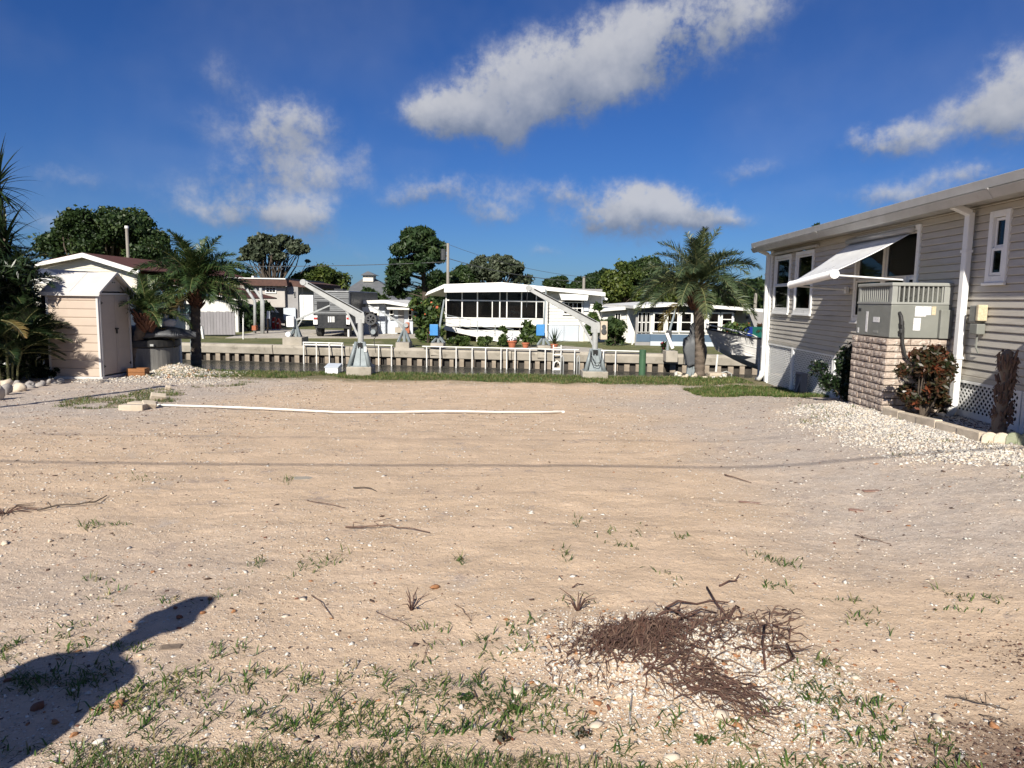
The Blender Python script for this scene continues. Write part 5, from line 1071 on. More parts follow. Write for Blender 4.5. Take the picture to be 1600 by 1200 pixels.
for i, (px, tip, lb, bl) in enumerate(((685, (694, 468), 'far davit with upright boom left of the wheelchair ramp', 'sky blue box on the far davit beside the ramp'), (849, (853, 452), 'far davit with upright boom by the pink flowered bush', 'sky blue box on the far davit by the pink flowered bush'))):
    r, z0, Y, q = far_davit(lb, px, 545, 520, tip, 20, 'up')
    b_ = at(679 if i == 0 else 845, 515, Y - .12); b_ = b_ - Vector((q.x, Y, z0)); mb = MB(); mb.box(b_.x - .17, b_.x + .14, -.24, -.10, b_.z - .22, b_.z + .20); mb.build('blue_box', M['blue_box'], r, bevel=.015)
q = at(967, 548, 26.0); r = empty('far_davit', 'far davit with white motor in front of the blue house', 'davit', (at(1047, 545, 25.2).x, 25.4, -.2), 0, 'davits on the far bank')
mb = MB(); mb.box(-.20, .22, -.5, .3, -.25, .14); mb.build('plinth', M['concrete'], r, bevel=.02); mb = MB(); mb.tube([(-.05, 0, .1), (-.02, 0, .75), (.20, 0, 1.65)], [.06, .05, .03], 8); mb.build('mast', M['galv'], r)
mb = MB(); mb.bar((-.12, -.1, .75), (.12, -.1, .2), .10, .12); mb.build('motor_housing', M['white_vinyl'], r, bevel=.03); mb = MB(); mb.box(-.10, .06, -.12, .08, .55, .85); mb.build('winch', M['motor'], r, bevel=.02)
# ------------------------------------------------------------------ far bank: houses
def pbox(parent, name, mat, x0, x1, y0, y1, Y, depth, bevel=0):      # box part given by its front face in the photograph at depth Y
    mb = MB(); fbox(mb, x0, x1, y0, y1, Y, depth); o = mb.build(name, M[mat], None, bevel=bevel)
    o.parent = parent; o.location = -Vector(parent.location); return o
def pprism(parent, name, mat, pts, Y, depth):                        # outline in the photograph at depth Y, pulled back
    q = [at(a, b, Y) for a, b in pts]; mb = MB(); mb.prism([(p.x, p.z) for p in q], Y, Y + depth); o = mb.build(name, M[mat], None); o.parent = parent; o.location = -Vector(parent.location); return o
def pbar(parent, name, mat, a, b, Y, w, h=None, Y2=None):
    A = at(a[0], a[1], Y); B = at(b[0], b[1], Y if Y2 is None else Y2); mb = MB(); mb.bar(A, B, h or w, w, (0, 0, 1) if abs(B.z - A.z) < .9 * (B - A).length else (0, 1, 0)); o = mb.build(name, M[mat], None); o.parent = parent; o.location = -Vector(parent.location); return o
def pwin(parent, x0, x1, y0, y1, Y, nx=1, ny=2, frame='white', depth=.06):
    """window: frame, recessed dark room, panes and bars"""
    A = at(x0, y1, Y); B = at(x1, y0, Y); w = B.x - A.x; h = B.z - A.z; t = min(.07, w * .12); f = MB()
    f.box(0, t, 0, depth, 0, h); f.box(w - t, w, 0, depth, 0, h); f.box(t, w - t, 0, depth, 0, t); f.box(t, w - t, 0, depth, h - t, h)
    fr = f.build('window', M[frame], parent); fr.location = Vector((A.x, Y - depth - .004, A.z)) - Vector(parent.location)
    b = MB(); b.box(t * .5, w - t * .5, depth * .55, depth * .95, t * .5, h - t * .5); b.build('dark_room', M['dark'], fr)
    for i in range(nx):
        for j in range(ny):
            a0 = t + (w - 2 * t) * i / nx; a1 = t + (w - 2 * t) * (i + 1) / nx; c0 = t + (h - 2 * t) * j / ny; c1 = t + (h - 2 * t) * (j + 1) / ny; g = .012
            q = MB(); q.box(a0 + g, a1 - g, depth * .30, depth * .42, c0 + g, c1 - g); q.build('pane', M['glass'], fr)
    for i in range(1, nx): x = t + (w - 2 * t) * i / nx; q = MB(); q.box(x - .014, x + .014, depth * .2, depth * .54, t, h - t); q.build('bar', M[frame], fr)
    for j in range(1, ny): z = t + (h - 2 * t) * j / ny; q = MB(); q.box(t, w - t, depth * .22, depth * .52, z - .018, z + .018); q.build('bar', M[frame], fr)
    return fr
def planks(parent, x0, x1, y0, y1, Y, n, mat, name='siding_plank', depth=.05):
    a = at(x0, y1, Y); b = at(x1, y0, Y); hh = (b.z - a.z) / n
    for k in range(n): z = a.z + hh * k; mb = MB(); mb.prismx([(Y - .022, z + .002), (Y, z + hh - .004), (Y + depth, z + hh - .004), (Y + depth, z + .002)], a.x, b.x); o = mb.build(name, M[mat], None); o.parent = parent; o.location = -Vector(parent.location)
GZ = -.2
def hroot(name, label, cat, px, Y): q = at(px, 500, Y); return empty(name, label, cat, (q.x, Y, GZ))
# --- white home with the screened porch
Y = 33.0; h = hroot('porch_house', 'white mobile home with long screened porch and ramp across the canal', 'house', 800, Y)
pprism(h, 'roof', 'white', [(664, 462), (668, 456), (694, 444), (784, 441), (946, 457), (946, 463), (784, 447), (694, 450)], Y - .6, 12)
pprism(h, 'roof_fascia', 'white', [(694, 445), (784, 442.5), (852, 449), (852, 456), (784, 456), (694, 457)], Y - .64, .04)
pbox(h, 'porch_floor', 'concrete', 697, 851, 511, 516, Y, 3.2)
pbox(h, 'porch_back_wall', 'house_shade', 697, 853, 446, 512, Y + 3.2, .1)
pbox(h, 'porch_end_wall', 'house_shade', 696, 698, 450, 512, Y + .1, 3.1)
for (a, b) in ((697, 735), (735.4, 772), (772.4, 812), (812.4, 851)): pbox(h, 'kneewall_panel', 'white', a, b, 498.5, 517, Y, .06)
pbox(h, 'kneewall_cap', 'white', 696, 852, 496.5, 498.5, Y - .03, .12)
for x in (697, 722, 746, 781, 792, 815, 838, 850): pbox(h, 'screen_post', 'white', x - .9, x + .9, 451, 496.5, Y, .06)
pbox(h, 'screen_rail', 'white', 698, 851, 469, 471, Y + .005, .05); pbox(h, 'screen_post', 'white', 768.4, 769.8, 471, 496.5, Y + .004, .05)
xs_ = (698, 721, 723, 745, 747, 780, 782, 791, 793, 814, 816, 837, 839, 849)
for i in range(0, len(xs_), 2):
    for (a, b) in ((452, 469), (471, 496.4)): pbox(h, 'screen_pane', 'screen', xs_[i], xs_[i + 1], a, b, Y + .03, .004)
pbox(h, 'ceiling_lamp', 'white', 753, 766, 458, 461, Y + 1.6, .25)
pbox(h, 'skirting', 'house_bluegrey', 697, 851, 517.5, 536, Y + .08, .05)
for k in range(11): x = 700 + 14.5 * k; pbox(h, 'skirting_board', 'white', x, x + 14, 517.2, 538, Y + .02, .05)
pprism(h, 'under_ramp_shade', 'concrete_dark', [(697, 514), (800, 536.5), (800, 545), (697, 545)], Y - 1.0, .05)  # dark sheet in concrete colour, standing in for the shade under the ramp
# siding half with arched window
pprism(h, 'front_wall', 'house_white', [(853, 451), (940, 459), (940, 541), (853, 541)], Y + .06, .15)
planks(h, 853.5, 939.5, 462, 507, Y + .03, 9, 'house_white')
pbox(h, 'door_jamb', 'white', 851.5, 855, 451, 540, Y - .02, .12); pbox(h, 'dark_gap', 'dark', 856, 857.5, 470, 540, Y - .012, .03)
wn = pwin(h, 879, 911, 471, 492, Y, 4, 2); pprism(h, 'window_arch', 'dark', [(880, 472), (884, 469.5), (895, 468), (906, 469.5), (911, 472)], Y - .07, .05)
pprism(h, 'window_awning', 'white', [(874, 459), (920, 460), (918, 469.5), (877, 468.5)], Y - .55, .05); pbox(h, 'awning_side', 'house_bluegrey', 912, 920, 469, 486, Y - .05, .02)
pbox(h, 'lower_panel', 'house_bluegrey', 857, 881, 508, 540, Y - .03, .05); pbox(h, 'lower_panel', 'house_bluegrey', 881.4, 904, 508, 540, Y - .03, .05); pbox(h, 'panel_cap', 'white', 856, 905, 506.5, 508, Y - .05, .08); pbox(h, 'corner_pier', 'white', 905, 912, 508, 542, Y - .05, .2)
for x in (938.5,): pbox(h, 'corner_trim', 'white', x, x + 2.4, 459, 540, Y - .02, .1)
pprism(h, 'side_awning', 'white', [(941, 463), (950, 466.5), (948, 469), (941, 467)], Y + .4, 1.5)
pbox(h, 'side_wall', 'house_white', 939, 940.5, 462, 540, Y + .2, 10); pbox(h, 'rear_wall', 'house_shade', 697, 940, 450, 540, Y + 11, .1)
# ramp with rails
rp = hroot('access_ramp', 'white access ramp descending along the screened porch', 'ramp', 745, Y - 1)
A, B = at(688, 510, Y - 1.1), at(806, 536, Y - 1.1); mb = MB(); mb.bar(A, B, 1.0, .14); o = mb.build('deck', M['white'], None); o.parent = rp; o.location = -Vector(rp.location)
mb = MB(); mb.bar(A + Vector((0, -.53, .02)), B + Vector((0, -.53, .02)), .05, .20); o = mb.build('side_beam', M['white'], None); o.parent = rp; o.location = -Vector(rp.location)
for k in range(5):
    q = A.lerp(B, .04 + k / 4 * .92) + Vector((0, -.5, 0)); mb = MB(); mb.bar(q, q + Vector((0, 0, .62)), .03, .03); o = mb.build('rail_post', M['galv'], None); o.parent = rp; o.location = -Vector(rp.location)
    if k in (0, 2): mb = MB(); mb.bar(q - Vector((0, 0, .06)), Vector((q.x, q.y, GZ)), .10, .10); o = mb.build('support_post', M['white'], None); o.parent = rp; o.location = -Vector(rp.location)
for z in (.25, .42, .60): mb = MB(); mb.bar(A.lerp(B, .04) + Vector((0, -.5, z)), A.lerp(B, .96) + Vector((0, -.5, z)), .014, .018); o = mb.build('rail', M['galv'], None); o.parent = rp; o.location = -Vector(rp.location)
# porch furniture
def chair(label, px, Yc, mat, rz=0):
    q = at(px, 511, Yc); t = empty('porch_chair', label, 'chair', (q.x, Yc, at(px, 510.5, Y).z), rz, 'porch chairs')
    for x in (-.22, .22):
        for y in (-.22, .22): mb = MB(); mb.bar((x, y, 0), (x, y, .62 if y < 0 else .95), .03, .03); mb.build('leg', M[mat], t)
        mb = MB(); mb.bar((x, -.24, .62), (x, .24, .62), .05, .03); mb.build('armrest', M[mat], t)
    mb = MB(); mb.box(-.22, .22, -.22, .22, .40, .43); mb.build('seat', M[mat], t)
    for k in range(4): x = -.16 + .107 * k; mb = MB(); mb.bar((x, .22, .43), (x, .24, .92), .05, .02); mb.build('back_slat', M[mat], t)
    mb = MB(); mb.bar((-.24, .23, .93), (.24, .23, .93), .03, .06); mb.build('back_rail', M[mat], t)
chair('pale teal slat chair left of the porch table', 787, Y + .9, 'teal', R(-70)); chair('pale teal slat chair right of the porch table', 808, Y + .9, 'teal', R(70))
q = at(799, 511, Y + .9); t = empty('porch_table', 'round pale teal table between the two porch chairs', 'table', (q.x, Y + 1.0, at(799, 510.5, Y).z)); mb = MB(); mb.lathe([(.36, .66), (.38, .68), (.38, .70), (.36, .71)], 20); mb.build('top', M['teal'], t)
for k in range(3): a = 2.1 * k; mb = MB(); mb.bar((.05 * math.cos(a), .05 * math.sin(a), .66), (.25 * math.cos(a), .25 * math.sin(a), 0), .035, .035); mb.build('leg', M['teal'], t)
q = at(720, 511, Y + .8); t = empty('chaise_longue', 'pale reclining chaise longue behind the porch screen', 'chaise', (q.x - .35, Y + .9, at(720, 510.5, Y).z))
mb = MB(); mb.box(-.1, 1.05, -.28, .28, .28, .33); mb.build('seat', M['white'], t); mb = MB(); mb.bar((-.1, 0, .3), (-.55, 0, .78), .56, .05, (0, 0, 1)); mb.build('backrest', M['white'], t)
for x in (-.05, 1.0):
    for y in (-.26, .26): mb = MB(); mb.bar((x, y, 0), (x, y, .28), .035, .035); mb.build('leg', M['white'], t)
mb = MB(); mb.bar((-.3, -.28, .52), (.25, -.28, .46), .05, .03); mb.build('armrest', M['white'], t)

# --- blue and white house on the right
Y = 30.5; h = hroot('blue_house', 'white and slate blue house with a long row of windows across the canal', 'house', 1070, Y)
pprism(h, 'roof', 'white', [(990, 477.5), (1060, 472.5), (1196, 483), (1196, 488), (1064, 478), (990, 482)], Y - .5, 10); pprism(h, 'wing_roof', 'white', [(938, 482.5), (1000, 477.5), (1000, 482), (938, 487)], Y + 1.75, 8)
pprism(h, 'gable_band', 'house_navy', [(1003, 482), (1062, 478), (1150, 484.5), (1150, 489), (1003, 488)], Y - .02, .2)
pbox(h, 'front_wall', 'house_white', 1016, 1147, 486, 523, Y, .12); pbox(h, 'lower_wall', 'house_blue', 1016, 1147, 523, 534, Y - .012, .12); pbox(h, 'foundation', 'house_bluegrey', 1016, 1147, 534, 548, Y - .008, .12)
for k in range(6): x = 1019 + 21.2 * k; pwin(h, x, x + 20.2, 488, 519, Y, 1, 2 if k < 5 else 3, depth=.09)
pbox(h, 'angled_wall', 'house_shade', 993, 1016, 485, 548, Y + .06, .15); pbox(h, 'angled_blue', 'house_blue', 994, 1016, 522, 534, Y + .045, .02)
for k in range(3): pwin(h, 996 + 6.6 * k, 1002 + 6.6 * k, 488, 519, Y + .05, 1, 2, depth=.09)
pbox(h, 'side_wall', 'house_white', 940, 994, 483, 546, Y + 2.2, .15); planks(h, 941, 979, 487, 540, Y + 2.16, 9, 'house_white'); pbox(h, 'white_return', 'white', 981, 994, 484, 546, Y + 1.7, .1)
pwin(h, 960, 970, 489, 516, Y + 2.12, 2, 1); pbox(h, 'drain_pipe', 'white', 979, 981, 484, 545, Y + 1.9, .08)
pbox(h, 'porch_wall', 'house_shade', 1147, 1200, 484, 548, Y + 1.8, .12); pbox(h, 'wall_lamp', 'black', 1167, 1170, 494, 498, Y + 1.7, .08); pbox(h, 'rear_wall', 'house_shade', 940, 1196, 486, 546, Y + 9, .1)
for i, (px, mt, lb) in enumerate(((1165, 'blue_chair', 'blue plastic chair on the right porch of the blue house'), (1180, 'green_chair', 'green plastic chair on the right porch of the blue house'))):
    q = G(px, 548, -.2); t = empty('garden_chair', lb, 'chair', (at(px, 545, 29.2).x, 29.2, at(px, 556, 29.2).z), R(160)); 
    for x in (-.22, .22):
        for y in (-.2, .2): mb = MB(); mb.bar((x, y, 0), (x, y, .5), .05, .05); mb.build('leg', M[mt], t)
    mb = MB(); mb.box(-.25, .25, -.25, .22, .48, .53); mb.build('seat', M[mt], t); mb = MB(); mb.bar((0, .22, .5), (0, .36, 1.2), .48, .04, (0, -1, 0)); mb.build('backrest', M[mt], t)
    for x in (-.26, .26): mb = MB(); mb.bar((x, -.25, .72), (x, .28, .76), .08, .03); mb.build('armrest', M[mt], t)
# --- small pale house behind the davits
Y = 37.0; h = hroot('small_house', 'low pale house with white awnings right of the parked camper', 'house', 610, Y)
pprism(h, 'roof', 'white', [(556, 470), (600, 468.5), (646, 477), (646, 481), (600, 474), (556, 475)], Y - .6, 8)
pbox(h, 'front_wall', 'house_bluegrey', 552, 602, 474, 530, Y, .15); pbox(h, 'front_wall', 'house_bluegrey', 602, 645, 478, 530, Y + .25, .15); planks(h, 553, 601, 476, 528, Y - .02, 9, 'house_bluegrey')
pprism(h, 'awning', 'white', [(558, 480), (592, 479.5), (590, 487), (560, 487)], Y - .8, .06); pprism(h, 'awning', 'white', [(604, 480), (640, 481), (639, 484), (605, 483.5)], Y - .5, .06)
pwin(h, 564, 592, 487, 497, Y - .03, 4, 1); pwin(h, 609, 615, 484, 499, Y + .2, 1, 2); pwin(h, 638, 644, 484, 500, Y + .2, 1, 2); pbox(h, 'door', 'house_shade', 622, 631, 485, 512, Y + .2, .05); pbox(h, 'lamp', 'white', 622, 628, 483, 485, Y + .1, .1)
pbox(h, 'steps', 'concrete', 617, 636, 512, 520, Y - .4, .6); pbox(h, 'rear_wall', 'house_shade', 556, 645, 476, 528, Y + 7, .1)
q = at(586, 520, 34.5); mb = MB(); mb.tube([(-.25, 0, .15), (-.3, 0, .7), (.0, 0, .85), (.25, 0, .8), (.3, 0, .2)], .02, 6); mb.tube([(-.3, 0, .35), (-.2, 0, .15), (.2, 0, .1)], .02, 6); tag(mb.build('hose_reel', M['motor'], None, loc=(q.x, 34.5, -.2)), 'loop of garden hose standing before the small pale house', 'hose')
# --- camper trailer seen from behind
Y = 33.5; r = hroot('camper_trailer', 'grey and black camper trailer parked rear towards the canal', 'camper', 520, Y)
pbox(r, 'body', 'rv_grey', 490, 546, 454, 492, Y, 7.0, .06); pbox(r, 'lower_body', 'rv_black', 497, 541, 492, 512, Y - .03, 6.9); pbox(r, 'side_panel', 'rv_black', 546, 549, 456, 508, Y + .25, 6.6)
for k in range(11): y = 456 + 3.3 * k; pbox(r, 'rear_stripe', 'rv_grey' if k % 3 else 'rv_black', 491, 545, y, y + (.5 if k % 3 else .9), Y - .02, .03)
w_ = pbox(r, 'window', 'rv_black', 495, 514, 471, 484, Y - .05, .05); pbox(r, 'bumper', 'rv_black', 492, 546, 510, 513, Y - .2, .2)
for (a, b) in ((489.5, 496), (541, 546.5)): pbox(r, 'light_panel', 'white_vinyl', a, b, 493, 507, Y - .04, .06); pbox(r, 'tail_light', 'red', a + .5, b - .5, 496, 499, Y - .07, .04)
for k in range(4): pbox(r, 'registration_stripe', 'white_vinyl', 512.5 + 2.8 * k, 514 + 2.8 * k, 494.5, 503.5, Y - .045, .02)
pbox(r, 'roof_vent', 'rv_black', 522, 536, 451, 454, Y + 1, .7); pbox(r, 'slide_out', 'white_vinyl', 468, 489.6, 461, 500, Y + 1.4, 2.6, .03); pbox(r, 'slide_trim', 'rv_grey', 474, 474.5, 462, 499, Y + 1.38, .02)
for (px, yy) in ((500, .4), (543, .4), (500, 2.5), (543, 2.5)):
    q = at(px, 514, Y + yy); mb = MB(); mb.tube([(q.x - .1, 0, 0), (q.x + .14, 0, 0)], .34, 18); o = mb.build('wheel', M['black'], r); o.location = Vector((0, Y + yy, GZ + .34)) - Vector(r.location); mb = MB(); mb.tube([(q.x - .11, 0, 0), (q.x - .08, 0, 0)], .18, 14); mb.build('rim', M['galv_pale'], o)
pbox(r, 'jack_post', 'white', 543, 545.5, 515, 526, Y - .5, .08)
# --- two-storey house on the left with brown mansard roof
Y = 44.0; h = hroot('two_storey_house', 'grey two-storey house with brown shingle mansard roof behind the carport', 'house', 420, Y)
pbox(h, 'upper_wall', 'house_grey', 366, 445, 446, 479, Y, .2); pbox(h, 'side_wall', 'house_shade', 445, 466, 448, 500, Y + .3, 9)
pprism(h, 'roof', 'roof_brown', [(372, 434), (447, 436), (449, 447), (376, 446)], Y - .45, .5); pprism(h, 'roof_side', 'roof_brown', [(447, 437), (478, 442), (478, 449), (449, 447.5)], Y + .3, 9); pprism(h, 'roof_edge', 'white', [(345, 433), (446, 435), (446, 436.5), (345, 434.5)], Y - .5, .3); pbox(h, 'roof_deck', 'roof_grey', 372, 446, 434, 436, Y, 9)
pbox(h, 'chimney_cap', 'white', 393, 396, 431, 434, Y, .5); w_ = pwin(h, 415, 432, 448, 458, Y, 3, 2); pwin(h, 386, 398, 450, 458, Y, 2, 2)
pbox(h, 'lower_wall', 'house_shade', 380, 445, 480, 514, Y + 1.6, .2)
pwin(h, 449, 452, 453, 457, Y + .28, 1, 1); pwin(h, 459, 461.5, 455, 464, Y + .28, 1, 1); pbox(h, 'rear_wall', 'house_shade', 380, 466, 446, 500, Y + 9, .2)
pprism(h, 'porch_awning', 'white', [(408, 480), (420, 480), (428, 488), (410, 487)], Y - .8, .1); pprism(h, 'porch_awning', 'white', [(424, 480), (427, 480), (435, 488.5), (432, 489)], Y - .8, .1)
for x in (401, 404, 409, 416, 421): pbox(h, 'porch_post', 'white', x, x + 1.0, 487, 514, Y - .4, .1)
pbox(h, 'lattice_skirt', 'house_bluegrey', 443, 462, 481, 500, Y + .1, .1)
# boat-cover frames: bent grey posts
for i, (px, py, top, lb) in enumerate(((398, 513, (386, 452), 'left bent grey boat-cover post before the two-storey house'), (411, 514, (398, 452), 'middle bent grey boat-cover post before the two-storey house'), (409, 514, (407, 450), 'upright bent grey boat-cover post before the two-storey house'))):
    Yp = 35.5; a = at(px, py, Yp); k = at(px, 470, Yp); t_ = at(top[0], top[1], Yp); m_ = k.lerp(t_, .35); mb = MB(); mb.tube([Vector((a.x, Yp, GZ)), k, m_ + Vector((0, 0, .0)), t_], .075, 8); tag(mb.build('cover_post', M['galv_pale'], None, smooth=True), lb, 'post', 'boat-cover posts')
# grey fence at the left with leaning boards
Yf = 33.0; fc = hroot('board_fence', 'grey vertical board fence behind the left canal palm', 'fence', 335, Yf)
for k in range(14):
    x = 300 + 4.8 * k; pbox(fc, 'fence_board', 'fence_grey', x, x + 4.5, 487 + .6 * math.sin(k * 2.1), 523, Yf + .01 * (k % 2), .04)
pbox(fc, 'fence_rail', 'fence_grey', 300, 367, 494, 496, Yf + .06, .05)
for i, (px, y0, y1, w, mt, lb) in enumerate(((380, 488, 526, 2.4, 'white', 'slim white pipe post on the far lawn'), (418, 493, 518, 2.5, 'wood', 'brown meter post before the two-storey house'), (318, 510, 530, 4.5, 'white', 'short white board standing on the far bank lawn'), (676, 510, 536, 2.4, 'white', 'white stub post beside the ramp end'), (987, 529, 548, 3.6, 'white', 'short tilted white board on the lawn by the blue house'))):
    Yp = 31.0 if i != 1 else 36; a = at(px, y1, Yp); b = at(px, y0, Yp); mb = MB(); s = Yp / FPX; mb.bar((a.x, Yp, GZ - .05), (b.x - (.08 if i == 2 else 0) + (.05 if i == 4 else 0), Yp, b.z), w * s, w * s * .6); tag(mb.build('lawn_post', M[mt], None), lb, 'post')
t = hroot('meter_box', 'pale grey meter box on the brown post across the canal', 'meter box', 419, 35.9); pbox(t, 'box', 'house_bluegrey', 417, 421, 486, 498, 35.85, .12)
for i, (px, y0, y1, w, lb) in enumerate(((427, 496, 514, 4.5, 'red gas pump shaped cabinet under the two-storey house'), (434, 498, 514, 4, 'red newspaper box beside the red cabinet'))):
    t = hroot('red_cabinet', lb, 'cabinet', px, 41); pbox(t, 'body', 'red', px - w / 2, px + w / 2, y0 + 4, y1, 41, .4); pbox(t, 'head', 'red', px - w / 2 + .8, px + w / 2 - .8, y0, y0 + 4, 41, .3); pbox(t, 'face', 'white', px - 1.2, px + 1.2, y0 + 6, y0 + 8, 40.98, .02)
t = hroot('brick_stack', 'stack of orange paving bricks by the boat-cover post', 'bricks', 396, 35.2)
for k in range(4): pbox(t, 'brick', 'teracotta', 393.5, 399.5, 509 + 1.8 * k, 510.6 + 1.8 * k, 35.2, .3)
# --- cream gable house behind the shed
Y = 34.0; h = hroot('gable_house', 'cream gabled house with red-brown roof behind the garden shed', 'house', 130, Y)
pprism(h, 'gable_wall', 'house_cream', [(52, 414), (128, 398), (214, 424), (214, 520), (52, 520)], Y, .2)
pprism(h, 'barge_board', 'white', [(46, 413), (128, 395), (216, 422), (216, 429), (128, 402), (46, 418)], Y - .5, .15)
pprism(h, 'roof', 'roof_red', [(46, 412), (128, 394.5), (216, 421), (216, 423), (128, 396.5), (46, 414)], Y - .34, 14)
for k in range(5): pbox(h, 'siding_plank', 'house_cream', 75, 190, 412 + 4 * k, 415.6 + 4 * k, Y - .03, .03)
pprism(h, 'patio_roof', 'house_navy', [(30, 418), (72, 420), (94, 430), (94, 431), (30, 430)], Y - 5, 4); pprism(h, 'patio_fascia', 'white', [(30, 430), (94, 430), (94, 446), (30, 440)], Y - 5.05, .1)
pbox(h, 'side_wing', 'house_white', 214, 372, 468, 520, Y + 3, .2); pprism(h, 'wing_roof', 'white', [(205, 424), (372, 466), (372, 470), (205, 432)], Y + 2.5, .4); pprism(h, 'wing_roof_top', 'roof_red', [(128, 395), (212, 421), (372, 465), (372, 467), (190, 425)], Y + 2.4, 6)
pbox(h, 'wing_fascia', 'white', 214, 250, 500, 510, Y + 2, .1)
for i, (a, b, lb) in enumerate(((8, 60, 'white garden wall glimpsed behind the left palms'),)):
    t = hroot('garden_wall', lb, 'wall', 30, 20); pbox(t, 'panel', 'white', -60, 75, 505, 590, 17.3, .12)
# --- grey hip roof with cupola
Y = 62.0; h = hroot('cupola_house', 'house with grey hip roof and small cupola beyond the camper', 'house', 575, Y)
def hip(parent, name, mat, x0, x1, yb, xr0, xr1, yt, Y, depth):
    A, B = at(x0, yb, Y), at(x1, yb, Y); C, D = at(xr0, yt, Y + depth / 2), at(xr1, yt, Y + depth / 2); z0 = (A.z + B.z) / 2; zt = (C.z + D.z) / 2
    mb = MB(); mb.add([(A.x, Y, z0), (B.x, Y, z0), (B.x, Y + depth, z0), (A.x, Y + depth, z0), (C.x, Y + depth / 2, zt), (D.x, Y + depth / 2, zt)], [(0, 1, 5, 4), (1, 2, 5), (2, 3, 4, 5), (3, 0, 4), (3, 2, 1, 0)]); o = mb.build(name, M[mat], None); o.parent = parent; o.location = -Vector(parent.location); return o
hip(h, 'roof', 'roof_grey', 512, 634, 472, 566, 588, 436, Y, 12); pbox(h, 'cupola', 'house_cream', 567, 583, 429, 440, Y + 5, 1.4); hip(h, 'cupola_roof', 'roof_grey', 563, 587, 430, 574, 576, 424, Y + 4.7, 2); pbox(h, 'wall', 'house_shade', 518, 630, 472, 520, Y + .5, 10)
hip(h, 'wing_roof', 'roof_grey', 596, 642, 470, 612, 616, 455, Y - 3, 6)
# --- utility poles and line
def pole(label, px, ytop, ybot, Y, r, extra=None):
    t_ = at(px, ytop, Y); t = empty('utility_pole', label, 'utility pole', (t_.x, Y, GZ), 0, 'utility poles'); mb = MB(); mb.tube([(0, 0, -.3), (0, 0, t_.z - GZ)], [r * 1.15, r], 10); mb.build('shaft', M['pole'], t)
    if extra == 'can': mb = MB(); mb.tube([(-.30, 0, t_.z - GZ - 1.1), (-.30, 0, t_.z - GZ - .4)], .18, 10); mb.build('transformer', M['motor'], t)
    if extra == 'cap': mb = MB(); mb.lathe([(r * 1.3, 0), (r * 1.3, .15)], 10, (0, 0, t_.z - GZ)); mb.build('cap', M['white'], t)
    return t_
a = pole('grey utility pole rising behind the cream gable house', 198, 357, 420, 42, .085, 'cap'); b = pole('weathered utility pole beside the tall pine', 700, 380, 445, 48, .095, 'can'); c = pole('short utility pole right of the porch house roof', 912.5, 432, 470, 50, .10); d = pole('utility pole behind the right canal palm crown', 1181, 458, 490, 46, .10)
def wire(label, p, q, sag, r=.022):
    mb = MB(); mb.tube([p.lerp(q, t) - Vector((0, 0, sag * 4 * t * (1 - t))) for t in np.linspace(0, 1, 14)], r, 5); tag(mb.build('power_line', M['motor'], None), label, 'power line')
wire('power line running left from the pole beside the tall pine', at(701, 409, 48), at(300, 415, 48), .15); wire('power line sloping right from the pole beside the tall pine', at(701, 404, 48), at(912, 440, 50), .3)
wire('thin upper power line right of the tall pine', at(701, 382, 48), at(930, 434, 50), .4, .012)

# ------------------------------------------------------------------ far trees
def T_(name, label, px, Y, x0, x1, ytop, ybot, n, nleaf, ls, mat, r=None, fork=.3, tr=.35, flat=.8, hollow=.35, group='trees behind the houses'):
    s = Y / FPX; a = at(px, ytop, Y); w = (x1 - x0) * s; zb = at(px, ybot, Y).z - GZ; zt = a.z - GZ; cl = dome(w * .96, w * .7, zt - zb - w * .08, zb, n, r or w * .13, hollow=hollow)
    cl = [((c[0] + ((x0 + x1) / 2 - px) * s), c[1], c[2], c[3]) for c in cl]; return tree(name, label, (a.x, Y, GZ), zt, tr, cl, nleaf, ls, mat, fork, flat, group)
T_('oak_tree', 'big dark rounded oak behind the cream gable house', 165, 52, 66, 268, 324, 402, 80, 46000, .15, 'leaf_oak', .95, .35, .45, .8, .6)
T_('oak_tree', 'dark oak limb crown at the upper left of the big oak', 118, 50, 80, 160, 328, 370, 16, 9000, .14, 'leaf_oak', .7, .4, .25)
T_('camphor_tree', 'domed tree with see-through branches behind the two-storey house', 424, 58, 372, 484, 358, 410, 60, 9500, .20, 'leaf_olive', .50, .30, .26, .6, .8)
T_('oak_tree', 'low green oak behind the camper trailer', 500, 60, 455, 548, 418, 450, 30, 16000, .15, 'leaf_far', .85)
T_('round_bush', 'dark round shrub before the grey hip roof', 578, 50, 546, 606, 455, 474, 16, 6000, .14, 'leaf_oak', .45, .3, .15)
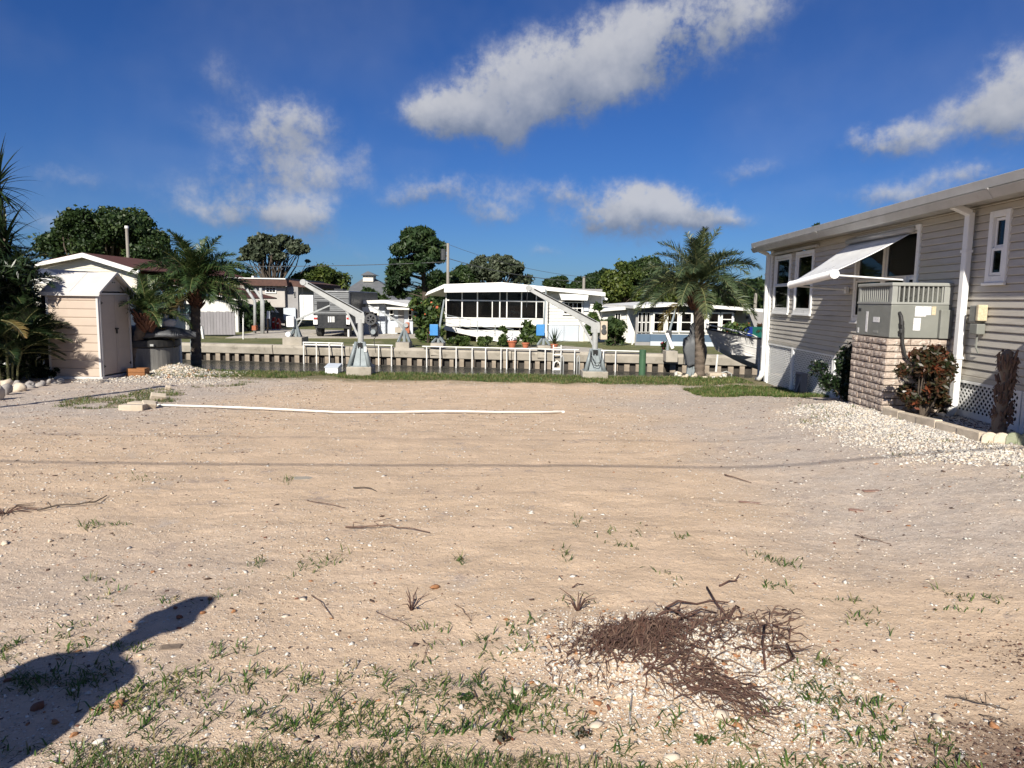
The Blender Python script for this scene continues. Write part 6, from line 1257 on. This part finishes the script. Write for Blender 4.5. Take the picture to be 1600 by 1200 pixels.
# the pine: tiers of flat clumps on a straight trunk
def pine():
    Y = 50.0; s = Y / FPX; b = at(665, 470, Y); t = empty('pine_tree', 'tall dark pine with tiered clumps beside the utility pole', 'tree', (b.x, Y, GZ), 0, 'trees behind the houses'); zt = at(655, 356, Y).z - GZ; mb = MB(); mb.tube([(0, 0, -.2), (-.05, 0, zt * .4), (-.3, 0, zt * .75), (-.45, 0, zt * .96)], [.24, .2, .13, .05], 8); cl = []
    for i in range(60):
        f = random.random() ** .8; z = zt * (.40 + .56 * f); wr = 2.35 * math.sqrt(max(.03, 1 - f ** 2.4)); a = random.uniform(0, 6.28); rr = wr * random.uniform(.45, 1.0); c = (-.35 + rr * math.cos(a), rr * .8 * math.sin(a), z + .15, random.uniform(.38, .62)); cl.append(c)
        limb(mb, (-.3 * f, 0, z - .35), (c[0], c[1], c[2] - .1), .05, .015, .1)
    for (x, z, r_) in ((-2.3, zt * .36, .6), (-1.7, zt * .32, .5), (-2.0, zt * .44, .5), (1.2, zt * .40, .5), (.9, zt * .33, .55)): cl.append((x, 0, z, r_)); limb(mb, (0, 0, z - .3), (x, 0, z), .05, .015)
    mb.build('trunk', M['bark'], t, smooth=True); V, T = leaf_cloud(cl, 24000, .13, .6, elong=3.0); link('crown', np_mesh('crown', V, T, M['leaf_pine']), t)
pine()
T_('live_oak', 'pale feathery grey-green oak behind the porch house', 775, 58, 702, 846, 391, 440, 64, 12000, .17, 'leaf_olive', .5, .28, .24, .8, .55)
for i, (px, Y, x0, x1, yt, yb, mt, lb) in enumerate(((722, 56, 690, 752, 418, 450, 'leaf_oak', 'dark low oak right of the utility pole'), (868, 66, 846, 892, 430, 455, 'leaf_oak', 'small dark treetop over the porch house roof end'), (935, 62, 900, 975, 420, 470, 'leaf_oak', 'dark green tree left in the right tree line'), (975, 58, 930, 1030, 406, 480, 'leaf_far', 'yellow-green tree in the middle of the right tree line'), (1000, 66, 960, 1060, 402, 470, 'leaf_oak', 'tallest dark tree of the right tree line'), (1060, 57, 1010, 1110, 418, 480, 'leaf_far', 'yellow-green tree behind the right canal palm'), (1160, 55, 1105, 1215, 428, 480, 'leaf_oak', 'dark tree between the right palm and the beige home'), (665, 70, 635, 705, 446, 475, 'leaf_oak', 'low dark trees under the tall pine'), (908, 64, 878, 942, 431, 470, 'leaf_oak', 'dark tree beyond the right end of the porch house roof'), (1275, 40, 1255, 1300, 346, 430, 'leaf_oak', 'leafy treetop peeping over the beige home roof'))):
    T_('broadleaf_tree', lb, px, Y, x0, x1, yt, yb, 44, 19000 if i < 9 else 2500, .15, mt, None, .35, .24)
for i, (px, Y, x0, x1, yt, yb) in enumerate(((20, 70, -60, 75, 430, 480), (260, 64, 225, 300, 395, 440), (345, 66, 300, 395, 415, 450), (1320, 70, 1200, 1450, 420, 480))):
    T_('broadleaf_tree', ['dark treetops left of the cream gable house', 'dark tree between the big oak and the left palm crown', 'dark tree behind the left palm fronds', 'dark trees hidden behind the beige home'][i], px, Y, x0, x1, yt, yb, 22, 8000, .2, 'leaf_oak', None, .35, .28)
# ------------------------------------------------------------------ far bank shrubs and pots
def S_(name, label, px, pyb, Y, wpx, hpx, n, nl, size, mat, flowers=None, nf=0, cat='shrub', lift=.0):
    s = Y / FPX; b = at(px, pyb, Y); w = wpx * s; hh = hpx * s; cl = [(random.gauss(0, w * .20), random.gauss(0, w * .18), hh * (.18 + .70 * random.random()) + lift, min(w, hh) * .24) for _ in range(n)]; return shrub(name, label, (b.x, Y, GZ), cl, nl, size, mat, cat, 6, flowers, nf)
S_('flowering_bush', 'tall bush with orange-red flowers left of the porch', 668, 535, 30.2, 40, 68, 26, 5200, .11, 'leaf_shrub', 'flower_orange', 330)
S_('rose_bush', 'green bush with pink-red flowers in front of the porch', 827, 543, 28.4, 30, 40, 18, 2600, .085, 'leaf_shrub', 'flower_red', 40)
S_('young_vine', 'thin young plant climbing before the ramp end', 786, 538, 28.8, 9, 34, 8, 420, .08, 'leaf_shrub')
S_('lantana_bush', 'round green and orange bush before the right porch', 1146, 548, 29.3, 38, 40, 18, 3400, .085, 'leaf_shrub', 'flower_orange', 170)
S_('red_cordyline', 'reddish brown plant on the right porch of the blue house', 1190, 545, 29.0, 22, 40, 10, 900, .13, 'leaf_croton')
S_('leafy_bush', 'loose green bush between the porch house and the blue house', 958, 545, 30.0, 36, 42, 16, 1700, .10, 'leaf_oak')
S_('climbing_plant', 'climbing plant with pale pods on the porch house corner', 927, 540, 31.5, 20, 70, 12, 700, .14, 'leaf_shrub')
S_('bougainvillea', 'small purple flowered plant on the davit footing', 1037, 545, 25.6, 10, 22, 6, 220, .06, 'leaf_dark', 'flower_red', 60)
S_('dark_hedge', 'dark green shrubs before the two-storey house porch', 395, 512, 38, 40, 44, 16, 2600, .16, 'leaf_oak')
for i, (a, b, lb) in enumerate(((705, 736, 'low green border plants under the ramp, left clump'), (738, 775, 'low green border plants under the ramp, middle clump'), (776, 815, 'low green border plants by the ramp end'))):
    S_('border_plants', lb, (a + b) / 2, 541, 28.6, b - a, 14, 14, 1500, .07, 'leaf_shrub', cat='border plants')
S_('white_flowers', 'white flowering border plants at the left ramp foot', 705, 537, 29.2, 22, 10, 8, 500, .06, 'leaf_shrub', 'bag', 90, 'border plants')
def pot(label, px, py, Y, s, plant=None):
    b = at(px, py, Y); t = empty('flower_pot', label, 'flower pot', (b.x, Y, GZ + .0), 0, 'terracotta pots'); mb = MB(); mb.lathe([(.11 * s, 0), (.17 * s, .24 * s), (.20 * s, .25 * s), (.20 * s, .31 * s), (.16 * s, .31 * s)], 16); mb.build('pot', M['teracotta'], t)
    if plant == 'agave':
        for k in range(22): link('leaf', SWD[k % 5], t, (0, 0, .3 * s), (0, 0, k * 2.4), .75)
    if plant == 'flowers': V, T = leaf_cloud([(0, 0, .40 * s, .17 * s)], 220, .07); link('foliage', np_mesh('foliage', V, T, M['bag']), t)
pot('terracotta pot with white flowers before the ramp', 800, 543, 27.4, .95, 'flowers'); pot('small terracotta pot before the rose bush', 821, 544, 27.2, .75); pot('terracotta pot with spiky agave beside the swim ladder', 866, 547, 26.6, .75, 'agave')
# ------------------------------------------------------------------ planting by the beige home
b_ = hw(7.95, -.52, 0); b_.z = tzf(b_.x, b_.y); cl = []
for k in range(34): a = random.uniform(0, 6.28); z = random.uniform(.18, .95); w = .38 * math.sin(math.pi * (z / 1.05) ** .8) + .08; cl.append((w * math.cos(a) * random.random() ** .5, w * math.sin(a) * random.random() ** .5 * .8, z, .11))
cl = [(a * .85, b * .85, c * .88, d * .85) for a, b, c, d in cl]
shrub('croton', 'reddish brown croton shrub in front of the brick plinth', b_, cl, 4600, .028, 'leaf_croton', 'shrub', 12, elong=2.6)
b_ = hw(5.55, -.42, 0); b_.z = tzf(b_.x, b_.y); cl = [(random.gauss(0, .20), random.gauss(0, .12), random.uniform(.08, .8), .15) for _ in range(26)]
shrub('dark_bush', 'dark green bush between the brick plinth and the lattice', b_, cl, 6500, .03, 'leaf_dark', 'shrub', 8, elong=2.2)
def stump():
    p = G(1562, 686, .27); p.z = tzf(p.x, p.y); t = empty('dead_stump', 'pruned dead tree stump with curled bark in the shell bed', 'stump', p, 0); t.scale = (.74, .74, .98); mb = MB(); rg = random.Random(4)
    mb.tube([(.0, 0, -.1), (-.02, 0, .06), (-.04, 0, .16), (-.03, .0, .24), (-.01, 0, .34), (-.02, .0, .42), (.0, 0, .52), (.01, 0, .60), (-.01, 0, .70), (-.03, 0, .80), (.0, 0, .88), (.02, 0, .93)], [.11, .085, .09, .066, .075, .058, .07, .055, .066, .08, .07, .03], 11); mb.tube([(0, 0, .62), (.07, 0, .76), (.15, -.01, .82)], [.05, .045, .035], 8); mb.build('trunk', M['wood'], t, smooth=True)
    mb = MB()
    for k in range(170):
        a = rg.uniform(0, 6.28); z = rg.uniform(.02, .92); r = .085 + .03 * rg.random(); q = Vector((r * math.cos(a), r * math.sin(a), z)); d = Vector((math.cos(a), math.sin(a), rg.uniform(-.9, .5))) * rg.uniform(.02, .045)
        mb.tube([q * .9, q + d * .5 + Vector((0, 0, .012)), q + d + Vector((rg.uniform(-.03, .03), rg.uniform(-.03, .03), -.02))], [.018, .013, .005], 5)
    o = mb.build('bark_curls', M['twig'], t); o['kind'] = 'stuff'
stump()
# ------------------------------------------------------------------ loose things on the lot
# long white pipe lying across the lot
def pipe():
    px = [(246, 632), (300, 633.5), (370, 636), (450, 639.5), (530, 642), (620, 643.5), (700, 644), (780, 643.5), (840, 642.5), (880, 641.5)]; pts = []
    for a, b in px: q = G(a, b, -.08); pts.append(Vector((q.x, q.y, tzf(q.x, q.y) + .035 + .012 * math.sin(a * .02))))
    t = empty('white_pipe', 'long white plastic pipe lying across the sandy lot', 'pipe', pts[0]); mb = MB(); mb.tube([p - pts[0] for p in pts], .016, 10); mb.build('tube', M['pvc'], t, smooth=True); mb = MB(); mb.tube([pts[-1] - pts[0] - Vector((.16, 0, .0)), pts[-1] - pts[0] + Vector((.02, 0, 0))], .021, 10); mb.build('coupling', M['pvc'], t)
pipe()
for i, (px, py, w, d, hh, rz, rx, lb) in enumerate(((208, 640, .36, .18, .10, 4, 0, 'flat cream concrete block left of the pipe end'), (223, 632, .40, .2, .07, -3, 0, 'long cream block lying behind the flat block'), (231, 637, .19, .14, .13, 40, 20, 'tilted broken block at the pipe end'), (246, 621, .24, .11, .12, 30, 25, 'leaning cream brick behind the pipe end'), (262, 604, .10, .07, .10, 20, 30, 'small grey brick piece on the grass before the tub'))):
    p = G(px, py, -.1); mb = MB(); mb.box(-w / 2, w / 2, -d / 2, d / 2, 0, hh); o = mb.build('concrete_block', M['block'], None, bevel=.012, loc=(p.x, p.y, tzf(p.x, p.y) - .01), rot=(R(rx), R(rx * .4), R(rz))); tag(o, lb, 'block', 'loose blocks near the pipe end')
def flat(name, label, cat, px, py, w, d, h_, mat, rz):
    p = G(px, py, 0); p = G(px, py, tzf(p.x, p.y)); mb = MB(); mb.prism([(-w / 2, 0), (w / 2, 0), (w / 2 - .01, h_), (-w / 2 + .012, h_)], -d / 2, d / 2); tag(mb.build(name, M[mat], None, bevel=.004, loc=(p.x, p.y, tzf(p.x, p.y) + .0), rot=(R(random.uniform(-4, 4)), R(random.uniform(-4, 4)), R(rz))), label, cat)
flat('paver_piece', 'pale flat paver piece half buried in the middle left of the lot', 'paver', 480, 746, .24, .12, .006, 'concrete', 20)
flat('brick_shard', 'reddish brick shard on the right of the lot, nearest the shell bed', 'brick shard', 1366, 763, .19, .07, .007, 'shard', -6)
flat('brick_shard', 'thin reddish shard in the right middle of the lot', 'brick shard', 1172, 786, .19, .045, .006, 'shard', -8)
flat('brick_shard', 'small brown shard right of the thin reddish one', 'brick shard', 1338, 798, .12, .06, .007, 'shard', -20)
flat('wood_chip', 'grey flat wood chip beside the shadow edge', 'wood chip', 267, 1012, .10, .05, .006, 'wood', 15)
STONES = [(678, 920, .040, 'orange_stone', 'largest orange stone, alone in the middle of the sand'), (328, 938, .022, 'brown_stone', 'dark rust stone at the tip of the shadow'), (333, 949, .020, 'cream_stone', 'yellowish stone at the tip of the shadow'), (318, 958, .020, 'orange_stone', 'orange stone just under the shadow tip'), (366, 955, .022, 'orange_stone', 'orange stone right of the shadow tip'), (282, 966, .022, 'brown_stone', 'rust stone inside the shadow head'), (275, 952, .022, 'brown_stone', 'rust stone at the left edge of the shadow head'), (240, 895, .022, 'orange_stone', 'orange stone left of the scattered white shells'), (78, 846, .028, 'cream_stone', 'small cream stone at the far left of the sand'), (8, 851, .035, 'cream_stone', 'pale yellow stone at the left picture edge'), (60, 1108, .035, 'brown_stone', 'rust stone in the shadow near the left edge'), (85, 1130, .020, 'orange_stone', 'orange stone in the middle of the shadow'), (115, 1150, .024, 'orange_stone', 'long orange stone low in the shadow'), (180, 1105, .030, 'orange_stone', 'tan stone near the right border of the shadow'), (585, 912, .014, 'brown_stone', 'small rust pebble left of the largest orange stone'), (296, 885, .018, 'brown_stone', 'rust pebble right of the orange stone on the left'), (814, 1016, .022, 'shell', 'white shell lump left of the root clump'), (832, 1068, .016, 'orange_stone', 'orange pebble left of the shell mound'), (936, 1102, .030, 'orange_stone', 'bright orange stone at the left of the shell mound'), (950, 1108, .022, 'brown_stone', 'rust stone touching the bright orange stone'), (927, 1115, .022, 'orange_stone', 'orange stone below the bright orange stone'), (965, 1090, .026, 'cream_stone', 'yellow stone on top of the shell mound'), (1130, 1122, .045, 'cream_stone', 'wide flat tan stone at the right of the shell mound'), (1152, 1135, .026, 'orange_stone', 'orange stone before the wide flat tan stone'), (1095, 1128, .024, 'cream_stone', 'cream stone in the front of the shell mound'), (1045, 1188, .034, 'cream_stone', 'tan stone at the bottom of the shell mound'), (930, 1135, .032, 'cream_stone', 'tan half buried stone before the shell mound'), (806, 1083, .040, 'cream_stone', 'pale half buried stone left of the shell mound'), (1468, 1125, .030, 'cream_stone', 'cream stone on the sand near the right corner'), (1552, 1136, .026, 'orange_stone', 'orange stone among the dark bark crumbs'), (1494, 1102, .014, 'orange_stone', 'tiny orange pebble left of the bark crumbs'), (157, 1160, .026, 'shell', 'white shell low at the right edge of the shadow'), (326, 1149, .013, 'shell', 'round white disc shell in the near grass'), (12, 1065, .026, 'brown_stone', 'rust stone at the left picture edge above the shadow')]
for (px, py, s, mt, lb) in STONES: p = G(px, py, 0); p = G(px, py, tzf(p.x, p.y)); rock('loose_stone', lb, p.x, p.y, s * .85, mt, 'stone', 'loose stones on the sand', sz=.6)
def twig(label, pts, r, mat='twig', name='twig', side=0):
    P_ = []
    for i, (a, b) in enumerate(pts): q = G(a, b, 0); q = G(a, b, tzf(q.x, q.y)); P_.append(Vector((q.x, q.y, tzf(q.x, q.y) + r + (.012 if 0 < i < len(pts) - 1 else .002))))
    Q = []
    for i in range(len(P_) - 1):
        for f in (0, .33, .67): v = P_[i].lerp(P_[i + 1], f); l_ = (P_[i + 1] - P_[i]).length; Q.append(v + (Vector((random.gauss(0, .03), random.gauss(0, .03), random.gauss(0, .02))) * l_ if f or i else Vector((0, 0, 0))))
    P_ = Q + [P_[-1]]; r *= .62; o0 = P_[0]; mb = MB(); mb.tube([p - o0 for p in P_], [r * (1 - .5 * i / (len(P_) - 1)) for i in range(len(P_))], 6)
    for k in range(side): i = random.randint(1, len(P_) - 1); q = P_[i] - o0; mb.tube([q, q + Vector((random.uniform(-.05, .05), random.uniform(-.03, .05), .03)), q + Vector((random.uniform(-.09, .09), random.uniform(-.05, .09), .035))], [r * .6, r * .5, r * .25], 5)
    return tag(mb.build(name, M[mat], None, smooth=True, loc=o0), label, 'twig', 'twigs on the sand')
twig('long straight twig lying in the middle of the lot', [(540, 826), (575, 827), (600, 825), (630, 829), (672, 834)], .010, side=2)
twig('dark forked stick on the left of the lot', [(58, 800), (90, 794), (130, 791), (152, 788), (167, 777)], .012, 'bark', side=2)
twig('short straight twig pointing to the shadow tip', [(487, 932), (497, 942), (506, 950), (520, 966)], .005)
twig('thin forked twig left of the centre grass', [(588, 957), (594, 964), (620, 974), (648, 988)], .0045, side=1)
twig('slender crossed twig right of the centre grass', [(711, 946), (722, 955), (735, 973)], .004, side=2)
twig('bent standing twig above the near grass', [(660, 1002), (667, 1011), (660, 1035)], .004)
twig('curved dry stem right of the near grass', [(740, 1080), (744, 1096), (752, 1108), (757, 1120)], .004)
twig('dark thin stick near the right corner', [(1478, 1090), (1500, 1096), (1535, 1106), (1550, 1108), (1575, 1112)], .005, 'bark', side=2)
twig('second dark stick below the thin stick at right', [(1530, 1118), (1550, 1126), (1578, 1136)], .004, 'bark')
twig('short straight stick in the right middle of the lot', [(1132, 744), (1150, 750), (1174, 757)], .010)
twig('thin twig far right of the middle lot', [(1336, 838), (1360, 844), (1392, 852)], .006, side=1)
twig('thin pale twig left of the paver piece', [(480, 783), (510, 790), (540, 795)], .006)
twig('dark short stick behind the paver piece', [(552, 764), (575, 765), (588, 769)], .010, 'bark')
twig('pale sapling stick standing in the shell mound', [(985, 1135), (986, 1105), (988, 1078)], .007, 'grey_stone')
twig('leaf of dry palm on the sand above the root clump', [(894, 920), (902, 917), (912, 915)], .006, 'root')
twig('curled root fragment on the right of the clump top', [(1124, 918), (1138, 913), (1152, 910)], .009, 'root', side=1)
for i, (px, py, lb) in enumerate(((643, 950, 'upright dried weed with green tip left of the grass row'), (902, 955, 'dry sprig standing at the top left of the shell mound'), (8, 800, 'tangle of brown roots at the left picture edge'))):
    q = G(px, py, 0); q.z = tzf(q.x, q.y); t = empty('dry_weed', lb, 'weed', q, 0, 'dry weeds'); mb = MB()
    for k in range(9 if i < 2 else 30): a = random.uniform(0, 6.28); l_ = random.uniform(.05, .12) * (1 if i < 2 else 2.2); mb.tube([(0, 0, -.01), (math.cos(a) * l_ * .4, math.sin(a) * l_ * .4, l_ * (.6 if i < 2 else .15)), (math.cos(a) * l_, math.sin(a) * l_, l_ * (.8 if i < 2 else .05))], [.004, .003, .0015], 5)
    mb.build('stem', M['root'], t)
# the clump of dried roots
def roots():
    t = empty('root_clump', 'clump of brown dried roots torn up and lying on the shell mound', 'root clump', (0, 0, 0)); rg = random.Random(5); mb = MB(); RM = [M['root'], M['twig'], M['chip']]
    def g(px, py): q = G(px, py, .06); return Vector((q.x, q.y, tzf(q.x, q.y)))
    def strand(p, d, l_, r, lift, mbx):
        pts = [p]; h = lift; dd = d.normalized()
        for i in range(5): dd = (dd + Vector((rg.gauss(0, .25), rg.gauss(0, .25), 0))).normalized(); q = pts[-1] + dd * l_ / 5; h = max(.004, h + rg.gauss(0, .012) - lift * .12); pts.append(Vector((q.x, q.y, tzf(q.x, q.y) + h)))
        mbx.tube(pts, [r, r * 1.05, r * .9, r * .75, r * .55, r * .25], 5, mi=rg.choice((0, 0, 0, 1, 2)))
    for k in range(950):      # matted core
        px = rg.gauss(995, 42); py = rg.gauss(1000, 13) + (px - 1005) * .06; p = g(px, py); hh = .085 * math.exp(-((px - 1000) / 80) ** 2 - ((py - 1003) / 26) ** 2) + .006; p.z += hh * rg.random(); a = rg.gauss(-.2, 1.3) + (3.14 if rg.random() < .35 else 0); strand(p, Vector((math.cos(a), math.sin(a), 0)), rg.uniform(.025, .10), .0023 * math.exp(rg.gauss(0, .35)), hh * rg.random(), mb)
    o = mb.build('matted_core', RM, t); o['kind'] = 'stuff'; mb = MB()
    for k in range(330):       # tails trailing to the lower right
        f = rg.random(); px = 985 + 185 * f + rg.gauss(0, 24); py = 1018 + 72 * f + rg.gauss(0, 12); a = -.50 + rg.gauss(0, .55); p = g(px, py); p.z += .02 * rg.random(); strand(p, Vector((math.cos(a), math.sin(a), 0)), rg.uniform(.05, .18), .0024 * math.exp(rg.gauss(0, .4)), .03 * rg.random(), mb)
    o = mb.build('trailing_roots', RM, t); o['kind'] = 'stuff'; mb = MB()
    for k in range(190):       # loose strands above and right
        px = rg.uniform(1020, 1235); py = rg.uniform(950, 1030) + (1040 - px) * .05; a = rg.uniform(-.4, 1.3); p = g(px, py); strand(p, Vector((math.cos(a), math.sin(a), 0)), rg.uniform(.05, .18), rg.uniform(.002, .0042), .03 * rg.random(), mb)
    for k in range(60): px = rg.uniform(850, 960); py = rg.uniform(960, 1060); a = rg.uniform(0, 6.28); p = g(px, py); strand(p, Vector((math.cos(a), math.sin(a), 0)), rg.uniform(.04, .1), .002, .015, mb)
    o = mb.build('loose_strands', RM, t); o['kind'] = 'stuff'
    for pts in ([(1040, 945), (1060, 932), (1090, 930), (1110, 926), (1138, 934)], [(1040, 945), (1062, 965), (1080, 975), (1105, 990)], [(1105, 908), (1120, 935), (1140, 960)], [(1140, 960), (1150, 940), (1156, 935)], [(1195, 970), (1192, 1010), (1196, 1045)], [(1230, 1000), (1242, 1022), (1205, 1045)], [(1075, 968), (1095, 952), (1120, 948)]):
        mb = MB(); mb.tube([g(a, b) + Vector((0, 0, .02 + .015 * math.sin(i * 2))) for i, (a, b) in enumerate(pts)], [.006 - .003 * i / len(pts) for i in range(len(pts))], 6); mb.build('long_root', M['root'], t, smooth=True)
roots()
x = RNG.normal(.62, .26, 700); y = RNG.normal(3.18, .2, 700); x += (3.2 - y) * .5
scatter('root_crumbs', 'dark crumbs of broken root and leaf around the root clump', 'litter', onlot(x, y) + np.array([0, 0, .004]), np.clip(np.exp(RNG.normal(math.log(.006), .5, 700)), .003, .018), [M['root'], M['chip'], M['twig']], [.5, .3, .2], (.1, .3))
# small broadleaf weeds
for i, (px, py, lb) in enumerate(((1098, 1160, 'small bright green weed on the shell mound'), (782, 1158, 'tiny reddish weed in the near grass'), (720, 1092, 'tiny clover-like weed on the bare sand'), (905, 1150, 'low reddish weed left of the shell mound front'), (800, 1110, 'small dark weed at the left of the shell mound'))):
    q = G(px, py, 0); q.z = tzf(q.x, q.y); t = empty('small_weed', lb, 'weed', q, 0, 'small broadleaf weeds'); V, T = leaf_cloud([(0, 0, .012, .035), (.03, .01, .01, .025)], 46, .012, .5); link('leaves', np_mesh('leaves', V, T, M['leaf_croton'] if i in (1, 3) else M['leaf_shrub']), t)

# ------------------------------------------------------------------ out of the frame, felt through their shadows
# overhead service cables behind the viewer, on two poles
def cables():
    for i, (y0, h_, r, lb, dy) in enumerate(((7.25, 5.0, .014, 'lower overhead cable crossing the street side of the lot', .45), (8.6, 5.6, .006, 'upper thin overhead cable crossing the street side of the lot', .25))):
        k = h_ / math.tan(SUN_EL); A = Vector((-16, y0 - dy * 1.5 - k * math.cos(SUN_AZ), h_ + .2)); B = Vector((15, y0 + dy * 1.0 - k * math.cos(SUN_AZ), h_ + .2)); mb = MB(); mb.tube([A.lerp(B, t) - Vector((0, 0, .5 * 4 * t * (1 - t) * .5)) for t in np.linspace(0, 1, 20)], r, 6); tag(mb.build('overhead_cable', M['black'], None), lb, 'cable')
    for x, lb in ((-16, 'street pole carrying the overhead cables, left of the lot'), (15, 'street pole carrying the overhead cables, right of the lot')):
        t = empty('street_pole', lb, 'utility pole', (x, -.6, 0), 0, 'street poles'); mb = MB(); mb.tube([(0, 0, -.3), (0, 0, 7)], [.14, .11], 10); mb.build('shaft', M['pole'], t); mb = MB(); mb.bar((0, -.5, 5.6), (0, .9, 5.6), .08, .1); mb.build('cross_arm', M['pole'], t)
cables()
p = Vector((-9.2, 6.5, 0)); mb = MB(); mb.tube([(0, 0, -.2), (.02, 0, 4.9)], [.085, .07], 10); t = empty('lamp_post', 'slim wooden lamp post standing left of the lot', 'lamp post', p); mb.build('shaft', M['pole'], t); mb = MB(); mb.lathe([(.09, 4.9), (.12, 4.96), (.12, 5.1), (.03, 5.2)], 12); mb.build('lantern', M['black'], t)
# the person whose shadow falls across the left foreground
def person():
    sx, sy = -2.46, .86; t = empty('person', 'person in a long dark coat and tall hat standing left of the lot edge', 'person', (sx, sy, 0), R(-14))
    J = {'pelvis': (0, 0, .95), 'waist': (0, 0, 1.1), 'chest': (0, .0, 1.30), 'neck0': (0, 0, 1.45), 'neck': (0, 0, 1.53), 'head0': (0, .015, 1.62), 'head': (0, .02, 1.72), 'crown': (0, .01, 1.79)}
    for s, n in ((-1, 'l'), (1, 'r')): J.update({n + 'sh': (.19 * s, 0, 1.40), n + 'el': (.29 * s, -.02, 1.14), n + 'wr': (.30 * s, .10, .93), n + 'ha': (.30 * s, .14, .86), n + 'hip': (.10 * s, 0, .92), n + 'kn': (.12 * s, .01, .50), n + 'an': (.13 * s, -.02, .09), n + 'to': (.14 * s, .13, .04)})
    rad = {'pelvis': (.17, .12), 'waist': (.16, .11), 'chest': (.19, .12), 'neck0': (.09, .08), 'neck': (.06, .06), 'head0': (.075, .085), 'head': (.085, .10), 'crown': (.06, .07)}
    for n in 'lr': rad.update({n + 'sh': (.075, .07), n + 'el': (.048, .048), n + 'wr': (.033, .03), n + 'ha': (.035, .022), n + 'hip': (.10, .10), n + 'kn': (.062, .062), n + 'an': (.042, .045), n + 'to': (.045, .03)})
    E_ = [('pelvis', 'waist'), ('waist', 'chest'), ('chest', 'neck0'), ('neck0', 'neck'), ('neck', 'head0'), ('head0', 'head'), ('head', 'crown')]
    for n in 'lr': E_ += [('chest', n + 'sh'), (n + 'sh', n + 'el'), (n + 'el', n + 'wr'), (n + 'wr', n + 'ha'), ('pelvis', n + 'hip'), (n + 'hip', n + 'kn'), (n + 'kn', n + 'an'), (n + 'an', n + 'to')]
    keys = list(J); V = [J[k] for k in keys]; EE = [(keys.index(a), keys.index(b)) for a, b in E_]
    for n, s in (('l', -1), ('r', 1)):      # fingers
        h = J[n + 'ha']
        for f, (dx, dy, l_) in enumerate(((-.03, .0, .07), (-.012, .01, .085), (.008, .012, .08), (.026, .01, .065))):
            i0 = len(V); V += [(h[0] + dx, h[1] + dy, h[2] - .03), (h[0] + dx, h[1] + dy + .015, h[2] - .03 - l_ * .5), (h[0] + dx, h[1] + dy + .04, h[2] - .03 - l_)]; EE += [(keys.index(n + 'ha'), i0), (i0, i0 + 1), (i0 + 1, i0 + 2)]
        i0 = len(V); V += [(h[0] - .035 * s, h[1] + .03, h[2] + .02), (h[0] - .045 * s, h[1] + .055, h[2] - .03)]; EE += [(keys.index(n + 'wr'), i0), (i0, i0 + 1)]
    me = bpy.data.meshes.new('body'); me.from_pydata(V, EE, []); me.materials.append(M['cloth_dark']); o = link('body', me, t)
    sk = o.modifiers.new('skin', 'SKIN'); sk.use_smooth_shade = True; sv = me.skin_vertices[0].data if me.skin_vertices else None
    if sv is None:
        bpy.context.view_layer.objects.active = o; me.skin_vertices  # layer is made with the modifier
    lay = me.skin_vertices
    if len(lay):
        for i, d in enumerate(lay[0].data): d.radius = rad[keys[i]] if i < len(keys) else (.009, .009); d.use_root = (i == 0)
    ss = o.modifiers.new('sub', 'SUBSURF'); ss.levels = 1; ss.render_levels = 2
    mb = MB(); mb.lathe([(.14, 1.74), (.145, 1.755), (.11, 1.765), (.105, 1.84), (.085, 1.90), (.03, 1.93)], 18); mb.build('hat', M['cloth_hat'], t, smooth=True)
    mb = MB(); mb.lathe([(.42, .28), (.40, .5), (.34, .85), (.28, 1.1), (.25, 1.30), (.255, 1.40), (.14, 1.465), (.08, 1.48)], 18); j = mb.build('long_coat', M['cloth_dark'], t, smooth=True); j.scale = (1.10, .72, 1)
M['cloth_dark'] = pm('dark_cloth', (.04, .045, .06), (.06, .065, .08), 8, .85, .2, 40); M['cloth_hat'] = pm('straw_hat', (.35, .27, .16), (.28, .21, .12), 20, .85, .3, 60)
person()
